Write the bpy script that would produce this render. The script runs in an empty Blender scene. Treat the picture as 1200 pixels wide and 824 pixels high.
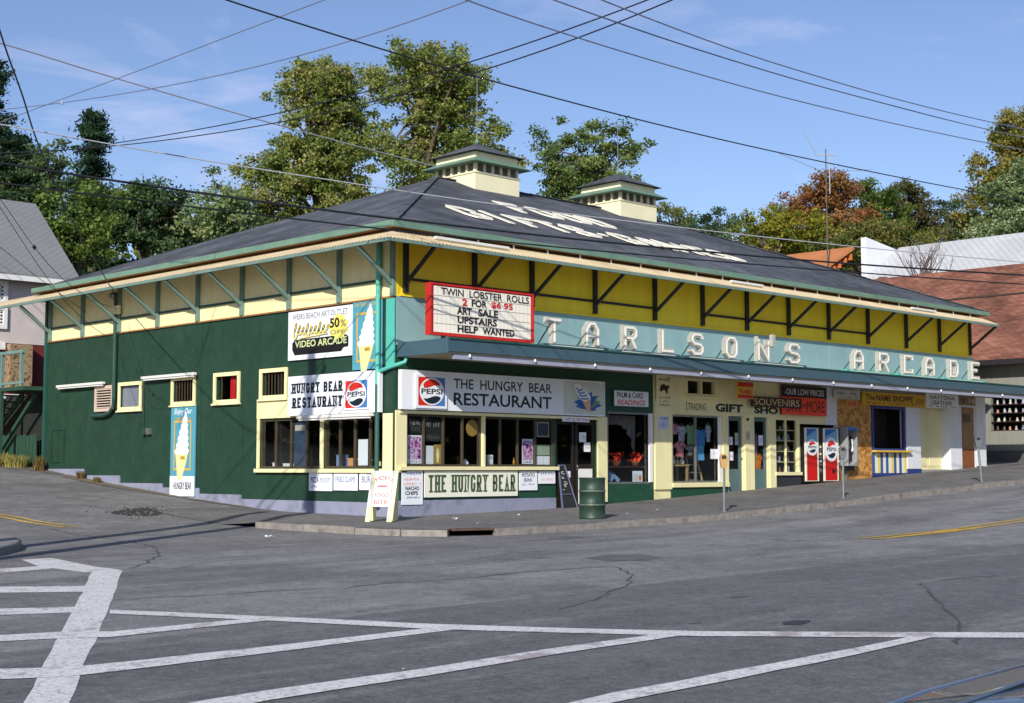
import bpy, bmesh, math, random
import numpy as np
from mathutils import Vector, Matrix
random.seed(7); RNG = np.random.default_rng(11)
sc = bpy.context.scene
COL = sc.collection
R_ = math.radians
# ------------------------------------------------------------------ camera, sky, sun, exposure
cam_d = bpy.data.cameras.new('camera'); cam = bpy.data.objects.new('camera', cam_d); COL.objects.link(cam)
cam.location = (-21.14, -25.49, 1.07)
cam.rotation_euler = (math.pi / 2 + R_(4.629), 0, -R_(44.331))
cam_d.sensor_width = 36; cam_d.lens = 50.76; cam_d.clip_end = 4000
sc.camera = cam
SUN = Vector((1.65, 1.0, -1.05)).normalized()          # the way the light travels
sun_d = bpy.data.lights.new('sun', 'SUN'); sun_d.energy = 4.1; sun_d.angle = R_(0.53); sun_d.color = (1, .94, .84)
sun = bpy.data.objects.new('sun', sun_d); COL.objects.link(sun)
sun.rotation_euler = SUN.to_track_quat('-Z', 'Y').to_euler(); sun.location = (-30, -30, 40)
wd = bpy.data.worlds.new('World'); sc.world = wd; wd.use_nodes = True
wn = wd.node_tree.nodes; wl = wd.node_tree.links
wbg = wn['Background']
sky = wn.new('ShaderNodeTexSky'); sky.sky_type = 'NISHITA'; sky.sun_disc = False
sky.sun_elevation = math.asin(-SUN.z); sky.sun_rotation = math.atan2(-SUN.x, -SUN.y)
sky.altitude = 200; sky.air_density = 1.0; sky.dust_density = 0.4; sky.ozone_density = 4.0
# thin high cloud over the sky
tc = wn.new('ShaderNodeTexCoord'); mp = wn.new('ShaderNodeMapping'); mp.inputs['Scale'].default_value = (1.6, 1.6, 6.0)
mp.inputs['Location'].default_value = (5.2, .4, .1)
wl.new(tc.outputs['Generated'], mp.inputs['Vector'])
nz = wn.new('ShaderNodeTexNoise'); nz.inputs['Scale'].default_value = 2.6; nz.inputs['Detail'].default_value = 7; nz.inputs['Roughness'].default_value = .6
nz.inputs['Distortion'].default_value = .6
wl.new(mp.outputs[0], nz.inputs['Vector'])
rp = wn.new('ShaderNodeValToRGB'); rp.color_ramp.elements[0].position = .55; rp.color_ramp.elements[1].position = .85
rp.color_ramp.elements[1].color = (.6, .6, .6, 1)
wl.new(nz.outputs[0], rp.inputs[0])
wm = wn.new('ShaderNodeMix'); wm.data_type = 'RGBA'
wm.inputs[7].default_value = (6.3, 6.7, 8.2, 1)
wl.new(rp.outputs[0], wm.inputs[0]); wl.new(sky.outputs[0], wm.inputs[6]); wt = wn.new('ShaderNodeMix'); wt.data_type = 'RGBA'; wt.blend_type = 'MULTIPLY'; wt.inputs[0].default_value = 1; wt.inputs[7].default_value = (.80, .72, .755, 1)
wl.new(wm.outputs[2], wt.inputs[6]); wl.new(wt.outputs[2], wbg.inputs['Color'])
wbg.inputs['Strength'].default_value = 0.15
sc.view_settings.view_transform = 'Standard'; sc.view_settings.look = 'None'; sc.view_settings.gamma = 1
sc.view_settings.use_curve_mapping = False; sc.view_settings.exposure = 0.25
sc.cycles.use_denoising = True; sc.cycles.max_bounces = 6; sc.cycles.transparent_max_bounces = 12
# ------------------------------------------------------------------ materials
def s2l(c):
    return tuple((x / 255) / 12.92 if x / 255 <= .04045 else ((x / 255 + .055) / 1.055) ** 2.4 for x in c)
MATS = {}
def mat(name, col, rough=.6, var=.12, scale=1.6, bump=0, bscale=30, streak=0, metal=0, spec=.5, col2=None, stain=None, stain_amt=.0, stain_scale=.8):
    """painted / weathered surface: base colour with broad noise, optional vertical streaks, stains and relief"""
    if name in MATS: return MATS[name]
    m = bpy.data.materials.new(name); m.use_nodes = True; MATS[name] = m
    n = m.node_tree.nodes; l = m.node_tree.links; b = n['Principled BSDF']
    b.inputs['Roughness'].default_value = rough; b.inputs['Metallic'].default_value = metal
    b.inputs['Specular IOR Level'].default_value = spec
    g = n.new('ShaderNodeNewGeometry')
    t = n.new('ShaderNodeTexNoise'); t.inputs['Scale'].default_value = scale; t.inputs['Detail'].default_value = 6; t.inputs['Roughness'].default_value = .65
    src = g.outputs['Position']
    if streak:
        mpn = n.new('ShaderNodeMapping'); mpn.inputs['Scale'].default_value = (3, 3, streak); l.new(src, mpn.inputs['Vector']); l.new(mpn.outputs[0], t.inputs['Vector'])
    else: l.new(src, t.inputs['Vector'])
    rr = n.new('ShaderNodeMapRange'); rr.inputs[1].default_value = .3; rr.inputs[2].default_value = .7
    l.new(t.outputs[0], rr.inputs[0])
    mx = n.new('ShaderNodeMix'); mx.data_type = 'RGBA'
    c2 = col2 or tuple(min(1, x * (1 + var)) for x in col)
    mx.inputs[6].default_value = tuple(x * (1 - var) for x in col) + (1,); mx.inputs[7].default_value = tuple(c2) + (1,)
    l.new(rr.outputs[0], mx.inputs[0]); out = mx.outputs[2]
    if stain:
        t2 = n.new('ShaderNodeTexNoise'); t2.inputs['Scale'].default_value = stain_scale; t2.inputs['Detail'].default_value = 8; t2.inputs['Roughness'].default_value = .7
        l.new(src, t2.inputs['Vector'])
        r2 = n.new('ShaderNodeMapRange'); r2.inputs[1].default_value = .52; r2.inputs[2].default_value = .72; r2.inputs[4].default_value = stain_amt
        l.new(t2.outputs[0], r2.inputs[0])
        m2 = n.new('ShaderNodeMix'); m2.data_type = 'RGBA'; m2.inputs[7].default_value = tuple(stain) + (1,)
        l.new(out, m2.inputs[6]); l.new(r2.outputs[0], m2.inputs[0]); out = m2.outputs[2]
    l.new(out, b.inputs['Base Color'])
    if bump:
        t3 = n.new('ShaderNodeTexNoise'); t3.inputs['Scale'].default_value = bscale; t3.inputs['Detail'].default_value = 4
        l.new(src, t3.inputs['Vector'])
        bp = n.new('ShaderNodeBump'); bp.inputs['Strength'].default_value = bump; bp.inputs['Distance'].default_value = .02
        l.new(t3.outputs[0], bp.inputs['Height']); l.new(bp.outputs[0], b.inputs['Normal'])
    return m
def leafmat(name, cols, trans=.48):
    m = bpy.data.materials.new(name); m.use_nodes = True; MATS[name] = m
    n = m.node_tree.nodes; l = m.node_tree.links; b = n['Principled BSDF']
    a = n.new('ShaderNodeAttribute'); a.attribute_name = 'tint'
    r = n.new('ShaderNodeValToRGB'); e = r.color_ramp.elements
    while len(e) < len(cols): e.new(.5)
    for i, c in enumerate(cols): e[i].position = i / (len(cols) - 1); e[i].color = tuple(c) + (1,)
    l.new(a.outputs['Fac'], r.inputs[0]); l.new(r.outputs[0], b.inputs['Base Color'])
    b.inputs['Roughness'].default_value = .55; b.inputs['Specular IOR Level'].default_value = .3
    tr = n.new('ShaderNodeBsdfTranslucent'); l.new(r.outputs[0], tr.inputs['Color'])
    ms = n.new('ShaderNodeMixShader'); ms.inputs[0].default_value = trans
    l.new(b.outputs[0], ms.inputs[1]); l.new(tr.outputs[0], ms.inputs[2]); l.new(ms.outputs[0], n['Material Output'].inputs['Surface'])
    return m
def glassmat(name='glass', refl=.16):
    if name in MATS: return MATS[name]
    m = bpy.data.materials.new(name); m.use_nodes = True; MATS[name] = m
    n = m.node_tree.nodes; l = m.node_tree.links; n.remove(n['Principled BSDF'])
    t = n.new('ShaderNodeBsdfTransparent'); t.inputs[0].default_value = (.93, .95, .95, 1)
    g = n.new('ShaderNodeBsdfGlossy'); g.inputs['Roughness'].default_value = .02
    lw = n.new('ShaderNodeLayerWeight'); lw.inputs['Blend'].default_value = .5
    pw = n.new('ShaderNodeMath'); pw.operation = 'POWER'; pw.inputs[1].default_value = 4; l.new(lw.outputs['Facing'], pw.inputs[0])
    f = n.new('ShaderNodeMath'); f.operation = 'MULTIPLY_ADD'; f.inputs[1].default_value = .8; f.inputs[2].default_value = .03; l.new(pw.outputs[0], f.inputs[0])
    ms = n.new('ShaderNodeMixShader'); l.new(f.outputs[0], ms.inputs[0]); l.new(t.outputs[0], ms.inputs[1]); l.new(g.outputs[0], ms.inputs[2])
    l.new(ms.outputs[0], n['Material Output'].inputs['Surface'])
    return m
# ------------------------------------------------------------------ mesh helpers
class MB:
    def __init__(s): s.v = []; s.f = []
    def add(s, vs, fs):
        o = len(s.v); s.v += [tuple(p) for p in vs]; s.f += [tuple(i + o for i in f) for f in fs]; return s
    def box(s, x0, x1, y0, y1, z0, z1):
        if x0 > x1: x0, x1 = x1, x0
        if y0 > y1: y0, y1 = y1, y0
        if z0 > z1: z0, z1 = z1, z0
        return s.add([(x0, y0, z0), (x1, y0, z0), (x1, y1, z0), (x0, y1, z0), (x0, y0, z1), (x1, y0, z1), (x1, y1, z1), (x0, y1, z1)],
                     [(0, 3, 2, 1), (4, 5, 6, 7), (0, 1, 5, 4), (1, 2, 6, 5), (2, 3, 7, 6), (3, 0, 4, 7)])
    def prism(s, poly, off):
        """poly: list of 3D points, off: extrusion vector"""
        n = len(poly); P = [Vector(p) for p in poly]; o = Vector(off)
        return s.add(P + [p + o for p in P], [tuple(range(n))[::-1], tuple(range(n, 2 * n))] + [(i, (i + 1) % n, n + (i + 1) % n, n + i) for i in range(n)])
    def bar(s, p0, p1, w, h, up=(0, 0, 1)):
        p0 = Vector(p0); p1 = Vector(p1); d = (p1 - p0).normalized(); u = Vector(up)
        sd = d.cross(u)
        if sd.length < 1e-4: sd = d.cross(Vector((1, 0, 0)))
        sd.normalize(); u2 = sd.cross(d).normalized(); a = sd * w / 2; b = u2 * h / 2
        return s.prism([p0 - a - b, p0 + a - b, p0 + a + b, p0 - a + b], p1 - p0)
    def tube(s, pts, r, n=8, cap=True):
        pts = [Vector(p) for p in pts]; rs = r if isinstance(r, (list, tuple)) else [r] * len(pts)
        vs = []; ref = Vector((0, 0, 1))
        for i, p in enumerate(pts):
            d = (pts[min(i + 1, len(pts) - 1)] - pts[max(i - 1, 0)]).normalized()
            a = d.cross(ref)
            if a.length < .05: a = d.cross(Vector((1, 0, 0)))
            a.normalize(); b = d.cross(a)
            for k in range(n):
                t = 2 * math.pi * k / n; vs.append(p + (a * math.cos(t) + b * math.sin(t)) * rs[i])
        fs = []
        for i in range(len(pts) - 1):
            for k in range(n):
                fs.append((i * n + k, i * n + (k + 1) % n, (i + 1) * n + (k + 1) % n, (i + 1) * n + k))
        if cap: fs += [tuple(range(n)), tuple(range((len(pts) - 1) * n, len(pts) * n))[::-1]]
        return s.add(vs, fs)
    def lathe(s, prof, c=(0, 0, 0), n=20, cap=True):
        vs = []; fs = []
        for r, z in prof:
            for k in range(n):
                t = 2 * math.pi * k / n; vs.append((c[0] + r * math.cos(t), c[1] + r * math.sin(t), c[2] + z))
        for i in range(len(prof) - 1):
            for k in range(n): fs.append((i * n + k, i * n + (k + 1) % n, (i + 1) * n + (k + 1) % n, (i + 1) * n + k))
        if cap: fs += [tuple(range(n))[::-1], tuple(range((len(prof) - 1) * n, len(prof) * n))]
        return s.add(vs, fs)
    def quad(s, a, b, c, d): return s.add([a, b, c, d], [(0, 1, 2, 3)])
    def build(s, name, m, parent=None, smooth=False):
        me = bpy.data.meshes.new(name); me.from_pydata(s.v, [], s.f); me.update()
        if m: me.materials.append(m)
        if smooth: me.polygons.foreach_set('use_smooth', [True] * len(me.polygons))
        o = bpy.data.objects.new(name, me); COL.objects.link(o)
        if parent:
            o.parent = parent
            if any(parent_loc(parent)): o.matrix_parent_inverse = Matrix.Translation(-Vector(parent_loc(parent)))
        return o
LOCS = {}
def parent_loc(p): return LOCS.get(p.as_pointer(), (0, 0, 0))
def tag(o, label, cat, group=None, kind=None):
    if label: o['label'] = label
    if cat: o['category'] = cat
    if group: o['group'] = group
    if kind: o['kind'] = kind
    return o
def thing(name, label, cat, loc=(0, 0, 0), group=None):
    """an Empty at a thing's base; parts are given in world coordinates and keep them"""
    o = bpy.data.objects.new(name, None); COL.objects.link(o); o.location = loc; o.empty_display_size = .2
    LOCS[o.as_pointer()] = tuple(loc)
    return tag(o, label, cat, group)
def struct(o): o['kind'] = 'structure'; return o
def shade_smooth_by_angle(o, ang=40):
    me = o.data; me.polygons.foreach_set('use_smooth', [True] * len(me.polygons))
    bm = bmesh.new(); bm.from_mesh(me); lim = R_(ang)
    for e in bm.edges:
        if len(e.link_faces) == 2 and e.calc_face_angle(0) > lim: e.smooth = False
    bm.to_mesh(me); bm.free()
# the two street faces: 'R' looks towards -y along the shop street, 'L' towards -x along the side street.
# s runs left to right as one reads the face, z up, d out of the face.
def FP(f, s, z, d): return (s, -d, z) if f == 'R' else (-d, -s, z)
def fbox(mb, f, s0, s1, z0, z1, d0, d1):
    a = FP(f, s0, z0, d0); b = FP(f, s1, z1, d1)
    return mb.box(a[0], b[0], a[1], b[1], a[2], b[2])
def FB(f, s0, s1, z0, z1, d0, d1): return fbox(MB(), f, s0, s1, z0, z1, d0, d1)
def frame(mb, f, s0, s1, z0, z1, w, d0, d1):
    fbox(mb, f, s0, s1, z1 - w, z1, d0, d1); fbox(mb, f, s0, s1, z0, z0 + w, d0, d1)
    fbox(mb, f, s0, s0 + w, z0 + w, z1 - w, d0, d1); fbox(mb, f, s1 - w, s1, z0 + w, z1 - w, d0, d1); return mb
def holes(mb, f, s0, s1, z0, z1, hs, d0, d1):
    """a wall sheet with rectangular openings"""
    xs = sorted({s0, s1} | {min(max(v, s0), s1) for h in hs for v in h[:2]}); zs = sorted({z0, z1} | {min(max(v, z0), z1) for h in hs for v in h[2:]})
    for j in range(len(zs) - 1):
        run = None
        for i in range(len(xs) - 1):
            cx = (xs[i] + xs[i + 1]) / 2; cz = (zs[j] + zs[j + 1]) / 2
            solid = not any(h[0] < cx < h[1] and h[2] < cz < h[3] for h in hs)
            if solid and run is None: run = xs[i]
            if run is not None and (not solid or i == len(xs) - 2):
                e = xs[i + 1] if solid else xs[i]
                fbox(mb, f, run, e, zs[j], zs[j + 1], d0, d1); run = None
    return mb
# ------------------------------------------------------------------ lettering
FCACHE = {}
def ftext(s, bold=0.0, shear=0.0):
    k = (s, bold, shear)
    if k not in FCACHE:
        cu = bpy.data.curves.new('t', 'FONT'); cu.body = s; cu.offset = bold; cu.shear = shear; cu.resolution_u = 3; cu.fill_mode = 'FRONT'
        ob = bpy.data.objects.new('t', cu); COL.objects.link(ob)
        dg = bpy.context.evaluated_depsgraph_get(); me = bpy.data.meshes.new_from_object(ob.evaluated_get(dg))
        v = np.array([p.co[:2] for p in me.vertices]); f = [tuple(p.vertices) for p in me.polygons]
        bpy.data.objects.remove(ob); bpy.data.meshes.remove(me)
        v -= v.min(0); FCACHE[k] = (v / v.max(0), f)
    return FCACHE[k]
PRE = """PEPSI|THE HUNGRY BEAR|RESTAURANT""".split('|')
def text(parent, f, s0, s1, z0, z1, d, s, m, bold=.012, shear=0, name='lettering', tilt=0):
    v, fs = ftext(s, bold, shear)
    pts = [FP(f, s0 + (s1 - s0) * x, z0 + (z1 - z0) * y + tilt * x, d) for x, y in v]
    nw = len(s.split())
    if nw == 1: return MB().add(pts, fs).build(name, m, parent)
    iv = sorted((min(v[i][0] for i in q), max(v[i][0] for i in q)) for q in fs); ends = []; hi = iv[0][1]      # one mesh for each word
    for a, b in iv[1:]:
        if a > hi: ends.append((a - hi, (a + hi) / 2))
        hi = max(hi, b)
    cut = sorted(p for g, p in sorted(ends)[::-1][:nw - 1]); last = None
    for k in range(nw):
        lo = cut[k - 1] if k else -9; up = cut[k] if k < len(cut) else 9; mb = MB()
        for q in fs:
            if lo < v[q[0]][0] <= up: mb.add([pts[i] for i in q], [tuple(range(len(q)))])
        if mb.v: last = mb.build(name, m, parent)
    return last
GL = {  # stroke letters on a unit box
 'A': [[(0, 0), (0, .7), (.3, 1), (.7, 1), (1, .7), (1, 0)], [(0, .42), (1, .42)]], 'B': [[(0, 0), (0, 1), (.8, 1), (1, .85), (1, .65), (.8, .52), (0, .52)], [(.8, .52), (1, .38), (1, .15), (.8, 0), (0, 0)]],
 'C': [[(1, .78), (1, 1), (0, 1), (0, 0), (1, 0), (1, .2)]], 'D': [[(0, 0), (0, 1), (.7, 1), (1, .75), (1, .25), (.7, 0), (0, 0)]], 'E': [[(1, 1), (0, 1), (0, 0), (1, 0)], [(0, .52), (.75, .52)]],
 'F': [[(1, 1), (0, 1), (0, 0)], [(0, .52), (.75, .52)]], 'G': [[(1, .75), (1, .85), (.8, 1), (.2, 1), (0, .82), (0, .18), (.2, 0), (.8, 0), (1, .18), (1, .45), (.6, .45)]], 'H': [[(0, 0), (0, 1)], [(1, 0), (1, 1)], [(0, .52), (1, .52)]],
 'I': [[(.5, 0), (.5, 1)]], 'L': [[(0, 1), (0, 0), (1, 0)]], 'M': [[(0, 0), (0, 1), (.5, .4), (1, 1), (1, 0)]], 'N': [[(0, 0), (0, 1), (1, 0), (1, 1)]],
 'O': [[(.25, 0), (0, .2), (0, .8), (.25, 1), (.75, 1), (1, .8), (1, .2), (.75, 0), (.25, 0)]], 'R': [[(0, 0), (0, 1), (.8, 1), (1, .85), (1, .62), (.8, .48), (0, .48)], [(.55, .48), (1, 0)]],
 'S': [[(1, .78), (1, .85), (.8, 1), (.2, 1), (0, .85), (0, .66), (.2, .52), (.8, .48), (1, .34), (1, .15), (.8, 0), (.2, 0), (0, .15), (0, .22)]], 'T': [[(0, 1), (1, 1)], [(.5, 1), (.5, 0)]],
 'U': [[(0, 1), (0, .2), (.25, 0), (.75, 0), (1, .2), (1, 1)]], 'Y': [[(0, 1), (.5, .48), (1, 1)], [(.5, .48), (.5, 0)]], "'": [[(.6, 1), (.3, .7)]], '-': [[(.15, .5), (.85, .5)]],
 'a': [[(0, 0), (.5, 1), (1, 0)], [(.22, .35), (.78, .35)]]}
SERIF = {'H': [(0, 0), (0, 1), (1, 0), (1, 1)], 'U': [(0, 1), (1, 1)], 'N': [(0, 0), (0, 1), (1, 1)], 'R': [(0, 0), (1, 0)], 'Y': [(0, 1), (1, 1), (.5, 0)], 'a': [(0, 0), (1, 0)], 'T': [(.5, 0)], 'I': [(.5, 0), (.5, 1)]}
def ribbon(mb, pl, wx, wz, P, d0, d1):
    """mitred stroke of half widths wx, wz along the polyline pl (face units), P maps (s, z, d) to space"""
    n = len(pl); L = []; Rr = []; closed = pl[0] == pl[-1]
    for i in range(n):
        a = Vector(pl[i - 1 if i else (n - 2 if closed else 0)]); b = Vector(pl[i]); c = Vector(pl[i + 1 if i < n - 1 else (1 if closed else n - 1)])
        d1_ = (b - a); d2_ = (c - b)
        if d1_.length < 1e-6: d1_ = d2_
        if d2_.length < 1e-6: d2_ = d1_
        d1_.normalize(); d2_.normalize(); t = d1_ + d2_
        if t.length < 1e-3: t = d2_
        t.normalize(); nn = Vector((-t.y, t.x)); k = 1 / max(.45, abs(nn.dot(Vector((-d1_.y, d1_.x)))))
        ext = Vector((0, 0))
        if not closed and i == 0: ext = -d2_ * .9
        if not closed and i == n - 1: ext = d1_ * .9
        q = b + Vector((ext.x * wx * 0, ext.y * wz * 0))
        L.append((q.x + nn.x * wx * k, q.y + nn.y * wz * k)); Rr.append((q.x - nn.x * wx * k, q.y - nn.y * wz * k))
    for i in range(n - 1):
        c = [L[i], L[i + 1], Rr[i + 1], Rr[i]]
        if d0 == d1: mb.add([P(x, z, d0) for x, z in c], [(0, 1, 2, 3)])
        else: mb.add([P(x, z, d0) for x, z in c] + [P(x, z, d1) for x, z in c], [(3, 2, 1, 0), (4, 5, 6, 7), (0, 1, 5, 4), (1, 2, 6, 5), (2, 3, 7, 6), (3, 0, 4, 7)])
def glyph(mb, ch, s0, s1, z0, z1, w, P, d0, d1, serif=False):
    ww = w / 2; k = 0
    def S(x): return s0 + ww + (s1 - s0 - 2 * ww) * x
    def Zf(y): return z0 + ww + (z1 - z0 - 2 * ww) * y
    key = 'a' if (serif and ch == 'A') else ch
    for st in GL[key]:
        pts = []
        for i, (x, y) in enumerate(st):
            zz = Zf(y)
            if i in (0, len(st) - 1) and st[0] != st[-1]:
                if y == 0: zz = z0
                if y == 1: zz = z1
                if y in (0, 1) and len(st) > 1:
                    o = st[1] if i == 0 else st[-2]
                    if o[1] == y: zz = Zf(y)
            xx = S(x)
            if i in (0, len(st) - 1) and st[0] != st[-1] and (st[1] if i == 0 else st[-2])[1] == y and x in (0, 1): xx = s0 + .005 if x == 0 else s1 - .005
            pts.append((xx, zz))
        e = .0006 * k if d0 == d1 else .002 * k
        ribbon(mb, pts, ww, ww, P, d0 + e * (d0 == d1), d1 + e); k += 1
    if serif:
        for x, y in SERIF.get(key, []):
            z = z0 + w * .3 if y == 0 else z1 - w * .3; e = .0006 * k
            ribbon(mb, [(S(x) - w * .95, z), (S(x) + w * .95, z)], w * .3, w * .3, P, d0 + e, d1 + e); k += 1
def slab(parent, f, s0, s1, z0, z1, d, s, m, wgt=.3, gap=.34, name='lettering'):
    """letters with slab serifs, spaced to fill s0..s1"""
    n = sum(.6 if c == ' ' else 1 for c in s) + gap * (len(s) - 1) * .35
    w = (s1 - s0) / n; x = s0; mb = MB(); P = lambda a, b, c: FP(f, a, b, c)
    for c in s:
        if c == ' ': mb.build(name, m, parent); mb = MB()
        if c != ' ': glyph(mb, c, x + w * .06, x + w * .94, z0, z1, w * wgt, P, d, d, True)
        x += w * (.6 if c == ' ' else 1) + w * gap * .35
    return mb.build(name, m, parent)
def disc(f, cs, cz, rs, rz, d, n=28, a0=0, a1=2 * math.pi):
    mb = MB(); mb.add([FP(f, cs + rs * math.cos(a0 + (a1 - a0) * i / n), cz + rz * math.sin(a0 + (a1 - a0) * i / n), d) for i in range(n)], [tuple(range(n))]); return mb
def poly2(f, pts, d): return MB().add([FP(f, x, z, d) for x, z in pts], [tuple(range(len(pts)))])
# ------------------------------------------------------------------ survey of the place (metres)
WIRES=[
 (0.02,'b',[(-12.92, -5.56, 9.69), (-10.65, -2.4, 8.4), (-9.44, -0.69, 7.91), (-8.18, 1.09, 7.34), (-5.2, 5.34, 6.7), (-0.38, 12.26, 6.16)]),
 (0.022,'w',[(-11.97, 1.91, 9.76), (-8.02, 2.95, 9.86), (-5.36, 3.66, 9.87), (-0.09, 5.08, 9.96), (4.49, 6.33, 10.11), (7.66, 7.2, 10.24)]),
 (0.012,'g',[(-5.1, 21.76, 10.03), (-5.43, 15.67, 9.78), (-5.7, 10.7, 9.59), (-5.92, 6.57, 9.45), (-6.1, 3.08, 9.33), (-6.26, 0.09, 9.23), (-6.39, -2.49, 9.16), (-6.5, -4.75, 9.1), (-6.59, -6.74, 9.05), (-6.68, -8.51, 9.01), (-6.75, -10.09, 8.99), (-6.81, -11.52, 8.97)]),
 (0.014,'g',[(-5.16, 21.82, 12.19), (-5.21, 15.45, 11.08), (-5.26, 10.26, 10.27), (-5.3, 5.95, 9.69), (-5.33, 2.32, 9.28), (-5.35, -0.79, 9.0), (-5.37, -3.48, 8.83), (-5.39, -5.83, 8.75), (-5.4, -7.9, 8.75), (-5.41, -9.74, 8.8), (-5.42, -11.39, 8.91), (-5.42, -12.88, 9.06)]),
 (0.017,'w',[(-12.27, 0.81, 7.7), (-10.25, 0.34, 7.53), (-8.04, -0.16, 7.38), (-5.63, -0.71, 7.24), (-2.99, -1.31, 7.13), (-0.07, -1.96, 7.03), (3.16, -2.68, 6.97), (6.77, -3.49, 6.94), (10.83, -4.39, 6.94), (15.41, -5.4, 6.99), (20.65, -6.56, 7.09), (26.69, -7.9, 7.26)]),
 (0.03,'b',[(-12.61, -0.26, 6.71), (-10.66, -0.68, 6.57), (-8.53, -1.14, 6.45), (-6.2, -1.63, 6.36), (-3.63, -2.18, 6.28), (-0.79, -2.77, 6.24), (2.36, -3.43, 6.22), (5.9, -4.17, 6.24), (9.88, -5.0, 6.3), (14.42, -5.94, 6.42), (19.61, -7.02, 6.6), (25.64, -8.27, 6.86)]),
 (0.022,'b',[(-12.6, -0.28, 6.28), (-10.65, -0.69, 6.19), (-8.52, -1.15, 6.12), (-6.19, -1.64, 6.07), (-3.63, -2.18, 6.03), (-0.79, -2.77, 6.0), (2.36, -3.43, 6.0), (5.9, -4.17, 6.03), (9.88, -5.0, 6.09), (14.41, -5.94, 6.18), (19.61, -7.02, 6.32), (25.63, -8.26, 6.52)]),
 (0.017,'b',[(-13.25, -8.02, 8.08), (-11.71, -8.01, 7.95), (-9.98, -7.99, 7.84), (-8.02, -7.97, 7.75), (-5.77, -7.93, 7.69), (-3.17, -7.89, 7.67), (-0.13, -7.83, 7.69), (3.48, -7.75, 7.77), (7.84, -7.66, 7.93), (13.21, -7.54, 8.18), (19.98, -7.38, 8.57), (28.81, -7.17, 9.16)]),
 (0.015,'g',[(-10.9, -10.32, 8.11), (-9.45, -10.22, 8.04), (-7.82, -10.1, 8.01), (-5.97, -9.96, 8.0), (-3.85, -9.81, 8.04), (-1.4, -9.62, 8.13), (1.48, -9.4, 8.27), (4.89, -9.13, 8.5), (9.01, -8.8, 8.83), (14.09, -8.4, 9.29), (20.5, -7.89, 9.95), (28.86, -7.22, 10.88)]),
 (0.015,'g',[(-10.12, -11.08, 8.14), (-8.7, -10.95, 8.11), (-7.1, -10.8, 8.11), (-5.29, -10.63, 8.14), (-3.21, -10.43, 8.2), (-0.81, -10.2, 8.31), (2.01, -9.92, 8.48), (5.36, -9.59, 8.73), (9.4, -9.18, 9.06), (14.38, -8.68, 9.53), (20.67, -8.05, 10.17), (28.86, -7.23, 11.08)]),
 (0.015,'g',[(-9.97, -11.23, 8.51), (-8.55, -11.1, 8.42), (-6.96, -10.94, 8.37), (-5.15, -10.77, 8.35), (-3.08, -10.56, 8.38), (-0.69, -10.31, 8.46), (2.12, -10.03, 8.62), (5.45, -9.68, 8.86), (9.48, -9.26, 9.22), (14.44, -8.74, 9.74), (20.71, -8.09, 10.47), (28.87, -7.24, 11.52)]),
 (0.016,'b',[(-2.63, 29.13, 12.05), (-2.86, 20.12, 10.77), (-3.04, 13.15, 9.89), (-3.18, 7.58, 9.3), (-3.3, 3.04, 8.9), (-3.39, -0.73, 8.66), (-3.47, -3.93, 8.54), (-3.53, -6.66, 8.51), (-3.59, -9.03, 8.55), (-3.63, -11.11, 8.65), (-3.66, -12.94, 8.81), (-3.68, -14.58, 9.01)]),
 (0.016,'b',[(-2.65, 29.15, 12.71), (-2.86, 20.13, 11.09), (-3.04, 13.15, 9.99), (-3.18, 7.58, 9.24), (-3.3, 3.04, 8.75), (-3.39, -0.73, 8.45), (-3.47, -3.93, 8.3), (-3.53, -6.66, 8.28), (-3.59, -9.03, 8.34), (-3.63, -11.11, 8.49), (-3.66, -12.94, 8.7), (-3.68, -14.58, 8.96)]),
 (0.01,'b',[(-8.68, 4.28, 8.23), (-6.75, 5.93, 7.0), (-4.68, 7.72, 5.74), (-2.96, 9.23, 5.0), (-1.11, 10.87, 4.59)]),
 (0.01,'b',[(-8.68, 4.28, 8.23), (-6.51, 6.24, 7.13), (-5.16, 7.46, 6.42), (-3.67, 8.84, 5.89), (-1.99, 10.39, 5.63), (-0.56, 11.73, 5.61)]),
 (0.01,'b',[(-7.8, 6.22, 6.77), (-5.82, 7.91, 6.4), (-4.3, 9.2, 6.0), (-1.68, 11.43, 5.41)]),
]
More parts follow.
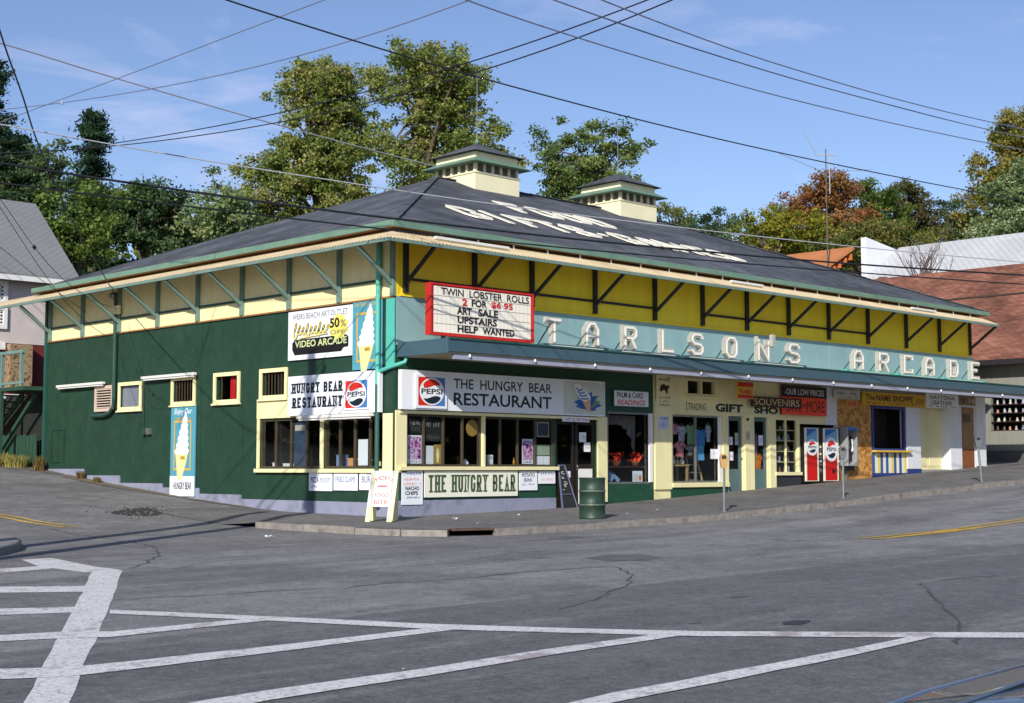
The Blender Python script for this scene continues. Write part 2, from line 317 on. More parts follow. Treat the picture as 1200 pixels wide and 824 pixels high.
TREES=[
 ('maple_big_a','maple',(25.23, 35.46),[(24.62, 36.06, 20.38, 2.25, 2.61), (23.66, 37.0, 18.06, 1.35, 2.02), (25.61, 35.09, 18.76, 1.53, 2.7), (23.35, 37.3, 15.75, 1.89, 1.8), (24.98, 35.71, 15.75, 2.16, 2.02), (26.12, 34.59, 15.06, 1.35, 1.8), (22.22, 38.41, 15.75, 0.9, 1.8), (21.91, 38.71, 14.05, 1.8, 1.26)]),
 ('maple_big_b','maple',(26.29, 28.84),[(25.77, 29.35, 20.69, 2.04, 1.79), (24.78, 30.32, 20.02, 0.94, 1.7), (27.16, 27.98, 20.25, 1.28, 1.7), (25.32, 29.79, 17.61, 1.36, 2.34), (27.01, 28.13, 17.83, 1.87, 1.79), (27.94, 27.22, 17.39, 1.02, 1.19), (26.1, 29.03, 15.42, 1.96, 1.7), (28.87, 26.32, 16.51, 0.68, 0.6)]),
 ('pale_tree','pale',(14.4, 29.27),[(14.34, 29.33, 12.55, 1.13, 1.29), (13.69, 29.96, 11.77, 0.98, 0.83)]),
 ('roof_tree','maple2',(37.81, 28.77),[(36.31, 30.23, 18.71, 1.04, 1.51), (37.24, 29.33, 17.98, 1.32, 1.89), (38.48, 28.12, 19.2, 1.23, 1.42), (39.4, 27.22, 17.98, 0.95, 1.61), (37.85, 28.73, 16.67, 2.36, 1.23), (35.86, 30.67, 17.01, 0.85, 0.85)]),
 ('row1','olive',(53.73, 35.58),[(53.83, 35.49, 17.7, 1.25, 0.79)]),
 ('row2','dark',(52.4, 31.29),[(52.51, 31.19, 16.45, 1.41, 0.98)]),
 ('row3','yellow',(51.32, 26.75),[(51.37, 26.71, 15.57, 1.46, 1.25), (52.09, 26.0, 16.1, 0.73, 0.94)]),
 ('row4','yellow',(54.68, 26.27),[(54.82, 26.13, 15.47, 1.6, 1.28)]),
 ('autumn','orange',(57.45, 26.35),[(57.8, 26.01, 19.01, 1.52, 1.2), (57.12, 26.68, 17.45, 1.52, 1.41), (58.49, 25.34, 17.34, 1.41, 1.41), (56.51, 27.27, 16.23, 1.2, 0.98)]),
 ('mid_green','green',(62.18, 25.93),[(62.4, 25.72, 18.68, 1.35, 1.46), (61.89, 26.22, 17.13, 1.46, 1.24), (63.31, 24.83, 17.3, 1.46, 1.24)]),
 ('fill_a','olive',(56.66, 29.92),[(56.78, 29.8, 15.54, 2.0, 1.11), (58.79, 27.85, 15.43, 2.22, 1.0), (55.38, 31.17, 15.66, 1.33, 0.89)]),
 ('fill_b','olive',(64.68, 26.29),[(63.41, 27.53, 16.01, 2.29, 1.15), (66.52, 24.49, 16.3, 1.95, 1.03)]),
 ('thin_green','dark',(70.37, 24.92),[(70.63, 24.66, 18.88, 0.95, 1.3), (69.93, 25.35, 17.91, 0.83, 0.71), (71.21, 24.1, 17.67, 0.83, 0.83)]),
 ('dusk','purple',(66.39, 26.01),[(66.54, 25.86, 19.12, 1.62, 1.39), (67.11, 25.31, 17.81, 1.16, 1.04), (67.67, 24.76, 18.82, 0.7, 0.46)]),
 ('olive_bush','olive',(54.22, 21.13),[(54.01, 21.33, 14.57, 2.54, 1.12), (55.66, 19.72, 14.57, 2.03, 1.02)]),
 ('right_big','autumngreen',(58.5, 14.15),[(59.14, 13.52, 17.81, 2.38, 3.57), (57.86, 14.78, 16.28, 1.99, 2.09), (60.27, 12.42, 20.11, 2.98, 2.98)]),
 ('silver','silver',(52.97, 11.16),[(53.03, 11.1, 14.4, 1.84, 2.12), (53.89, 10.26, 15.67, 1.84, 2.77), (52.01, 12.1, 13.46, 1.38, 1.01)]),
 ('bright_left','green',(8.0, 29.94),[(7.85, 30.08, 11.32, 1.35, 1.49), (7.35, 30.56, 10.31, 1.06, 0.92)]),
 ('left_mass','dark',(12.86, 33.57),[(12.56, 33.87, 13.82, 1.09, 1.09), (13.0, 33.44, 12.62, 1.33, 1.4), (13.66, 32.79, 11.63, 0.86, 0.86), (12.16, 34.26, 12.23, 1.17, 1.56)]),
 ('left_gap','dark',(11.22, 40.76),[(11.0, 40.98, 15.02, 1.86, 2.07), (10.11, 41.85, 14.38, 1.65, 2.48)]),
 ('left_low','olive',(15.41, 33.87),[(15.29, 33.99, 12.15, 0.96, 0.88)]),
]
MARKS=[
 ('w',[(-10.75, -3.91), (-10.26, -3.92), (-10.58, -5.89), (-10.59, -6.71), (-11.16, -6.73), (-11.15, -5.3)]),
 ('w',[(-10.73, -6.16), (-10.66, -6.85), (-12.39, -9.75), (-13.73, -11.97), (-15.15, -14.29), (-16.25, -16.11), (-16.9, -17.18), (-17.12, -16.97), (-16.47, -15.89), (-15.48, -14.22), (-14.24, -12.14), (-12.82, -9.73)]),
 ('w',[(-12.33, -4.93), (-11.75, -5.32), (-11.15, -5.3), (-10.88, -5.69), (-11.42, -5.86), (-12.03, -5.93), (-12.62, -5.61)]),
 ('w',[(-13.43, -7.51), (-12.93, -7.87), (-12.09, -8.57), (-12.46, -9.25), (-13.26, -8.58), (-13.73, -8.24)]),
 ('w',[(-14.49, -10.01), (-14.03, -10.25), (-13.31, -10.69), (-13.58, -11.17), (-14.29, -10.82), (-14.72, -10.55)]),
 ('w',[(-15.42, -12.2), (-15.01, -12.36), (-14.51, -12.56), (-14.15, -12.88), (-13.32, -12.89), (-12.56, -12.96), (-12.55, -13.22), (-13.47, -13.21), (-14.35, -13.24), (-14.73, -12.99), (-15.2, -12.79), (-15.61, -12.65)]),
 ('w',[(-16.25, -14.14), (-15.92, -14.33), (-15.5, -14.65), (-15.0, -14.71), (-13.81, -14.78), (-12.68, -14.8), (-11.67, -14.85), (-11.59, -15.11), (-12.92, -15.1), (-14.04, -15.13), (-15.23, -15.11), (-15.73, -15.09), (-16.15, -14.83), (-16.46, -14.63)]),
 ('w',[(-13.25, -11.21), (-13.15, -11.43), (-12.45, -12.8), (-11.65, -14.57), (-10.76, -16.04), (-10.2, -16.84), (-9.24, -17.9), (-8.65, -18.54), (-7.62, -19.63), (-7.97, -19.78), (-8.98, -18.72), (-9.55, -18.1), (-10.49, -17.06), (-11.02, -16.27), (-11.91, -14.87), (-12.66, -13.11), (-13.33, -11.75), (-13.43, -11.54)]),
 ('w',[(-16.04, -16.77), (-14.95, -16.68), (-13.51, -16.72), (-12.1, -16.66), (-10.52, -16.69), (-10.42, -16.92), (-12.26, -16.92), (-13.76, -17.0), (-15.2, -17.03), (-16.08, -17.16), (-16.36, -17.12)]),
 ('w',[(-14.44, -18.64), (-13.32, -18.53), (-11.91, -18.52), (-10.19, -18.51), (-8.84, -18.43), (-8.75, -18.61), (-10.56, -18.74), (-12.24, -18.77), (-13.6, -18.78), (-14.37, -18.87), (-14.87, -18.92)]),
]
PATCHES=[
 [(-4.42, -9.98), (-3.65, -9.76), (-3.27, -10.15), (-3.44, -10.74), (-4.1, -11.03), (-4.62, -10.72)],
 [(-9.09, -16.98), (-8.86, -16.97), (-8.74, -17.09), (-8.89, -17.19), (-9.15, -17.21), (-9.24, -17.11)],
 [(-1.2, -6.11), (-0.68, -6.09), (-0.66, -6.49), (-1.33, -6.7), (-1.64, -6.55)],
]
CRACKS=[
 [(-10.05, -11.12), (-9.41, -11.0), (-8.1, -11.17), (-6.74, -11.09), (-5.27, -11.38), (-5.76, -12.09), (-7.15, -13.31), (-8.99, -14.29), (-10.1, -14.71)],
 [(-12.7, -10.25), (-12.07, -10.49), (-10.83, -10.78), (-9.92, -10.95)],
 [(-4.39, -15.83), (-6.24, -17.1), (-7.25, -17.82), (-8.18, -18.39), (-9.53, -19.11)],
 [(-3.88, -15.84), (-3.09, -15.96), (-2.46, -16.25)],
 [(-6.79, 2.99), (-7.13, 0.87), (-7.71, -2.68), (-8.88, -4.84), (-10.14, -6.35), (-10.66, -6.85)],
 [(0.18, 11.7), (-1.25, 11.04), (-2.03, 12.5), (-2.59, 14.51)],
 [(-4.08, 11.27), (-3.23, 10.11), (-2.52, 7.82), (-2.49, 5.42)],
 [(-5.68, -8.91), (-4.45, -8.4), (-2.96, -8.54)],
]
DRAIN=[(-3.96, 5.72), (-3.02, 6.51), (-2.33, 6.49), (-2.64, 5.47), (-3.32, 4.8), (-3.81, 5.11)]
ISLAND=[(-10.46, 0.19), (-9.53, 0.51), (-9.1, 0.4), (-9.36, -0.64), (-10.01, -2.06), (-10.59, -2.82), (-11.35, -3.28), (-12.0, -3.54)]
TONE=[(-11.69, -13.63), (-6.24, -13.43), (2.61, -13.76)]
# ------------------------------------------------------------------ terrain
PR = [(0, -.04), (5.4, .06), (9.1, .22), (14.6, .5), (19, .72), (27, 1.11), (60, 2.6), (90, 3.2)]
PL = [(0, 0), (4.7, .05), (8.3, .29), (12.9, .67), (17, 1.07), (30, 2.3), (60, 3.6), (90, 4.2)]
def base(u, v):
    return np.interp(np.maximum(u, 0), *zip(*PR)) + np.interp(np.maximum(v, 0), *zip(*PL)) + .013 * np.clip(u, -60, 0) + .010 * np.clip(v, -60, 0)
def sstep(x, a, b):
    t = np.clip((np.asarray(x, float) - a) / (b - a), 0, 1); return t * t * (3 - 2 * t)
def T(u, v): return base(u, v) - .13 * (1 - sstep(v, 1.5, 6))
def grid_mesh(name, us, vs, zf, mask, m):
    U, V = np.meshgrid(us, vs, indexing='ij'); Zv = zf(U, V); n = len(vs)
    co = np.stack([U, V, Zv], -1).reshape(-1, 3)
    I, J = np.meshgrid(np.arange(len(us) - 1), np.arange(n - 1), indexing='ij')
    cu = (np.array(us)[I] + np.array(us)[I + 1]) / 2; cv = (np.array(vs)[J] + np.array(vs)[J + 1]) / 2
    k = mask(cu, cv); I = I[k]; J = J[k]
    q = np.stack([I * n + J, (I + 1) * n + J, (I + 1) * n + J + 1, I * n + J + 1], -1)
    me = bpy.data.meshes.new(name); me.from_pydata(co.tolist(), [], q.tolist()); me.update(); me.materials.append(m)
    me.polygons.foreach_set('use_smooth', [True] * len(me.polygons))
    o = bpy.data.objects.new(name, me); COL.objects.link(o); return o
def asphalt(name, tone):
    m = mat(name, (.1, .1, .1), .85); n = m.node_tree.nodes; l = m.node_tree.links
    b = n['Principled BSDF']; b.inputs['Specular IOR Level'].default_value = .35
    g = n.new('ShaderNodeNewGeometry'); sp = n.new('ShaderNodeSeparateXYZ'); l.new(g.outputs['Position'], sp.inputs[0])
    def noise(s, det=5, ro=.6, vec=None):
        t = n.new('ShaderNodeTexNoise'); t.inputs['Scale'].default_value = s; t.inputs['Detail'].default_value = det; t.inputs['Roughness'].default_value = ro
        l.new(vec or g.outputs['Position'], t.inputs['Vector']); return t.outputs[0]
    def rng(src, a, b_, c, d):
        r = n.new('ShaderNodeMapRange'); r.inputs[1].default_value = a; r.inputs[2].default_value = b_; r.inputs[3].default_value = c; r.inputs[4].default_value = d
        l.new(src, r.inputs[0]); return r.outputs[0]
    def mixc(f, a, b_):
        x = n.new('ShaderNodeMix'); x.data_type = 'RGBA'
        for s, i in ((a, 6), (b_, 7)):
            if isinstance(s, tuple): x.inputs[i].default_value = s + (1,)
            else: l.new(s, x.inputs[i])
        if isinstance(f, float): x.inputs[0].default_value = f
        else: l.new(f, x.inputs[0])
        return x.outputs[2]
    def math_(op, a, b_):
        x = n.new('ShaderNodeMath'); x.operation = op
        for s, i in ((a, 0), (b_, 1)):
            if isinstance(s, (int, float)): x.inputs[i].default_value = s
            else: l.new(s, x.inputs[i])
        return x.outputs[0]
    st = n.new('ShaderNodeMapping'); st.inputs['Scale'].default_value = (.12, 1.0, 1); l.new(g.outputs['Position'], st.inputs['Vector'])
    if tone:
        edge = math_('ADD', sp.outputs[1], math_('MULTIPLY', noise(.5), .45))
        newer = rng(edge, -13.32, -13.18, 1, 0)
        cold = mixc(rng(noise(.35, 6), .35, .65, 0, 1), (.19, .188, .189), (.262, .259, .257))
        cnew = mixc(rng(noise(.3, 6), .35, .65, 0, 1), (.102, .110, .110), (.146, .155, .153))
        c = mixc(newer, cold, cnew)
        c = mixc(rng(noise(.9, 7, .65, st.outputs[0]), .47, .62, 0, .6), c, (.10, .10, .102))
        c = mixc(rng(noise(1.7, 7, .7, st.outputs[0]), .54, .66, 0, .45), c, (.30, .296, .29))
        c = mixc(rng(noise(.3, 6, .65), .52, .62, 0, .5), c, (.085, .086, .086))
        c = mixc(rng(noise(1.2, 8, .75), .60, .64, 0, .6), c, (.07, .071, .072))
        near = rng(sp.outputs[1], -7.0, -5.0, 0, .55)
        c = mixc(math_('MULTIPLY', near, rng(noise(1.3), .4, .6, 0, 1)), c, (.12, .115, .11))
    else:
        c = mixc(rng(noise(.6, 6), .35, .65, 0, 1), (.125, .12, .117), (.185, .178, .172))
        c = mixc(rng(noise(2.2, 6), .55, .7, 0, .55), c, (.055, .053, .052))
    grit = n.new('ShaderNodeMapping'); grit.inputs['Scale'].default_value = (1.0, 1.0, 1); l.new(g.outputs['Position'], grit.inputs['Vector'])
    c = mixc(rng(noise(9, 9, .9), .50, .68, 0, .55), c, (.30, .295, .295) if tone else (.2, .195, .19))
    c = mixc(rng(noise(7, 9, .9), .52, .70, 0, .65), c, (.075, .076, .08))
    st2 = n.new('ShaderNodeMapping'); st2.inputs['Scale'].default_value = (.35, 3.0, 1); l.new(g.outputs['Position'], st2.inputs['Vector'])
    c = mixc(rng(noise(2.2, 8, .75, st2.outputs[0]), .52, .72, 0, .35), c, (.09, .09, .094))
    sc_ = n.new('ShaderNodeVectorMath'); sc_.operation = 'SCALE'; l.new(c, sc_.inputs[0]); l.new(math_('MULTIPLY', rng(noise(3.2, 15, 1.0), .36, .64, .3, 1.7), rng(noise(16, 6, .9), .32, .68, .55, 1.45)), sc_.inputs['Scale']); c = sc_.outputs[0]
    c = mixc(rng(noise(55, 3, .8), .5, .72, 0, .5), c, (.33, .33, .335))
    c = mixc(rng(noise(38, 3, .8), .55, .75, 0, .5), c, (.04, .04, .042))
    l.new(c, b.inputs['Base Color'])
    bp = n.new('ShaderNodeBump'); bp.inputs['Strength'].default_value = .5; bp.inputs['Distance'].default_value = .02
    l.new(noise(22, 6, .9), bp.inputs['Height']); l.new(bp.outputs[0], b.inputs['Normal'])
    return m
ground = struct(grid_mesh('ground', np.array(sorted({*range(-600, -100, 50), *range(-100, 160, 4), *range(160, 700, 50)})), np.array(sorted({*range(-600, -100, 50), *range(-100, 160, 4), *range(160, 700, 50)})),
                          lambda u, v: T(u, v) - .12, lambda u, v: u < 1e9, mat('ground_dirt', (.10, .10, .05), .95, .35, .5, .6, 8)))
ax = np.concatenate([np.arange(-80, -24, 4.), np.arange(-24, 34, .5), np.arange(34, 141, 4.)]); ay = np.concatenate([np.arange(-60, -28, 4.), np.arange(-28, 22, .5), np.arange(22, 63, 4.)])
road = struct(grid_mesh('road', ax, ay, T, lambda u, v: (v < -4.5) | ((u < .3) & (u > -16)), asphalt('asphalt_road', True)))
M_patch = mat('tar_patch', (.035, .035, .037), .7, .3, 3, .3, 60)
M_crack = mat('tar_crack', (.062, .063, .065), .8, .3, 5)
def worn(name, col, thresh, under):
    m = mat(name, col, .75, .1, 2.5); n = m.node_tree.nodes; l = m.node_tree.links; b = n['Principled BSDF']; src = b.inputs['Base Color'].links[0].from_socket
    g = n.new('ShaderNodeNewGeometry'); out = src
    for s, lo, hi, amt in ((24, thresh - .02, thresh + .10, .6), (1.4, .56, .62, .6), (6, .58, .66, .4)):
        t = n.new('ShaderNodeTexNoise'); t.inputs['Scale'].default_value = s; t.inputs['Detail'].default_value = 7; t.inputs['Roughness'].default_value = .75; l.new(g.outputs['Position'], t.inputs['Vector'])
        r = n.new('ShaderNodeMapRange'); r.inputs[1].default_value = lo; r.inputs[2].default_value = hi; r.inputs[4].default_value = amt; l.new(t.outputs[0], r.inputs[0])
        x = n.new('ShaderNodeMix'); x.data_type = 'RGBA'; x.inputs[7].default_value = tuple(under) + (1,); l.new(out, x.inputs[6]); l.new(r.outputs[0], x.inputs[0]); out = x.outputs[2]
    l.new(out, b.inputs['Base Color']); return m
M_wpaint = worn('road_white', (.70, .70, .69), .50, (.22, .17, .175)); M_ypaint = worn('road_yellow', (.50, .33, .06), .52, (.16, .14, .1))
def sheet(pts, off, name, m, cuts=2, parent=road, zf=T):
    bm = bmesh.new(); f = bm.faces.new([bm.verts.new((x, y, 0)) for x, y in pts]); bmesh.ops.triangulate(bm, faces=[f])
    for _ in range(cuts): bmesh.ops.subdivide_edges(bm, edges=bm.edges[:], cuts=1)
    for v in bm.verts: v.co.z = float(zf(v.co.x, v.co.y)) + off
    bmesh.ops.recalc_face_normals(bm, faces=bm.faces)
    if sum(f.normal.z for f in bm.faces) < 0: bmesh.ops.reverse_faces(bm, faces=bm.faces[:])
    me = bpy.data.meshes.new(name); bm.to_mesh(me); bm.free(); me.materials.append(m)
    o = bpy.data.objects.new(name, me); COL.objects.link(o); o.parent = parent; return o
def rough_edge(pts, step=.5, amp=.012):
    out = []
    for i in range(len(pts)):
        a = Vector(pts[i]); b = Vector(pts[(i + 1) % len(pts)]); k = max(1, int((b - a).length / step))
        for j in range(k):
            p = a.lerp(b, j / k); out.append((p.x + random.uniform(-amp, amp), p.y + random.uniform(-amp, amp)))
    return out
for i, (c, pts) in enumerate(MARKS): sheet(rough_edge(pts), .003 + .0007 * i, 'white_stripe', M_wpaint)
for v0 in (-10.62, -10.92):
    sheet([(2.3, v0), (8, v0), (20, v0), (40, v0), (40, v0 - .13), (20, v0 - .13), (8, v0 - .13), (2.4, v0 - .13)], .009, 'yellow_line', M_ypaint, 3)
for o in (0, .3): sheet([(-6.35 + o, 3.1), (-6.6 + o, 6), (-7.2 + o, 9.5), (-8 + o, 13), (-8.13 + o, 13), (-7.33 + o, 9.5), (-6.73 + o, 6), (-6.48 + o, 3.15)], .009, 'yellow_line', M_ypaint, 3)
def blob(pts, amp=.03): return rough_edge(pts, .12, amp)
M_patch2 = mat('old_patch', (.115, .116, .118), .8, .35, 3, .3, 40)
for k, p in enumerate(PATCHES): sheet(blob(p), .004, 'tar_patch', M_patch if k == 1 else M_patch2, 1)
for k, p in enumerate(CRACKS):
    mb = MB(); pts = []
    for i in range(len(p) - 1):
        a = Vector(p[i]); b = Vector(p[i + 1]); n_ = max(2, int((b - a).length / .25))
        for j in range(n_): q = a.lerp(b, j / n_); pts.append(Vector((q.x + random.uniform(-.05, .05), q.y + random.uniform(-.05, .05))))
    vs = []
    for i, q in enumerate(pts):
        d = (pts[min(i + 1, len(pts) - 1)] - pts[max(i - 1, 0)]).normalized(); nn = Vector((-d.y, d.x)) * random.uniform(.006, .026)
        for s in (1, -1): w = q + nn * s; vs.append((w.x, w.y, float(T(w.x, w.y)) + .003))
    mb.add(vs, [(2 * i, 2 * i + 1, 2 * i + 3, 2 * i + 2) for i in range(len(pts) - 1)]).build('tar_crack', M_crack, road)
for x, y, r in [(-8.2, -16.3, .06), (-7.4, -15.2, .08), (-10.3, -17.6, .05), (-9.7, -16.4, .06), (-4.0, -17.2, .08)]:
    sheet(blob([(x + r * 1.5 * math.cos(t), y + r * math.sin(t)) for t in np.linspace(0, 5.6, 8)], .02), .004, 'oil_spot', M_patch2, 0)
# sidewalk with granite kerb
OUT = [(-2.7, 6.0), (-2.95, 4.0), (-3.1, 2.2), (-3.2, .7), (-3.2, -1), (-3.1, -2.6), (-2.85, -3.7), (-2.35, -4.5), (-1.5, -4.9), (-.4, -4.97)] + [(float(x), -4.95) for x in range(1, 28)] + [(float(x), -4.95) for x in range(30, 121, 6)]
INN = [(.1, 6.0), (.1, 4.2), (.1, 2.6), (.1, 1.4), (.1, .9), (.1, .6), (.1, .4), (.1, .25), (.1, .1), (.3, .1)] + [(float(x), .25) for x in range(1, 28)] + [(float(x), 2.0) for x in range(30, 121, 6)]
mb = MB(); NS = 10
for i, (o, n_) in enumerate(zip(OUT, INN)):
    for j in range(NS + 1):
        t = j / NS; x = o[0] + (n_[0] - o[0]) * t; y = o[1] + (n_[1] - o[1]) * t
        zb = float(base(x, y)); zt = float(T(x, y)) + .004
        k = float(sstep(y, .4, 1.4)) * (1 - float(sstep(t, .0, .6)))
        mb.v.append((x, y, zb * (1 - k) + zt * k + .002))
for i in range(len(OUT) - 1):
    for j in range(NS): a = i * (NS + 1) + j; mb.f.append((a, a + 1, a + NS + 2, a + NS + 1))
sidewalk = struct(mb.build('sidewalk', asphalt('asphalt_sidewalk', False), smooth=True))
M_kerb = mat('granite_kerb', (.27, .245, .22), .85, .3, 6, .5, 40, stain=(.10, .095, .09), stain_amt=.8, stain_scale=3.5)
ker = [(-3.2, .7), (-3.2, -1), (-3.1, -2.6), (-2.85, -3.7), (-2.35, -4.5), (-1.5, -4.9)] + [(-.4 + 2.0 * k, -4.96) for k in range(0, 36)]
for i in range(len(ker) - 1):
    a = Vector(ker[i]); b = Vector(ker[i + 1]); d = (b - a).normalized(); o = Vector((d.y, -d.x)) * .07
    if i == 4: continue                                  # the drain inlet
    a2 = a + d * .008; b2 = b - d * .008; jit = random.uniform(-.012, .01)
    za = float(base(*a)); zb = float(base(*b)); mb = MB()
    P = [(a2 - o), (a2 + o), (b2 + o), (b2 - o)]; zs = [za, za, zb, zb]
    w = [Vector((p.x, p.y, z - .3)) for p, z in zip(P, zs)] + [Vector((p.x, p.y, z + .008 + jit)) for p, z in zip(P, zs)]
    mb.add(w, [(0, 1, 2, 3), (7, 6, 5, 4), (0, 4, 5, 1), (1, 5, 6, 2), (2, 6, 7, 3), (3, 7, 4, 0)])
    mb.build('kerb_stone', M_kerb, sidewalk)
mb = MB(); a = Vector((-2.35, -4.5)); b = Vector((-1.5, -4.9)); d = (b - a).normalized(); o = Vector((-d.y, d.x))
P = [a + d * .05 - o * .05, b - d * .05 - o * .05, b - d * .05 + o * .22, a + d * .05 + o * .22]
mb.prism([(p.x, p.y, float(base(*p)) - .02) for p in P], (0, 0, .035)).build('drain_lid', mat('rusty_iron', (.09, .055, .035), .8, .4, 8, .4, 50), sidewalk)
sheet(blob(DRAIN, .12), .006, 'broken_asphalt', M_patch, 1)
for k in range(60):
    a = random.choice(DRAIN); x = a[0] + random.gauss(.1, .35); y = a[1] + random.gauss(0, .35); z = float(T(x, y)); r = random.uniform(.02, .06)
    if k == 0: RB = MB()
    RB.add([(x + r, y, z), (x - r * .6, y + r, z), (x - r * .5, y - r, z), (x, y, z + r * .9)], [(0, 1, 3), (1, 2, 3), (2, 0, 3)])
tag(RB.build('rubble', mat('rubble_grey', (.12, .11, .10), .9, .3, 9)), 'loose asphalt rubble round the broken patch by the green side wall', 'rubble', kind='stuff')
# kerbed traffic island, left edge of the view
isl = struct(MB().prism([(x, y, float(T(x, y)) - .05) for x, y in [(-9.25, .3), (-9.2, -.3), (-9.5, -1.3), (-10.0, -2.2), (-10.7, -3.0), (-12.2, -3.9), (-14, -4.3), (-15.5, -3.5), (-13, .5), (-11, 3.0)]], (0, 0, .2)).build('traffic_island', mat('island_stone', (.22, .215, .21), .85, .2, 4, .4, 30)))
bv = isl.modifiers.new('bevel', 'BEVEL'); bv.width = .05; bv.segments = 3
M_dirt = mat('dirt_verge', (.16, .13, .09), .95, .35, 3, .6, 20, stain=(.06, .07, .03), stain_amt=.7, stain_scale=3)
sheet(blob([(-3.2, 24), (-.6, 24), (.2, 20), (.2, 15.9), (-.15, 15.6), (-.5, 17.0), (-1.6, 18.5), (-2.6, 21)], .1), .012, 'dirt_verge', M_dirt, 1, road)
sheet(blob([(.12, 15.6), (.12, 5.0), (-.22, 6), (-.3, 9), (-.55, 12), (-.5, 15)], .06), .014, 'dirt_strip', M_dirt, 1, road)
# ------------------------------------------------------------------ colours of the arcade
c = lambda r, g, b, k=1: tuple(x * k for x in s2l((r, g, b)))
M_green = mat('green_paint', c(28, 62, 46), .6, .22, 2.2, .3, 14, 0, stain=c(46, 78, 62), stain_amt=.55, stain_scale=.9)
M_green2 = mat('green_paint_front', c(30, 74, 54), .5, .18, 1.5)
M_cream = mat('cream_paint', c(246, 236, 180), .6, .06, 1.4, streak=.5, stain=c(220, 204, 150), stain_amt=.35)
M_creamR = mat('cream_paint_front', c(236, 228, 176), .6, .06, 1.2, streak=.5, stain=c(190, 175, 130), stain_amt=.3)
M_yellow = mat('yellow_paint', c(255, 222, 48), .6, .1, .9, streak=.4, stain=c(236, 196, 40), stain_amt=.35)
M_teal = mat('teal_band', c(138, 174, 178), .6, .08, .7, streak=.4, stain=c(108, 150, 156), stain_amt=.5)
M_turq = mat('turquoise_paint', c(86, 184, 168), .5, .08, 2)
M_dkgr = mat('dark_green_trim', c(38, 84, 74), .5, .12, 2)
M_ltgr = mat('grey_green_timber', c(112, 140, 132), .6, .15, 3)
M_eave = mat('eave_green', c(110, 142, 124), .5, .12, 2, stain=c(74, 110, 98), stain_amt=.5)
M_slate = mat('slate_fascia', c(66, 92, 104), .5, .12, 2)
M_tim = mat('dark_timber', c(34, 32, 34), .6, .2, 4)
M_tan = mat('tan_metal', c(200, 184, 150), .5, .12, 2.5, stain=c(140, 112, 80), stain_amt=.5)
M_rust = mat('eave_soffit', c(150, 108, 66), .7, .2, 4)
M_white = mat('white_paint', c(232, 232, 230), .5, .03, 2)
M_signw = mat('sign_white', c(236, 240, 246), .45, .02, 1.5)
M_black = mat('black_paint', c(24, 24, 24), .5, .1)
M_navy = mat('navy_letter', c(32, 40, 52), .5, .1)
M_red = mat('red_paint', c(204, 34, 30), .45, .06)
M_blue = mat('blue_paint', c(42, 110, 190), .45, .06)
M_gold = mat('gold_paint', c(214, 176, 70), .5, .08)
M_found = mat('foundation_paint', c(142, 146, 168), .7, .12, 1.4, .3, 25, stain=c(96, 98, 110), stain_amt=.7, stain_scale=1.6)
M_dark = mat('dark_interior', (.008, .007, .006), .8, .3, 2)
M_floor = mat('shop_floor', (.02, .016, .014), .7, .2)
M_alu = mat('bronze_frame', c(86, 76, 62), .45, .12, 4, metal=.3)
M_steel = mat('galvanised_pipe', c(150, 156, 156), .4, .12, 5, metal=.7)
M_lamp = mat('lamp_housing', c(228, 228, 222), .35, .04)
M_conduit = mat('conduit_green', c(40, 74, 62), .45, .12)
M_glass = glassmat()
def roofmat(name, ca, cb, lo=.72, hi=1.35):
    m = bpy.data.materials.new(name); m.use_nodes = True; n = m.node_tree.nodes; l = m.node_tree.links; b = n['Principled BSDF']
    b.inputs['Roughness'].default_value = .9; b.inputs['Specular IOR Level'].default_value = .25
    g = n.new('ShaderNodeNewGeometry'); sp = n.new('ShaderNodeSeparateXYZ'); l.new(g.outputs['Position'], sp.inputs[0])
    ad = n.new('ShaderNodeMath'); l.new(sp.outputs[0], ad.inputs[0]); l.new(sp.outputs[1], ad.inputs[1])
    mz = n.new('ShaderNodeMath'); mz.operation = 'MULTIPLY'; mz.inputs[1].default_value = 2.6; l.new(sp.outputs[2], mz.inputs[0])
    cm = n.new('ShaderNodeCombineXYZ'); l.new(ad.outputs[0], cm.inputs[0]); l.new(mz.outputs[0], cm.inputs[1])
    br = n.new('ShaderNodeTexBrick'); br.inputs['Scale'].default_value = 1; br.inputs['Brick Width'].default_value = .33; br.inputs['Row Height'].default_value = .14
    br.inputs['Mortar Size'].default_value = .008; br.inputs['Color1'].default_value = ca + (1,); br.inputs['Color2'].default_value = cb + (1,); br.inputs['Mortar'].default_value = tuple(x * .35 for x in ca) + (1,)
    l.new(cm.outputs[0], br.inputs['Vector'])
    t = n.new('ShaderNodeTexNoise'); t.inputs['Scale'].default_value = .5; t.inputs['Detail'].default_value = 7; l.new(g.outputs['Position'], t.inputs['Vector'])
    r = n.new('ShaderNodeMapRange'); r.inputs[1].default_value = .35; r.inputs[2].default_value = .65; r.inputs[3].default_value = lo; r.inputs[4].default_value = hi; l.new(t.outputs[0], r.inputs[0])
    mx = n.new('ShaderNodeMix'); mx.data_type = 'RGBA'; mx.blend_type = 'MULTIPLY'; mx.inputs[0].default_value = 1; l.new(br.outputs['Color'], mx.inputs[6])
    cc = n.new('ShaderNodeCombineColor')
    for i in range(3): l.new(r.outputs[0], cc.inputs[i])
    l.new(cc.outputs[0], mx.inputs[7]); l.new(mx.outputs[2], b.inputs['Base Color'])
    bp = n.new('ShaderNodeBump'); bp.inputs['Distance'].default_value = .02; bp.inputs['Strength'].default_value = .8; l.new(br.outputs['Fac'], bp.inputs['Height']); bp.invert = True; l.new(bp.outputs[0], b.inputs['Normal'])
    return m
M_roof = roofmat('slate_shingles', (.066, .074, .088), (.122, .132, .150))
UW, VW = 26.75, 17.0
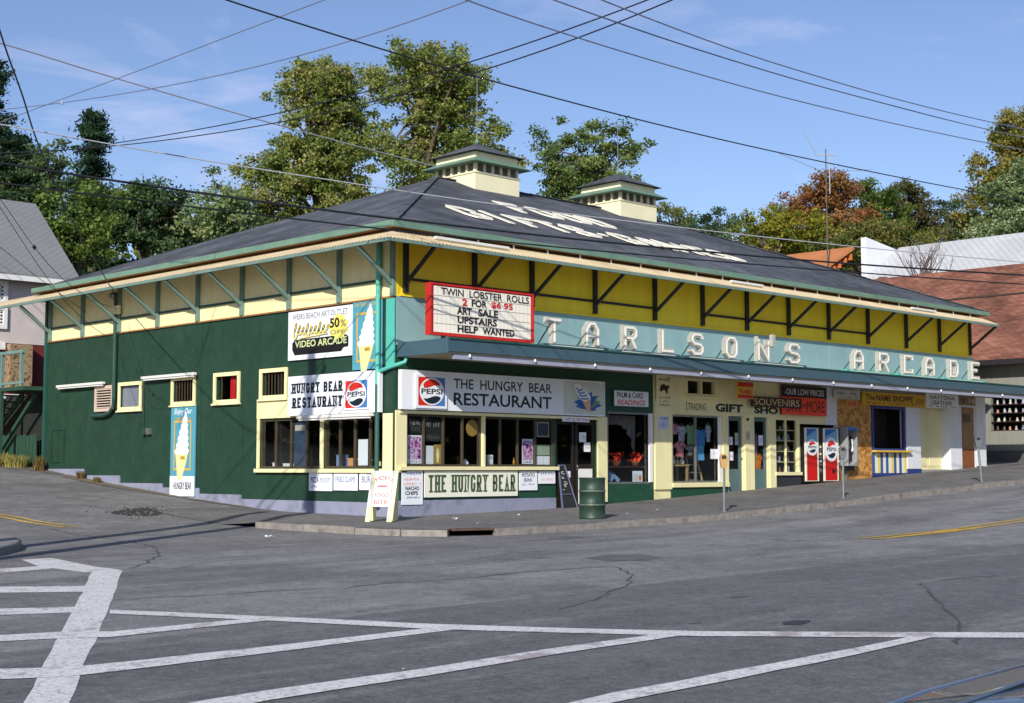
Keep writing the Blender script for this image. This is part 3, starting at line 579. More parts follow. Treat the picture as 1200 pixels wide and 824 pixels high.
EX0, EX1, EY0, EY1, EZ, RZ = -.5, 27.2, -.5, 17.1, 6.66, 10.2
arc = thing('arcade_building', 'dark green and yellow corner arcade building with slate hip roof and street canopy', 'building')
# ---- side wall of green sheets over a stepped foundation (face L: s = -v)
LH = [(-2.64, -.36, 1.08, 2.3), (-5.33, -2.76, 1.08, 2.3), (-12.4, -11.28, 2.82, 3.46), (-9.5, -8.46, 2.88, 3.48), (-7.38, -6.33, 2.86, 3.5), (-5.25, -4.23, 2.9, 3.5)]
STEP = [(17.0, 14.45, 1.06), (14.45, 12.32, .87), (12.32, 9.98, .66), (9.98, 8.11, .55), (8.11, 6.12, .40), (6.12, 0, .29)]
edges = [17.0, 15.7, 14.45, 13.4, 12.32, 11.15, 9.98, 9.05, 8.11, 7.1, 6.12, 5.4, 4.1, 2.7, 1.4, .02]
for a, b in zip(edges, edges[1:]):
    zb = next(z for v1, v0, z in STEP if v0 - 1e-6 <= (a + b) / 2 <= v1)
    j = random.uniform(-.006, .006)
    holes(MB(), 'L', -a + .004, -b - .004, zb, 5.0, LH, -.12, j).build('wall_sheet', M_green, arc)
for v1, v0, z in STEP: FB('L', -v1, -v0, -.6, z - .004, -.2, .03 if v0 else .028).build('foundation_block', M_found, arc)
FB('L', -5.45, -2.66, 2.33, 2.76, .0, .03).build('trim_board', M_cream, arc)
FB('L', -17.0, -.02, 4.99, 5.03, -.02, .05).build('ledge', M_rust, arc)
for k in range(34): MB().lathe([(.0, 0), (.018, .004), (.0, .008)], (0, 0, 0), 6).build('nail_head', M_steel, arc).matrix_world = Matrix.Translation((-.012, random.uniform(.6, 16.5), random.choice((1.3, 2.5, 2.55, 3.7, 4.2)) + random.uniform(-.1, .1))) @ Matrix.Rotation(-math.pi / 2, 4, 'Y')
# cream upper wall, side
for i, (a, b) in enumerate(zip([17.0, 14.7, 12.5, 10.36, 8.29, 6.17, 4.1, 2.04], [14.7, 12.5, 10.36, 8.29, 6.17, 4.1, 2.04, 0.02])):
    FB('L', -a + .003, -b - .003, 5.03, 6.6, -.12, random.uniform(-.004, .004)).build('upper_panel', M_cream, arc)
LP = [.03, .52, 2.04, 4.09, 6.17, 8.29, 10.37, 12.5, 14.7, 16.78]
for i, v in enumerate(LP):
    w = .12
    FB('L', -v - w / 2, -v + w / 2, 5.03 if v != .52 else 3.4, 6.34, .012, .09).build('post', M_ltgr, arc)
    if i == 1: continue
    MB().bar((-.06, v, 5.30), (-1.05, v, 6.06), .07, .09).build('brace', M_ltgr, arc)
for a, b in zip(LP[1:], LP[2:]): FB('L', -b + .06, -a - .06, 5.40, 5.455, .004, .05).build('rail', M_dkgr, arc)
# yellow upper wall, street side
RPst = [.28, 2.45, 4.42, 6.77, 9.2, 11.3, 13.4, 15.51, 17.68, 19.96, 22.34, 24.55]
cuts = [.02] + RPst[1:] + [UW]
for a, b in zip(cuts, cuts[1:]): FB('R', a + .003, b - .003, 5.05, 6.6, -.12, random.uniform(-.004, .004)).build('upper_panel', M_yellow, arc)
for i, u in enumerate(RPst):
    FB('R', u - .06, u + .06, 5.12, 6.34, .012, .09).build('post', M_tim, arc)
    MB().bar((u, -.06, 5.34), (u, -1.05, 6.08), .06, .08).build('brace', M_tim, arc)
FB('R', UW - .1, UW, 5.12, 6.34, .012, .09).build('post', M_tim, arc)
MB().bar((UW - .05, -.06, 5.34), (UW - .05, -1.05, 6.08), .06, .08).build('brace', M_tim, arc)
for i, (a, b) in enumerate(zip(RPst, RPst[1:])):
    if i in (4,) or i >= 9: continue
    FB('R', a + .06, b - .06, 5.42, 5.48, .004, .05).build('rail', M_tim, arc)
MB().box(-.012, .1, -.012, .1, 5.03, 6.5).build('corner_post', M_yellow, arc)
FB('R', .12, UW, 5.035, 5.07, .0, .05).build('ledge', M_yellow, arc)
# teal band above the canopy
bc = [.04, 2.45, 4.42, 6.77, 9.2, 11.3, 13.4, 15.51, 17.68, 19.96, 22.34, 24.55, UW + .2]
for a, b in zip(bc, bc[1:]): FB('R', a + .002, b - .002, 3.9, 5.03, -.1, .03 + random.uniform(-.004, .004)).build('band_panel', M_teal, arc)
FB('L', -.28, .02, 3.36, 4.98, .0, .035).build('corner_board', M_turq, arc)
# back and far walls
MB().box(UW - .12, UW, .12, VW, -.5, 6.6).box(.12, UW - .12, VW - .12, VW, -.5, 6.6).build('rear_wall', M_green, arc)
FB('L', -17.06, -16.94, 1.0, 6.34, .01, .09).build('corner_post', M_dkgr, arc)
# pent awning: corrugated sheet from under the eave out to a green rail
def awning(f, s0, s1, name):
    n_ = int((s1 - s0) / .055); vs = []; fs = []
    for i in range(n_ + 1):
        s = s0 + (s1 - s0) * i / n_; b = .014 if i % 2 else -.014
        di = .17 if (s < 0) == (f == 'L') else min(1.095, max(.17, abs(s)))            # mitred at the corner
        vs += [FP(f, s, 6.53 - .38 * (di - .17) / .93 + b, di), FP(f, s, 6.15 + b, 1.1)]
    for i in range(n_): fs.append((2 * i, 2 * i + 1, 2 * i + 3, 2 * i + 2))
    return MB().add(vs, fs).build(name, M_tan, arc)
awning('R', -1.1, UW + .05, 'awning_sheet')
awning('L', -19.8, 1.1, 'awning_sheet')
FB('R', -1.13, UW + .08, 6.07, 6.135, 1.06, 1.12).build('awning_rail', M_ltgr, arc)
FB('L', -19.8, 1.06, 6.07, 6.135, 1.06, 1.12).build('awning_rail', M_ltgr, arc)
FB('R', .0, UW, 6.36, 6.56, .1, .16).build('eave_board', M_rust, arc)
FB('L', -17.0, -.0, 6.36, 6.56, .1, .16).build('eave_board', M_rust, arc)
MB().tube([(.6, -.45, 6.42), (26.6, -.45, 6.40)], .02, 6).build('lamp_pipe', M_tan, arc)
for i in range(22):
    u = 1.0 + i * 1.19
    MB().tube([(u, -.45, 6.36), (u, -.45, 6.52)], .025, 6).build('pipe_bracket', M_lamp, arc)
for u0, u1 in ((.55, 2.9), (11.7, 13.2), (21.5, 23.0)):
    FB('R', u0, u1, 6.33, 6.39, .72, .80).build('tube_lamp', M_lamp, arc)
# hip roof
H = (RZ - EZ) / 9.0; xm = EX0 + 9.0; xn = EX1 - 9.0; ym = (EY0 + EY1) / 2
def roof_part(name, poly, th=.05): return MB().prism(poly, (0, 0, -th)).build(name, M_roof, arc)
A = (EX0, EY0, EZ); B = (EX1, EY0, EZ); C_ = (EX1, EY1, EZ); D = (EX0, EY1, EZ); E1 = (xm, ym, RZ); E2 = (xn, ym, RZ)
roof_part('roof_slope', [A, B, E2, E1]); roof_part('roof_slope', [D, A, E1]); roof_part('roof_slope', [C_, D, E1, E2]); roof_part('roof_slope', [B, C_, E2])
def fascia(p, q, m=M_eave): return MB().bar((p[0], p[1], EZ - .06), (q[0], q[1], EZ - .06), .05, .14).build('eave_fascia', m, arc)
o = .03
fascia((EX0 - o, EY0 - o, 0), (EX1 + o, EY0 - o, 0)); fascia((EX0 - o, EY0 - .005, 0), (EX0 - o, EY1, 0)); fascia((EX1 + o, EY0, 0), (EX1 + o, EY1, 0)); fascia((EX0, EY1 + o, 0), (EX1, EY1 + o, 0))
MB().box(EX0, EX1, EY0, EY1, EZ - .13, EZ - .09).build('eave_soffit', M_rust, arc)
for p, q in ((A, E1), (B, E2), (E1, E2)):
    p = Vector(p); q = Vector(q); n_ = 26
    for i in range(n_):
        a = p.lerp(q, i / n_); b = p.lerp(q, (i + 1.02) / n_)
        MB().bar(a + Vector((0, 0, .02 + .008 * (i % 2))), b + Vector((0, 0, .012 + .008 * (i % 2))), .2, .025).build('ridge_cap', M_roof, arc)
# ---- cupolas
M_screen = mat('cupola_screen', c(104, 100, 92), .7, .2, 12); M_cup = mat('cupola_cream', c(240, 234, 196), .6, .05, 2)
def cupola(uc, label, rod):
    h = .97; vc = ym; zb = 9.55
    t = thing('cupola', label, 'cupola', (uc, vc, RZ - .1), 'roof cupolas')
    MB().box(uc - h, uc + h, vc - h, vc + h, zb, 10.55).build('wall', M_cup, t)
    MB().box(uc - h - .03, uc + h + .03, vc - h - .03, vc + h + .03, 10.55, 10.60).build('sill', M_cup, t)
    MB().box(uc - h + .07, uc + h - .07, vc - h + .07, vc + h - .07, 10.6, 10.92).build('louvre_screen', M_screen, t)
    for k in range(6):
        x = -h + .07 + (2 * h - .14) * k / 5
        for q in ((uc + x, vc - h + .04), (uc - h + .04, vc + x)):
            MB().box(q[0] - .035, q[0] + .035, q[1] - .035, q[1] + .035, 10.6, 10.92).build('mullion', M_cup, t)
    E = 1.28
    a = [(uc - E, vc - E, 10.86), (uc + E, vc - E, 10.86), (uc + E, vc + E, 10.86), (uc - E, vc + E, 10.86)]; b = .93
    bq = [(uc - b, vc - b, 11.06), (uc + b, vc - b, 11.06), (uc + b, vc + b, 11.06), (uc - b, vc + b, 11.06)]
    mb = MB().add(a + bq, [(0, 1, 2, 3)] + [(i, (i + 1) % 4, 4 + (i + 1) % 4, 4 + i) for i in range(4)]); mb.build('lower_eave', M_eave, t)
    MB().box(uc - b, uc + b, vc - b, vc + b, 11.04, 11.24).build('frieze', M_cup, t)
    E = 1.12; a = [(uc - E, vc - E, 11.24), (uc + E, vc - E, 11.24), (uc + E, vc + E, 11.24), (uc - E, vc + E, 11.24), (uc, vc, 11.78)]
    MB().add(a, [(3, 2, 1, 0)] + [(i, (i + 1) % 4, 4) for i in range(4)]).build('cap_roof', M_roof, t)
    MB().lathe([(.05, 0), (.09, .06), (.03, .16), (.02, .3)], (uc, vc, 11.74), 10).build('finial', M_eave, t)
    MB().tube([(uc, vc, 11.8), (uc, vc, rod)], [.022, .012], 6).build('lightning_rod', M_steel, t)
    t.location.z -= .2
cupola(10.28, 'cream cupola at the left end of the slate roof, below the taller lightning rod', 14.1)
cupola(17.16, 'cream cupola further right along the slate roof ridge', 13.5)
# ---- white lettering laid on the roof slope
M_roofl = mat('roof_letter', c(236, 232, 214), .6, .05)
rl = thing('roof_lettering', 'white block letters FOOD GIFTS-GAMES laid on the slate roof slope', 'sign', (4, 1.6, 7.5))
def roofP(x, y, d): return (x, y, EZ + (y - EY0) * H + .05 + d)
for ch, a, b in [('G', 3.85, 4.85), ('I', 5.15, 5.55), ('F', 6.1, 6.9), ('T', 7.0, 7.95), ('S', 8.15, 9.1), ('-', 9.3, 9.9), ('G', 10.2, 11.15), ('A', 11.5, 12.3), ('M', 12.55, 13.55), ('E', 13.9, 14.75), ('S', 14.95, 15.85)]:
    mb = MB(); glyph(mb, ch, a, b, 1.6, 2.85, .2, roofP, 0, .03); mb.build('letter', M_roofl, rl)
for ch, a, b in [('F', 8.1, 8.95), ('O', 9.2, 10.1), ('O', 10.4, 11.35), ('D', 11.6, 12.5)]:
    mb = MB(); glyph(mb, ch, a, b, 4.0, 5.3, .2, roofP, 0, .03); mb.build('letter', M_roofl, rl)
# ---- canopy over the pavement
can = [('canopy_deck', .12, UW + 1.1, 3.86, 3.92, .03, 1.72, mat('bounce_roofing', c(206, 202, 192), .6, .1, 3, stain=c(150, 146, 138), stain_amt=.5)), ('canopy_fascia', .1, UW + 1.12, 3.66, 3.93, 1.72, 1.77, M_slate), ('canopy_lip', .08, UW + 1.14, 3.93, 3.97, 1.66, 1.80, M_dkgr), ('light_strip', .3, UW + 1.0, 3.50, 3.645, 1.60, 1.70, mat('strip_lavender', c(158, 162, 178), .5, .08))]  # deck top coloured pale to bounce sun up onto the yellow wall
for n_, a, b, z0, z1, d0, d1, m in can: FB('R', a, b, z0, z1, d0, d1).build(n_, m, arc)
FB('R', .06, .1, 3.62, 3.95, .02, 1.77).build('canopy_end', M_slate, arc); FB('R', UW + 1.12, UW + 1.16, 3.62, 3.95, .02, 1.77).build('canopy_end', M_slate, arc)
FB('R', .14, UW + 1.08, 3.62, 3.66, .04, 1.71).build('canopy_soffit', mat('soffit_boards', c(170, 160, 130), .7, .12, 3), arc)
M_bulb = mat('bulb_glass', c(245, 245, 240), .15, .02)
for i in range(13):
    u = .75 + 2.08 * i
    MB().lathe([(.01, -.055), (.025, -.04), (.03, -.015), (.02, .02)], (u, -1.73, 3.60), 10).build('bulb', M_bulb, arc)
# drain pipe down the corner
pp = thing('drainpipe', 'turquoise drainpipe down the building corner turning dark green lower down', 'pipe', (-.12, .42, .2))
MB().tube([(-.13, .46, 6.2), (-.13, .46, 3.0)], .055, 10).build('pipe', M_turq, pp)
MB().tube([(-.13, .46, 3.0), (-.13, .46, 1.1), (-.13, .46, .2)], .056, 10).build('lower_pipe', M_dkgr, pp)
MB().tube([(.2, -.22, 3.66), (.14, -.2, 3.5), (-.05, -.08, 3.42), (-.13, .4, 3.30)], .045, 10).build('elbow', M_turq, pp)
# ---- street level shop front (face R)
B0 = -.5
RH1 = [(.35, 2.75, 1.12, 2.32), (2.81, 5.26, 1.12, 2.32), (5.31, 6.84, -.6, 2.33)]
holes(MB(), 'R', .02, 5.30, .34, 3.86, RH1, -.15, 0).build('front_wall', M_green2, arc)
holes(MB(), 'R', 5.30, 7.22, B0, 3.86, RH1, -.15, 0).build('front_wall', M_green2, arc)
FB('R', -.03, 5.30, B0, .335, -.15, .025).build('foundation_block', M_found, arc)
FB('R', 5.31, 6.84, B0, .05, -.15, .12).build('door_step', mat('step_concrete', (.3, .29, .27), .9, .15, 4), arc)
holes(MB(), 'R', 7.22, 9.15, B0, 3.86, [(7.3, 9.1, .66, 2.57)], -.15, 0).build('front_wall', M_green2, arc)
RH3 = [(9.97, 12.15, .67, 2.56), (12.48, 13.19, -.6, 2.58), (13.72, 14.41, -.6, 2.6), (14.8, 16.0, .9, 2.57), (16.08, 17.5, -.6, 2.43), (10.55, 11.92, 3.1, 3.6)]
holes(MB(), 'R', 9.15, 17.5, B0, 3.86, RH3, -.15, 0).build('front_wall', M_creamR, arc)
M_wside = mat('white_front', c(222, 226, 232), .6, .05, 2, streak=.6)
RH4 = [(17.5, 18.13, -.6, 2.43), (20.14, 22.14, 1.65, 3.1), (23.08, 25.14, -.6, 3.2), (25.95, 26.97, -.6, 3.24)]
holes(MB(), 'R', 17.5, 27.05, B0, 3.86, RH4, -.15, 0).build('front_wall', M_wside, arc)
for k in range(15):
    z0 = 1.15 + .18 * k; FB('R', 27.06, 27.74, z0, z0 + .176, -.4, .02 + .004 * (k % 2)).build('clapboard', M_wside, arc)
FB('R', 9.86, 12.42, B0, .545, .0, .03).build('base_board', M_green2, arc)
FB('R', 12.42, 13.3, B0, .40, .0, .06).build('base_board', mat('grey_green_step', c(98, 150, 128), .7, .12), arc)
FB('R', 14.5, 16.06, B0, .86, .0, .03).build('base_board', mat('dark_base', c(44, 46, 52), .7, .15), arc)
FB('R', .02, .34, .98, 2.40, .002, .05).build('pilaster', M_creamR, arc)
FB('L', -.34, -.0, .98, 2.33, .036, .06).build('pilaster', M_cream, arc)
FB('R', 6.85, 7.21, .2, 2.42, .002, .06).build('pilaster', M_creamR, arc)
FB('R', 9.16, 9.86, .5, 2.95, .002, .06).build('pilaster', M_creamR, arc)
FB('R', 13.24, 13.68, .35, 2.62, .002, .05).build('pilaster', M_creamR, arc)
FB('R', 14.46, 14.76, .4, 2.62, .002, .05).build('pilaster', M_creamR, arc)
FB('R', 12.2, 12.44, .545, 2.6, .002, .05).build('pilaster', M_creamR, arc)
FB('R', 9.87, 14.9, 2.58, 2.66, .0, .06).build('trim_board', M_creamR, arc)
FB('R', 9.87, 12.42, .55, .665, .0, .09).build('sill', M_creamR, arc)
FB('R', 14.72, 16.06, .865, .96, .0, .09).build('sill', M_creamR, arc)
FB('R', .1, 5.32, 1.03, 1.115, .0, .12).build('sill', M_creamR, arc)
FB('R', .1, 6.9, 2.33, 2.40, .0, .09).build('trim_board', M_creamR, arc)
FB('L', -5.45, -.12, .97, 1.06, .0, .10).build('sill', M_cream, arc)
# floors and dark rooms behind the glass
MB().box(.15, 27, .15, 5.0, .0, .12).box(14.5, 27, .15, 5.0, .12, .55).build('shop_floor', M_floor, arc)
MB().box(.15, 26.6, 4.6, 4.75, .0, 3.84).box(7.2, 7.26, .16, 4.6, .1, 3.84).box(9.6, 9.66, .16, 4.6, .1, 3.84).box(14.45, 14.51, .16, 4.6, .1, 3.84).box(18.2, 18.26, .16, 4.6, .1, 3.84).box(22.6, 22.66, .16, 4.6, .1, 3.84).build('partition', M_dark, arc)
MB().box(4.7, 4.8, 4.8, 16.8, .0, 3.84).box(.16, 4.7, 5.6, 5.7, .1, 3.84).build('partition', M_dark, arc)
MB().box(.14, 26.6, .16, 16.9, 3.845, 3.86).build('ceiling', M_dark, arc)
# ---- windows and doors
def window(f, s0, s1, z0, z1, mull, m=M_alu, w=.045, glass=True, dep=(-.10, -.03), trans=None):
    wf = frame(MB(), f, s0, s1, z0, z1, w, *dep).build('window', m, arc)
    for x in mull: FB(f, x - w / 2, x + w / 2, z0 + w, z1 - w, *dep).build('mullion', m, wf)
    for zt in (trans or []): FB(f, s0 + w, s1 - w, zt - .02, zt + .02, dep[0] + .003, dep[1] - .003).build('transom', m, wf)
    if glass: FB(f, s0 + w * .5, s1 - w * .5, z0 + w * .5, z1 - w * .5, -.068, -.062).build('pane', M_glass, wf)
    return wf
window('R', .35, 2.75, 1.12, 2.32, (.93, 1.54, 2.15)); window('R', 2.81, 5.26, 1.12, 2.32, (3.40, 4.0, 4.62))
FB('R', 2.745, 2.815, 1.12, 2.33, -.08, .05).build('post', M_creamR, arc)
window('L', -5.33, -2.76, 1.08, 2.3, (-4.7, -4.05, -3.4)); window('L', -2.64, -.36, 1.08, 2.3, (-2.07, -1.5, -.93))
FB('L', -2.755, -2.645, 1.07, 2.32, -.08, .04).build('post', M_cream, arc)
FB('L', -5.42, -5.335, 1.07, 2.32, -.02, .04).build('window_casing', M_cream, arc)
window('R', 7.3, 9.1, .66, 2.57, (), M_steel, .05); FB('R', 8.96, 9.09, .7, 2.56, -.03, .03).build('white_jamb', M_white, arc)
window('R', 9.97, 12.15, .67, 2.56, (11.04,), M_steel, .05); FB('R', 12.02, 12.13, .68, 2.55, -.02, .025).build('white_jamb', M_white, arc)
window('R', 14.8, 16.0, .9, 2.57, (15.4,), M_creamR, .04)
window('R', 10.55, 11.92, 3.1, 3.6, (11.24,), M_creamR, .07, dep=(-.10, .03)); FB('R', 10.45, 12.02, 3.02, 3.095, .0, .12).build('sill', M_creamR, arc)
for k, (a, b, z0, z1) in enumerate(LH[2:]):
    w_ = frame(MB(), 'L', a - .09, b + .09, z0 - .09, z1 + .09, .1, .008, .05).build('window', M_cream, arc)
    FB('L', a - .12, b + .12, z0 - .13, z0 - .085, .008, .09).build('sill', M_cream, w_)
    FB('L', a, b, z0, z1, -.07, -.062).build('pane', M_glass if k != 0 else mat('frosted_pane', c(120, 128, 140), .25, .1), w_)
    if k in (1, 3):
        for q in range(7): FB('L', a + .1 + (b - a - .2) * q / 6 - .012, a + .1 + (b - a - .2) * q / 6 + .012, z0, z1, -.04, -.02).build('bar', M_alu, w_)
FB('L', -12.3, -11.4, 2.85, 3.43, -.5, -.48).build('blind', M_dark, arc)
t = thing('wall_vent', 'louvred pinkish vent on the green side wall beside the bent pipe', 'vent', (-.05, 13.3, 2.7)); M_vent = mat('vent_pink', c(206, 186, 168), .6, .1)
frame(MB(), 'L', -13.85, -12.78, 2.74, 3.5, .09, .01, .06).build('vent_frame', M_vent, t)
FB('L', -13.77, -12.86, 2.82, 3.42, .008, .012).build('backing', M_black, t)
for q in range(8): MB().bar(FP('L', -13.76, 2.86 + q * .075, .035), FP('L', -12.87, 2.86 + q * .075, .035), .03, .03).build('slat', M_vent, t)
def door(f, s0, s1, z0, z1, m, lights, dep=(-.10, -.05), kick=.5, name='door'):
    d = holes(MB(), f, s0 + .01, s1 - .01, z0, z1, lights, *dep).build(name, m, arc)
    for a, b, p, q in lights: FB(f, a - .01, b + .01, p - .01, q + .01, -.078, -.072).build('pane', M_glass, d)
    return d
M_door = mat('grey_green_door', c(86, 112, 112), .5, .1)
M_dkdoor = mat('dark_door', c(34, 28, 24), .5, .15)
d_ = door('R', 5.33, 6.05, .05, 2.31, M_dkdoor, [(5.42, 5.97, 1.18, 2.2)])
d_ = door('R', 6.09, 6.82, .05, 2.31, M_dkdoor, [(6.18, 6.73, 1.18, 2.2)])
FB('R', 6.2, 6.72, .16, 1.06, -.05, -.035).build('kick_panel', M_white, d_); MB().tube([(6.13, .03, 1.05), (6.13, -.0, 1.1), (6.13, .03, 1.15)], .012, 6).build('handle', M_steel, d_)
d_ = door('R', 12.49, 13.18, .4, 2.57, M_door, [(12.6, 13.07, 1.05, 2.45)]); MB().lathe([(.0, 0), (.03, .01), (.03, .04), (0, .05)], (13.13, .02, 1.35), 8).build('handle', M_steel, d_)
d_ = door('R', 13.73, 14.40, .44, 2.58, M_door, [(13.83, 14.3, 1.05, 2.46)]); MB().lathe([(.0, 0), (.03, .01), (.03, .04), (0, .05)], (13.78, .02, 1.4), 8).build('handle', M_steel, d_)
# boarded shop, striped counter, cream doors, brown end door
def osbmat():
    m = mat('chipboard', c(186, 134, 66), .75, .2, 2)
    n = m.node_tree.nodes; l = m.node_tree.links; b = n['Principled BSDF']; g = n.new('ShaderNodeNewGeometry')
    v = n.new('ShaderNodeTexVoronoi'); v.inputs['Scale'].default_value = 11; l.new(g.outputs['Position'], v.inputs['Vector'])
    r = n.new('ShaderNodeValToRGB'); e = r.color_ramp.elements; e[0].color = c(150, 96, 40) + (1,); e[1].color = c(214, 164, 92) + (1,)
    sp = n.new('ShaderNodeSeparateColor'); l.new(v.outputs['Color'], sp.inputs[0]); l.new(sp.outputs[0], r.inputs[0]); l.new(r.outputs[0], b.inputs['Base Color']); return m
M_osb = osbmat()
FB('R', 18.14, 18.98, .66, 3.4, .0, .045).build('board_sheet', M_osb, arc); FB('R', 18.99, 20.05, .72, 3.4, .0, .038).build('board_sheet', M_osb, arc)
M_navy2 = mat('navy_frame', c(44, 62, 128), .5, .1)
frame(MB(), 'R', 20.1, 22.16, 1.62, 3.12, .1, -.05, .05).build('window', M_navy2, arc)
FB('R', 20.2, 22.06, 1.72, 3.02, -.6, -.58).build('shutter', mat('shutter_dark', (.012, .012, .014), .7, .2), arc)  # near-black sheet paints the unlit depth of the counter opening
FB('R', 20.05, 22.3, 1.60, 1.66, .051, .22).build('counter', M_gold, arc)
M_stripb = mat('stripe_blue', c(66, 92, 150), .6, .1); M_stripw = mat('stripe_white', c(232, 232, 220), .6, .05); M_stripy = mat('stripe_yellow', c(226, 208, 110), .6, .05)
x = 20.06
for k in range(13):
    w = .165; FB('R', x, x + w - .006, .92, 1.58, .0, .05).build('stripe_board', [M_stripb, M_stripw, M_stripy, M_stripb, M_stripw][k % 5] if k % 5 else M_stripb, arc); x += w
FB('R', 20.06, 22.18, .55, .915, .0, .045).build('base_board', M_navy2, arc)
FB('R', 22.2, 23.07, 1.06, 3.4, .0, .08).build('pilaster', M_wside, arc); FB('R', 22.19, 23.08, .5, 1.055, .0, .09).build('pilaster_base', M_navy2, arc)
for a, b in ((23.1, 24.1), (24.12, 25.12)):
    d_ = FB('R', a, b, 1.02, 3.2, -.34, -.28).build('door', M_creamR, arc)
    FB('R', a + .12, b - .12, 1.95, 3.02, -.28, -.265).build('door_panel', M_creamR, d_); FB('R', a + .12, b - .12, 1.15, 1.8, -.28, -.265).build('door_panel', M_creamR, d_)
FB('R', 25.125, 25.16, 1.03, 3.22, -.4, -.14).build('door_jamb', M_wside, arc)
FB('R', 23.08, 25.14, .5, 1.03, -.4, -.02).build('threshold', mat('step_concrete', (.3, .29, .27)), arc)
FB('R', 25.15, 25.93, .6, 3.3, .0, .05).build('pilaster', M_wside, arc)
M_brn = mat('brown_door', c(150, 112, 66), .6, .15, 3); M_brn2 = mat('brown_panel', c(132, 78, 42), .6, .2, 5)
d_ = FB('R', 25.96, 26.96, 1.0, 3.22, -.1, -.04).build('door', M_brn, arc); FB('R', 25.98, 26.94, 1.0, 1.75, -.04, -.02).build('kick_panel', M_brn2, d_); FB('R', 26.2, 26.7, 2.7, 3.0, -.04, -.025).build('notice', M_black, d_)
FB('R', 25.9, 27.1, .5, 1.0, -.15, .06).build('door_step', M_brn2, arc)
# ------------------------------------------------------------------ signs
def board(name, label, f, s0, s1, z0, z1, d0, d1, m, cat='sign', group=None, part='panel', rim=None, rw=.04):
    b = FP(f, (s0 + s1) / 2, z0, d0)
    t = thing(name, label, cat, b, group); FB(f, s0, s1, z0, z1, d0, d1).build(part, m, t)
    if rim: frame(MB(), f, s0 - .003, s1 + .003, z0 - .003, z1 + .003, rw, d0 + .004, d1 + .012).build('rim', rim, t)
    return t
def scribble(parent, f, s0, s1, z0, z1, d, m, n=10, name='lettering'):
    """small hand lettering too fine to read: short uneven strokes"""
    mb = MB(); w = (s1 - s0) / n
    for i in range(n):
        if random.random() < .12: continue
        x = s0 + w * i
        for k in range(random.choice((2, 3))):
            a = (x + w * random.uniform(.05, .85), z0 + (z1 - z0) * random.uniform(0, .35)); b = (a[0] + w * random.uniform(-.25, .35), z0 + (z1 - z0) * random.uniform(.65, 1))
            if k == 2: a = (x + w * .1, z0 + (z1 - z0) * random.uniform(.1, .9)); b = (x + w * .8, a[1] + (z1 - z0) * random.uniform(-.1, .1))
            ribbon(mb, [a, b], w * .09, w * .09, lambda p, q, r: FP(f, p, q, r), d + .0005 * k, d + .0005 * k)
    o = mb.build(name, m, parent); o['kind'] = 'stuff'; return o
M_pred = mat('cola_red', c(212, 44, 32), .4, .03); M_pblue = mat('cola_blue', c(70, 122, 190), .4, .03); M_pdark = mat('cola_navy', c(22, 40, 52), .4, .03)
def pepsi(parent, f, s0, s1, z0, z1, d, corners=True):
    cs = (s0 + s1) / 2; cz = (z0 + z1) / 2; rs = (s1 - s0) / 2 * .92; rz = (z1 - z0) / 2 * .96
    if corners:
        poly2(f, [(s0, z0), (cs, z0), (cs, z1), (s0, z1)], d).build('red_corner', M_pred, parent)
        poly2(f, [(cs, z0), (s1, z0), (s1, z1), (cs, z1)], d).build('blue_corner', M_pblue, parent)
    disc(f, cs, cz, rs, rz, d + .004).build('roundel', M_signw, parent)
    r2, q2 = rs * .86, rz * .9
    up = [(cs + r2 * math.cos(t), cz + q2 * math.sin(t)) for t in np.linspace(R_(38), R_(146), 14)] + [(cs + r2 * x, cz + q2 * (.40 + .13 * math.sin(x * 3.1 + .3))) for x in np.linspace(-.75, .72, 9)]
    poly2(f, up, d + .008).build('red_wave', M_pred, parent)
    dn = [(cs + r2 * math.cos(t), cz + q2 * math.sin(t)) for t in np.linspace(R_(216), R_(326), 14)] + [(cs + r2 * x, cz + q2 * (-.47 + .12 * math.sin(x * 3.1 + .3))) for x in np.linspace(.76, -.74, 9)]
    poly2(f, dn, d + .008).build('blue_wave', M_pdark, parent)
    text(parent, f, cs - rs * .86, cs + rs * .86, cz - rz * .19, cz + rz * .2, d + .009, 'PEPSI', M_pdark, .02)
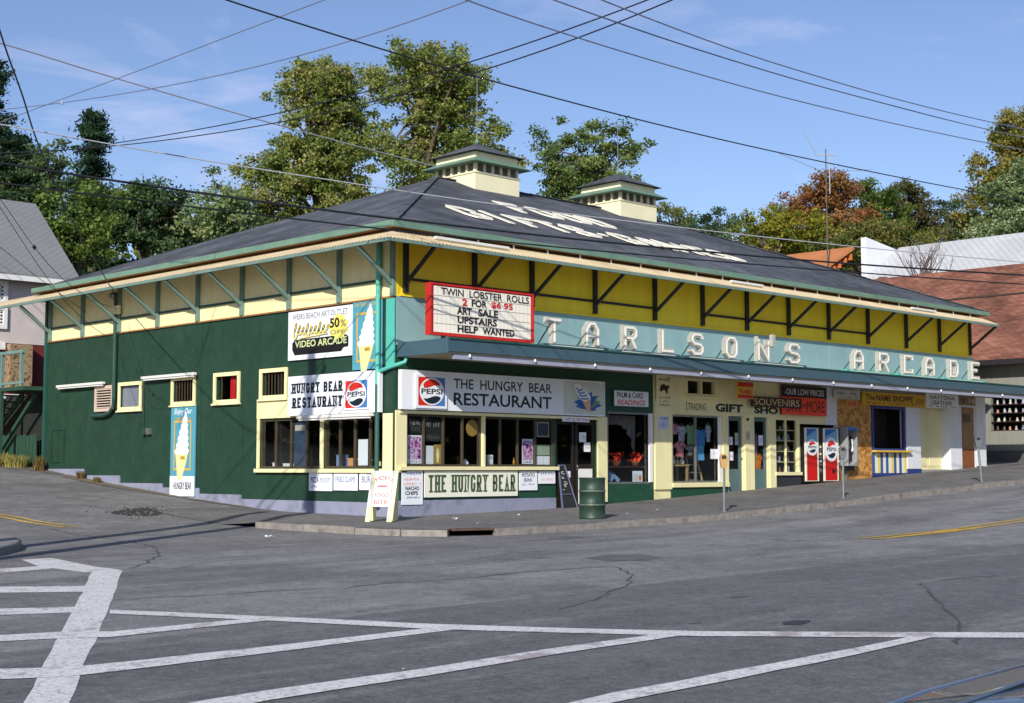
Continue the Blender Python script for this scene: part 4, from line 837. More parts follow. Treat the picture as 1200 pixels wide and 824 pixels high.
def cone_banner(parent, f, s0, s1, z0, z1, d, zf):
    """blue banner face with a gold line frame and a tall soft ice cone"""
    w = s1 - s0; h = z1 - z0
    mb = MB(); P = lambda a, b, q: FP(f, a, b, q)
    ribbon(mb, [(s0 + w * .16, z0 + h * .16), (s0 + w * .16, z0 + h * .80), (s0 + w * .82, z0 + h * .80), (s0 + w * .82, z0 + h * .16), (s0 + w * .16, z0 + h * .16)], w * .022, w * .022, P, d + .002, d + .002)
    mb.build('gold_line', M_gold, parent)
    n_ = 14; Lx = []; Rx = []
    for i in range(n_):
        t = i / (n_ - 1); zc = z0 + h * (.36 + .56 * t); cx = s0 + w * (.46 + .16 * t); hw = w * (.27 * (1 - t) ** .75 + .015) * (1 + .12 * (1 if i % 2 else -1))
        Lx.append((cx - hw, zc)); Rx.append((cx + hw, zc))
    poly2(f, Lx + Rx[::-1], d + .005).build('ice_swirl', M_signw, parent)
    poly2(f, [(s0 + w * .22, z0 + h * .36), (s0 + w * .26, z0 + h * .22), (s0 + w * .31, z0 + h * .02), (s0 + w * .48, z0 + h * .02), (s0 + w * .66, z0 + h * .25), (s0 + w * .72, z0 + h * .37)], d + .004).build('wafer_cone', mat('wafer', c(236, 222, 160), .6, .06), parent)
    poly2(f, [(s0 + w * .42, z0 + h * .29), (s0 + w * .62, z0 + h * .29), (s0 + w * .60, z0 + h * .34), (s0 + w * .43, z0 + h * .34)], d + .006).build('cone_label', M_gold, parent)
    scribble(parent, f, s0 + w * .44, s0 + w * .6, z0 + h * .3, z0 + h * .33, d + .008, M_black, 4)
M_banner = mat('banner_blue', c(86, 158, 178), .5, .06)
# -- side street signs
t = board('banner', 'tall blue ice cream cone banner low on the green side wall', 'L', -9.52, -8.28, .32, 2.78, .03, .06, M_banner)
FB('L', -9.52, -8.28, .32, .86, .061, .066).build('white_foot', M_signw, t); cone_banner(t, 'L', -9.52, -8.28, .72, 2.75, .063, 0)
text(t, 'L', -9.32, -8.42, .50, .70, .068, 'HUNGRY BEAR', M_black, .02)
text(t, 'L', -9.35, -8.45, 2.50, 2.70, .066, 'Enjoy Our', M_signw, .015, .3); scribble(t, 'L', -9.3, -8.5, 2.37, 2.47, .066, M_gold, 9)
t = board('banner', 'blue ice cream cone banner high up beside the turquoise corner', 'L', -1.50, -.40, 3.38, 4.98, .03, .05, M_banner)
cone_banner(t, 'L', -1.5, -.4, 3.3, 5.05, .052, 0); scribble(t, 'L', -1.4, -.5, 4.86, 4.96, .054, M_gold, 10)
t = board('sign', 'white art outlet and video arcade sign with yellow 50% off burst', 'L', -4.08, -1.50, 3.74, 4.95, .03, .06, M_signw)
text(t, 'L', -3.9, -1.68, 4.74, 4.88, .063, 'WEIRS BEACH ART OUTLET', mat('thin_grey', c(92, 92, 110), .5), .0)
M_script = mat('script_yellow', c(232, 216, 120), .5, .05); M_shade = mat('script_shadow', c(120, 118, 96), .5)
def script(m, dx, dz, dd, w):
    mb = MB(); P = lambda a, b, q: FP('L', a, b, q); pts = []
    for i in range(120):
        q = i / 119; a = q * 6.28 * 8.5; x = -3.86 + 1.42 * q + .055 * math.sin(a + 1.2); hgt = (.20 if q < .12 else .085 + .075 * (math.sin(q * 19) > .55)); pts.append((x + dx + .25 * hgt * math.sin(a), 4.46 + dz + hgt * math.sin(a)))
    ribbon(mb, pts, w, w, P, .063 + dd, .063 + dd)
    ribbon(mb, [(-3.6 + dx, 4.27 + dz), (-2.45 + dx, 4.33 + dz)], w * .5, w * .5, P, .067 + dd, .067 + dd)
    return mb.build('script', m, t)
script(M_shade, .02, -.02, 0, .024); script(M_script, 0, 0, .006, .024)
pts = [(-2.02 + (.44 if k % 2 else .36) * math.cos(k * math.pi / 9) * .9, 4.46 + (.32 if k % 2 else .26) * math.sin(k * math.pi / 9)) for k in range(18)]
poly2('L', pts, .072).build('burst', mat('burst_yellow', c(240, 226, 110), .5), t)
text(t, 'L', -2.36, -1.98, 4.44, 4.68, .076, '50', M_black, .03); text(t, 'L', -1.94, -1.72, 4.44, 4.62, .076, '%', M_shade, .01); text(t, 'L', -2.34, -1.78, 4.28, 4.38, .076, 'OFF', M_shade, .01)
poly2('L', [(-3.9, 4.0), (-3.8, 3.86), (-1.92, 3.86), (-1.82, 3.95), (-1.64, 3.96), (-1.64, 4.2), (-1.72, 4.25), (-3.8, 4.24), (-3.9, 4.16)], .064).build('black_plaque', M_black, t)
text(t, 'L', -3.78, -1.70, 4.04, 4.21, .069, 'VIDEO ARCADE', mat('pale_lime', c(206, 220, 160), .5), .02)
t = board('sign', 'white restaurant sign with cola roundel over the side street windows', 'L', -3.92, -.36, 2.36, 3.33, .05, .16, M_signw)
slab(t, 'L', -3.76, -1.72, 2.90, 3.15, .163, 'HUNGRY BEAR', M_navy, .36); slab(t, 'L', -3.74, -1.72, 2.54, 2.80, .163, 'RESTAURANT', M_navy, .36)
FB('L', -1.62, -.70, 2.44, 3.16, .16, .19).build('roundel_panel', M_signw, t); pepsi(t, 'L', -1.57, -.75, 2.48, 3.12, .192)
for k, (a, b, txt, lab) in enumerate([(-3.17, -2.24, 'pizza', 'leftmost white paper menu under the side street windows'), (-2.19, -1.27, 'clam', 'middle white paper menu of fried clams under the side street windows'), (-1.21, -.3, 'b', 'white paper menu just behind the leaning sandwich board')]):
    z0 = .53 + .02 * k; tt = thing('paper_menu', lab, 'menu', (-.04, -(a + b) / 2, z0), 'paper menus under the windows')
    MB().add([FP('L', x, z, .045) for x, z in [(a, z0), (b, z0), (b, z0 + .44), (a + .7, z0 + .44), (a + .46, z0 + .49), (a + .22, z0 + .44), (a, z0 + .44)]], [tuple(range(7))]).prism([FP('L', x, z, .032) for x, z in [(a, z0), (b, z0), (b, z0 + .43), (a, z0 + .43)]], FP('L', 0, 0, .01)).build('sheet', M_signw, tt)
    mm = M_stripb
    if k == 0: text(tt, 'L', a + .08, a + .4, z0 + .2, z0 + .33, .047, 'PIZZA', M_navy2, .02); text(tt, 'L', a + .45, b - .08, z0 + .2, z0 + .31, .047, 'POCKETS', mm, 0); scribble(tt, 'L', a + .1, a + .4, z0 + .06, z0 + .14, .047, M_navy2, 5)
    if k == 1: text(tt, 'L', a + .08, b - .08, z0 + .2, z0 + .33, .047, 'FRIED CLAMS', mm, .0)
    if k == 2: text(tt, 'L', a + .1, b - .1, z0 + .17, z0 + .32, .047, 'BURRITO', M_navy2, .0); scribble(tt, 'L', a + .3, b - .1, z0 + .34, z0 + .38, .047, mm, 6)
# strip lights on the side wall
def striplamp(label, s0, s1, z, d):
    t = thing('strip_lamp', label, 'lamp', FP('L', (s0 + s1) / 2, z, d), 'strip lamps on the side wall')
    FB('L', s0, s1, z, z + .07, d - .05, d + .05).build('housing', M_lamp, t); MB().tube([FP('L', s0 + .05, z - .03, d), FP('L', s1 - .05, z - .03, d)], .025, 8).build('tube', M_bulb, t)
    for s in (s0 + .2, s1 - .2): FB('L', s - .03, s + .03, z + .02, z + .06, .008, d - .05).build('bracket', M_lamp, t)
striplamp('white strip lamp above the louvred vent, leftmost on the side wall', -16.0, -13.15, 3.54, .15); striplamp('white strip lamp above the barred window over the ice cream banner', -10.95, -8.2, 3.58, .15); striplamp('white strip lamp under the side street restaurant sign', -3.3, -.45, 2.27, .3)
# conduit and service mast
t = thing('service_pipe', 'bent dark green service pipe up the side wall to the eave', 'pipe', (-.1, 12.9, 2.6))
MB().tube([(-.1, 12.62, 6.2), (-.1, 12.62, 3.1), (-.1, 12.68, 2.82), (-.1, 12.85, 2.68), (-.1, 13.2, 2.62), (-.1, 13.9, 2.62)], .062, 10).build('pipe', M_conduit, t)
MB().lathe([(.02, 0), (.1, .03), (.12, .12), (.05, .2)], (-.16, 12.7, 6.0), 10).build('weatherhead', M_steel, t); FB('L', -12.75, -12.35, 5.55, 5.8, .09, .16).build('bracket', M_cream, t)
t = thing('junction_box', 'small round junction box on the green side wall under its thin cable', 'box', (-.06, 10.95, 2.0)); MB().tube([(-.02, 10.95, 2.1), (-.1, 10.95, 2.1)], .11, 10).build('box', M_conduit, t); MB().tube([(-.03, 11.05, 3.5), (-.03, 11.02, 2.2)], .012, 5).build('cable', M_black, t); FB('L', -10.8, -10.62, 2.02, 2.2, .008, .1).build('meter', M_steel, t)
t = thing('wall_hatch', 'flush green hatch low at the far end of the side wall', 'hatch', (-.02, 16.2, 1.2)); frame(MB(), 'L', -16.6, -15.75, 1.25, 2.3, .05, .008, .03).build('frame', M_green, t); FB('L', -16.2, -16.14, 1.3, 2.25, .008, .022).build('batten', M_green, t)
# -- corner and shop street signs
t = board('sign', 'long white restaurant sign over the corner windows with cola roundel and cone picture', 'R', .06, 6.99, 2.42, 3.33, .06, .18, M_signw)
FB('R', .46, 1.42, 2.46, 3.24, .18, .22).build('roundel_panel', M_signw, t); pepsi(t, 'R', .53, 1.35, 2.52, 3.18, .222)
text(t, 'R', 1.66, 4.98, 2.95, 3.19, .183, 'THE  HUNGRY  BEAR', M_navy, .012); text(t, 'R', 1.66, 4.98, 2.56, 2.86, .183, 'RESTAURANT', M_navy, .018)
pic = FB('R', 5.42, 6.95, 2.46, 3.29, .18, .19).build('picture', mat('picture_ground', c(206, 214, 206), .5, .1, 3), t)
M_spl = mat('splash_blue', c(44, 92, 176), .5, .3, 5); M_spl2 = mat('splash_green', c(120, 150, 110), .5, .3, 5); random.seed(41)
def blade(x, z, a, L_, w, d, m): poly2('R', [(x - w * math.sin(a), z + w * math.cos(a)), (x + L_ * .5 * math.cos(a) - w * .7 * math.sin(a), z + L_ * .5 * math.sin(a) + w * .7 * math.cos(a)), (x + L_ * math.cos(a), z + L_ * math.sin(a)), (x + L_ * .5 * math.cos(a) + w * .7 * math.sin(a), z + L_ * .5 * math.sin(a) - w * .7 * math.cos(a)), (x + w * math.sin(a), z - w * math.cos(a))], d).build('splash', m, pic)
for k in range(16): a = -.3 + 3.6 * k / 15; blade(6.28 + random.uniform(-.06, .06), 2.72 + random.uniform(-.05, .05), a, random.uniform(.36, .6) * (1 if math.sin(a) < .8 else .65), .13, .192 + .0006 * k, M_spl2 if k in (2, 3, 9) else M_spl)
poly2('R', [(6.02, 2.9), (6.30, 2.52), (6.40, 2.54), (6.40, 2.88)], .204).build('wafer_cone', mat('wafer2', c(222, 176, 130), .5), pic)
Lx = [(5.78, 3.22), (5.84, 3.08), (5.88, 3.0), (5.94, 2.92), (5.99, 2.84), (6.2, 2.78), (6.42, 2.86), (6.38, 2.95), (6.3, 3.02), (6.22, 3.1), (6.1, 3.16), (5.96, 3.24)]
poly2('R', Lx, .206).build('ice_swirl', M_signw, pic)
for q in range(4): ribbon_mb = MB(); ribbon(ribbon_mb, [(5.86 + .05 * q, 3.12 - .085 * q), (6.0 + .05 * q, 3.06 - .07 * q), (6.12 + .07 * q, 3.12 - .085 * q)], .018, .018, lambda p, z_, r: FP('R', p, z_, r), .2085, .2085); ribbon_mb.build('stripe', M_pblue, pic)
t = board('sign', 'white board with big green slab letters under the corner windows', 'R', .88, 3.90, .40, 1.01, .03, .06, mat('sign_cream', c(236, 236, 220), .5, .03), rim=None)
slab(t, 'R', .98, 3.82, .51, .92, .063, 'THE HUNGRY BEAR', mat('letter_green', c(70, 92, 58), .5), .36)
M_faint = mat('faint_blue', c(120, 130, 190), .5); M_faintr = mat('faint_red', c(226, 150, 130), .5)
t = board('paper_menu', 'tall white nacho chips menu left of the big green lettered board', 'R', .2, .83, .24, 1.01, .03, .05, M_signw, 'menu', part='sheet')
scribble(t, 'R', .25, .78, .92, .98, .053, M_navy2, 9); scribble(t, 'R', .25, .78, .78, .86, .053, M_faintr, 8); scribble(t, 'R', .25, .78, .68, .75, .053, M_faintr, 12)
text(t, 'R', .3, .72, .57, .66, .053, 'NACHO', M_navy, .03); text(t, 'R', .3, .68, .46, .55, .053, 'CHIPS', M_navy, .03); scribble(t, 'R', .28, .75, .38, .43, .053, M_navy2, 8)
t = board('paper_menu', 'white potato menu right of the big green lettered board', 'R', 3.97, 4.6, .53, 1.0, .03, .05, M_signw, 'menu', part='sheet')
text(t, 'R', 4.06, 4.5, .86, .95, .053, 'POTATO', M_navy, .02); text(t, 'R', 4.12, 4.4, .74, .83, .053, 'SKINS', M_navy2, .02); scribble(t, 'R', 4.05, 4.5, .65, .7, .053, M_faint, 8)
t = board('paper_menu', 'small white and pink menu next to the restaurant doorway', 'R', 4.65, 5.24, .69, 1.0, .03, .05, M_signw, 'menu', part='sheet')
scribble(t, 'R', 4.7, 5.2, .91, .97, .053, M_navy2, 10); scribble(t, 'R', 4.75, 5.15, .74, .84, .053, M_faintr, 7)
t = board('sign', 'small red lettered plate over the restaurant door', 'R', 5.45, 6.45, 2.26, 2.39, .095, .12, M_signw); scribble(t, 'R', 5.5, 6.4, 2.28, 2.37, .123, M_red, 14)
t = board('sign', 'white palm and card readings sign on green', 'R', 7.46, 8.92, 2.70, 3.16, .02, .05, M_signw, rim=M_dkgr, rw=.03)
text(t, 'R', 7.6, 8.68, 2.95, 3.10, .054, 'PALM & CARD', M_navy, .015); text(t, 'R', 7.62, 8.76, 2.76, 2.90, .054, 'READINGS', M_red, .015, .2)
t = board('sign', 'cream board with a small black bear figure on the shop pillar', 'R', 9.2, 9.84, 2.72, 3.62, .065, .08, M_creamR)
poly2('R', [(9.35, 3.28), (9.33, 3.18), (9.42, 3.17), (9.46, 3.22), (9.58, 3.2), (9.6, 3.12), (9.68, 3.12), (9.68, 3.25), (9.76, 3.3), (9.7, 3.36), (9.62, 3.34), (9.5, 3.38), (9.4, 3.36)], .083).build('bear', M_black, t)
for k in range(7): ribbon_mb = MB(); a = k * .9; ribbon(ribbon_mb, [(9.3 + .07 * k, 3.48 + .04 * math.sin(a)), (9.36 + .07 * k, 3.54 - .05 * math.sin(a))], .012, .012, lambda p, q, r: FP('R', p, q, r), .083, .083); ribbon_mb.build('twig', M_black, t)
scribble(t, 'R', 9.26, 9.8, 2.98, 3.04, .083, M_black, 9); scribble(t, 'R', 9.3, 9.76, 2.88, 2.94, .083, M_black, 6); scribble(t, 'R', 9.3, 9.76, 2.77, 2.84, .083, M_black, 6)
t = board('notice', 'small pale notice on the cream pillar left of the gift window', 'R', 9.27, 9.72, 2.14, 2.5, .061, .075, mat('notice_blue', c(196, 206, 226), .6), 'notice'); scribble(t, 'R', 9.31, 9.68, 2.4, 2.47, .078, M_navy, 6); scribble(t, 'R', 9.31, 9.68, 2.2, 2.35, .078, M_faint, 7)
t = thing('wall_lettering', 'dark block letters painted over the gift shop windows', 'lettering', (12.5, -.01, 2.68))
text(t, 'R', 10.66, 11.46, 2.71, 2.90, .004, 'TRADING', M_black, .0); text(t, 'R', 10.58, 10.63, 2.71, 2.92, .004, '[', M_black, .0)
M_dkl = mat('letter_darkgreen', c(34, 52, 44), .5)
text(t, 'R', 11.9, 13.2, 2.69, 2.93, .004, 'GIFT', M_dkl, .05); text(t, 'R', 13.75, 14.95, 2.69, 2.90, .004, 'SHO', M_dkl, .05)
text(t, 'R', 15.05, 15.4, 2.69, 2.90, .004, 'P', M_dkl, .05)
t = board('sign', 'yellow and red film sign hanging under the canopy', 'R', 12.1, 12.86, 3.06, 3.54, .56, .64, M_gold)
FB('R', 12.12, 12.84, 3.40, 3.52, .641, .645).build('red_bar', M_red, t); FB('R', 12.12, 12.84, 3.07, 3.17, .641, .645).build('red_bar', M_red, t); text(t, 'R', 12.2, 12.78, 3.20, 3.35, .644, 'Kodak', M_red, .03)
for s in (12.25, 12.7): MB().tube([FP('R', s, 3.54, .6), FP('R', s, 3.63, .6)], .01, 5).build('hanger', M_steel, t)
M_brown = mat('sign_brown', c(58, 34, 28), .5, .15)
t = board('sign', 'dark brown souvenirs sign with pale letters behind the red sign', 'R', 13.34, 15.9, 2.88, 3.18, .17, .20, M_brown); text(t, 'R', 13.5, 15.78, 2.93, 3.13, .203, 'SOUVENIRS', mat('souvenir_cream', c(214, 190, 140), .5, .3, 1.0), .0)
t = board('sign', 'narrow black sign reading our low prices over the shelf window', 'R', 15.0, 17.36, 3.22, 3.58, .1, .14, M_black); text(t, 'R', 15.12, 17.2, 3.30, 3.48, .143, '-OUR LOW PRICES', M_signw, .0)
t = board('sign', 'bright red save more sign over the shelf window', 'R', 14.95, 17.32, 2.69, 3.23, .125, .16, mat('sign_red', c(240, 70, 36), .5, .06)); text(t, 'R', 15.15, 15.95, 2.78, 3.02, .163, 'SAVE', M_black, .0); text(t, 'R', 15.98, 16.22, 2.92, 3.02, .163, 'on', M_black, .0); text(t, 'R', 16.25, 17.2, 2.78, 3.14, .163, 'MORE', M_black, .0)
t = board('sign', 'small white sign over the chipboard sheets', 'R', 17.84, 19.3, 3.27, 3.56, .08, .12, mat('sign_grey', c(196, 196, 190), .6, .08)); scribble(t, 'R', 17.95, 19.1, 3.38, 3.5, .123, M_black, 12); scribble(t, 'R', 18.1, 19.2, 3.3, 3.35, .123, M_black, 14)
t = board('sign', 'little orange sale sign on the chipboard', 'R', 18.56, 19.25, 3.02, 3.25, .05, .065, mat('sign_orange', c(206, 150, 90), .6)); text(t, 'R', 18.64, 19.16, 3.07, 3.2, .068, 'SALE', M_red, .03)
t = board('sign', 'long yellow name shoppe sign with dark red letters', 'R', 19.4, 23.33, 3.12, 3.55, .1, .15, mat('sign_yellow', c(214, 172, 40), .55, .12, 2)); M_mar = mat('maroon', c(90, 30, 24), .5)
text(t, 'R', 19.58, 20.12, 3.28, 3.47, .153, 'The', M_mar, .02); text(t, 'R', 20.22, 21.1, 3.27, 3.47, .153, 'NAME', M_mar, .03); text(t, 'R', 21.22, 22.5, 3.27, 3.47, .153, 'SHOPPE', M_mar, .03); scribble(t, 'R', 19.6, 22.6, 3.16, 3.23, .153, M_mar, 28)
for k in range(6): ribbon_mb = MB(); ribbon(ribbon_mb, [(22.7 + .09 * k, 3.2 + .05 * (k % 2)), (22.75 + .09 * k, 3.42)], .015, .015, lambda p, q, r: FP('R', p, q, r), .153 + .0005 * k, .153 + .0005 * k); ribbon_mb.build('flourish', M_mar, t)
t = board('sign', 'white leather shop sign at the right end of the shop row', 'R', 23.35, 25.56, 3.14, 3.62, .1, .16, M_signw); text(t, 'R', 23.6, 25.3, 3.44, 3.57, .163, 'DAYTONA', M_navy, .01); text(t, 'R', 23.7, 25.1, 3.26, 3.40, .163, 'LEATHER', M_navy, .01); scribble(t, 'R', 23.5, 25.4, 3.17, 3.23, .163, M_navy2, 18)
t = board('sign', 'brown weathered sign over the end door', 'R', 25.62, 26.74, 3.30, 3.62, .1, .15, mat('sign_wood', c(140, 116, 84), .7, .2, 5)); scribble(t, 'R', 25.7, 26.1, 3.34, 3.58, .153, M_brown, 2); scribble(t, 'R', 26.3, 26.7, 3.36, 3.56, .153, M_signw, 4)
# -- changeable letter board on the canopy
M_case = mat('case_red', c(190, 40, 32), .5, .1)
t = thing('letter_board', 'white changeable letter board in a red case standing on the canopy', 'sign', (1.65, -1.05, 3.95))
FB('R', .02, 3.30, 4.06, 5.24, 1.04, 1.20).build('case', M_case, t); FB('R', .13, 3.21, 4.13, 5.17, 1.20, 1.206).build('face', mat('board_face', c(244, 240, 226), .4, .02), t)
frame(MB(), 'R', .02, 3.30, 4.06, 5.24, .045, 1.20, 1.23).build('rim', M_case, t)
M_line = mat('board_line', c(186, 180, 168), .5)
for k in range(1, 5): FB('R', .1, 3.23, 4.12 + .21 * k - .006, 4.12 + .21 * k + .006, 1.206, 1.214).build('track', M_line, t)
for k in range(1, 24): FB('R', .1 + 3.13 * k / 24 - .003, .1 + 3.13 * k / 24 + .003, 4.13, 5.17, 1.206, 1.2095).build('seam', M_line, t)
for k, (a, b, s, m) in enumerate([(.34, 3.14, 'TWIN  LOBSTER  ROLLS', M_black), (.98, 1.14, '2', M_red), (1.28, 1.76, 'FOR', M_black), (1.9, 2.6, '$6 95', M_red), (.82, 1.28, 'ART', M_black), (1.48, 2.12, 'SALE', M_black), (.84, 2.08, 'UPSTAIRS', M_black), (.84, 1.48, 'HELP', M_black), (1.62, 2.66, 'WANTED', M_black)]):
    row = [0, 1, 1, 1, 2, 2, 3, 4, 4][k]; z0 = 4.985 - .205 * row; text(t, 'R', a, b, z0, z0 + .165, 1.217, s, m, .03 if row else .012)
for s in (.5, 2.8): FB('R', s - .03, s + .03, 3.97, 4.06, 1.06, 1.15).build('leg', M_dkgr, t)
# -- channel letters along the canopy
M_chan = mat('channel_letter', c(178, 178, 168), .5, .22, 9, stain=c(110, 110, 104), stain_amt=.9, stain_scale=9); M_neon = mat('channel_edge', c(246, 244, 232), .4, .06)
t = thing('channel_letters', 'row of pale three-dimensional letters spelling TARLSON\'S ARCADE on the canopy', 'sign', (3.4, -1.5, 3.97))
CH = [('T', 3.41, 3.93), ('A', 4.76, 5.28), ('R', 6.18, 6.72), ('L', 7.65, 8.18), ('S', 8.88, 9.42), ('O', 10.36, 10.92), ('N', 11.83, 12.40), ("'", 12.50, 12.74), ('S', 13.31, 13.9), ('A', 16.68, 17.27), ('R', 18.11, 18.73), ('C', 19.57, 20.16), ('A', 20.88, 21.5), ('D', 22.46, 23.05), ('E', 23.89, 24.5)]
for ch, a, b in CH:
    z0, z1 = (4.50, 4.84) if ch == "'" else (4.05, 4.68)
    if ch == "'": mb = MB(); ribbon(mb, [(a + .15, z1), (a + .1, z0)], .06, .06, lambda p, q, r: FP('R', p, q, r), 1.42, 1.55)
    else: mb = MB(); glyph(mb, ch, a, b, z0, z1, .14, lambda p, q, r: FP('R', p, q, r), 1.42, 1.55)
    L_ = mb.build('letter', M_chan, t)
    if ch != "'":
        mb = MB(); glyph(mb, ch, a + .03, b - .03, z0 + .03, z1 - .03, .06, lambda p, q, r: FP('R', p, q, r), 1.556, 1.57); mb.build('tube', M_neon, L_)
        MB().bar(((a + b) / 2, -1.42, 4.55), ((a + b) / 2 - .02, -.95, 4.0), .025, .025).build('stay', M_dkgr, L_)
for a, b in ((3.3, 5.6), (5.9, 8.4), (8.6, 11.2), (11.5, 14.2), (16.3, 18.9), (19.2, 21.8), (22.1, 24.9)):
    FB('R', a, b, 3.97, 4.045, 1.36, 1.56).build('raceway', M_turq if a > 16 else M_slate, t); FB('R', a + .2, b - .2, 3.985, 4.015, 1.561, 1.575).build('ledge', M_lamp, t)
# ------------------------------------------------------------------ things in and behind the windows
def card(name, label, f, s0, s1, z0, z1, d, m, cat, th=.008, group=None):
    t = thing(name, label, cat, FP(f, (s0 + s1) / 2, z0, d), group); FB(f, s0, s1, z0, z1, d - th, d).build('sheet', m, t); return t
def patchy(name, cols, scale=9):
    m = mat(name, cols[0], .5); n = m.node_tree.nodes; l = m.node_tree.links; g = n.new('ShaderNodeNewGeometry')
    v = n.new('ShaderNodeTexNoise'); v.inputs['Scale'].default_value = scale; v.inputs['Detail'].default_value = 2; l.new(g.outputs['Position'], v.inputs['Vector'])
    r = n.new('ShaderNodeValToRGB'); e = r.color_ramp.elements
    while len(e) < len(cols): e.new(.5)
    for i, q in enumerate(cols): e[i].position = .34 + .32 * i / (len(cols) - 1); e[i].color = tuple(q) + (1,)
    l.new(v.outputs[0], r.inputs[0]); l.new(r.outputs[0], n['Principled BSDF'].inputs['Base Color']); return m
M_post = patchy('poster_purple', [c(60, 40, 120), c(196, 90, 160), c(228, 214, 236), c(110, 60, 150)], 10)
D0 = -.085
for a, b, lab, z1 in ((.47, .90, 'purple figure poster at the left end of the corner window', 1.84), (4.20, 4.58, 'purple figure poster in the window pane by the doorway', 1.80)):
    t = card('poster', lab, 'R', a, b, 1.18, z1, D0, M_signw, 'poster'); FB('R', a + .02, b - .02, 1.28, z1 - .04, D0, D0 + .003).build('picture', M_post, t); scribble(t, 'R', a + .04, b - .04, 1.2, 1.26, D0 + .004, M_navy2, 8)
M_chalk = mat('chalkboard', c(34, 36, 36), .8, .15); M_chalkw = mat('chalk', c(170, 172, 168), .8)
for a, b, z0, z1, lab in ((.47, .90, 1.88, 2.25, 'chalkboard above the purple poster in the corner window'), (.97, 1.5, 1.70, 2.22, 'chalkboard with white lettering in the second pane of the corner window')):
    t = card('chalkboard', lab, 'R', a, b, z0, z1, D0, M_chalk, 'chalkboard'); scribble(t, 'R', a + .05, b - .05, z1 - .2, z1 - .06, D0 + .003, M_chalkw, 7); scribble(t, 'R', a + .05, b - .05, z0 + .04, z0 + .17, D0 + .003, mat('chalk_dim', c(96, 98, 96), .8), 6)
card('paper_sheet', 'white paper sheet in the second pane of the corner window', 'R', 1.03, 1.27, 1.17, 1.6, D0, M_signw, 'paper')
t = card('picture_card', 'cream card with an ice cream cone in the second window pane', 'R', 1.29, 1.51, 1.17, 1.63, D0, mat('card_gold', c(170, 140, 70), .6), 'card'); poly2('R', [(1.38, 1.2), (1.42, 1.2), (1.45, 1.38), (1.43, 1.52), (1.40, 1.56), (1.36, 1.5), (1.35, 1.38)], D0 + .003).build('cone', M_cream, t)
disc('R', 2.5, 2.04, .2, .2, D0).build('sign_disc', mat('tan_disc', c(168, 132, 66), .6), tt := thing('round_sign', 'round tan paper sign hanging in the fourth window pane', 'sign', (2.5, .085, 1.84)))
card('paper_sheet', 'pale green paper sheet in the pane beside the doorway', 'R', 4.70, 5.18, 1.40, 1.66, D0, mat('pale_green_paper', c(170, 186, 160), .6), 'paper')
t = card('paper_sheet', 'pair of white papers low in the pane beside the doorway', 'R', 4.70, 5.18, 1.16, 1.38, D0, M_signw, 'paper'); FB('R', 4.935, 4.945, 1.17, 1.37, D0, D0 + .002).build('fold', M_line, t)
t = card('picture_card', 'dark framed picture high in the pane beside the doorway', 'R', 4.72, 5.16, 1.86, 2.24, D0, M_line, 'picture'); FB('R', 4.75, 5.13, 1.89, 2.21, D0, D0 + .003).build('picture', patchy('dark_photo', [c(30, 34, 40), c(80, 90, 100), c(20, 22, 26)], 14), t)
def counter_item(name, label, cat, x, y, z, prof, m, cap=None):
    t = thing(name, label, cat, (x, y, z)); MB().lathe(prof, (x, y, z), 14).build('body', m, t, True)
    if cap: MB().lathe(cap[0], (x, y, z), 14).build('cap', cap[1], t, True)
    return t
SH = FB('R', .36, 5.25, 1.05, 1.115, -.5, -.105).build('window_shelf', M_brown, arc); FB('L', -5.3, -.5, 1.02, 1.075, -.5, -.105).build('window_shelf', M_brown, arc)
counter_item('teapot', 'small white teapot on the shelf of the corner window', 'teapot', 2.42, .24, 1.116, [(.05, 0), (.085, .03), (.09, .08), (.06, .13), (.02, .15)], M_signw, ([(.02, .15), (.03, .165), (.005, .185)], M_signw))
t = thing('napkin_box', 'upright white napkin box on the shelf right of the cream post', 'box', (3.18, .22, 1.116)); FB('R', 3.1, 3.27, 1.116, 1.40, -.3, -.16).build('box', M_signw, t); FB('R', 3.13, 3.24, 1.3, 1.37, -.16, -.155).build('slot', M_line, t)
for k, (x, m, lab) in enumerate([(2.92, M_steel, 'thin clear bottle beside the cream window post'), (3.02, M_conduit, 'thin green bottle beside the napkin box'), (4.02, mat('sauce_amber', c(190, 130, 40), .3), 'amber sauce bottle left of the purple poster')]):
    counter_item('bottle', lab, 'bottle', x, .2, 1.116, [(.03, 0), (.032, .12), (.012, .17), (.012, .22)], m, ([(.014, .22), (.014, .245)], M_black))
for x, y, w, z1, m, lab, nm in [(.3, 4.9, .3, 1.2, M_signw, 'white food tray on the sill at the far end of the side window', 'food_tray'), (.3, 4.45, .45, 1.18, M_signw, 'white paper plates stack behind the first side panes', 'plate_stack'), (.28, 2.28, .2, 1.38, mat('tin_blue', c(120, 150, 200), .4), 'pale blue tin in the side window', 'tin'), (.3, 1.86, .2, 1.3, mat('box_orange', c(220, 160, 110), .5), 'small orange and white carton in the side window', 'carton'), (.28, 1.62, .22, 1.24, M_brn2, 'small brown carton beside the orange carton', 'carton'), (.3, .75, .3, 1.22, M_cream, 'cream paper bag low in the side window by the corner', 'paper_bag')]:
    t = thing(nm, lab, nm.split('_')[-1], (x, y, 1.076)); MB().box(x - .1, x + .1, y - w / 2, y + w / 2, 1.076, z1).build('body', m, t); MB().box(x - .11, x + .11, y - w / 2 - .01, y + w / 2 + .01, z1, z1 + .015).build('lid', m, t)
card('paper_sheet', 'tall white menu sheet standing in the side window', 'L', -1.42, -1.06, 1.14, 1.75, D0, M_signw, 'paper')
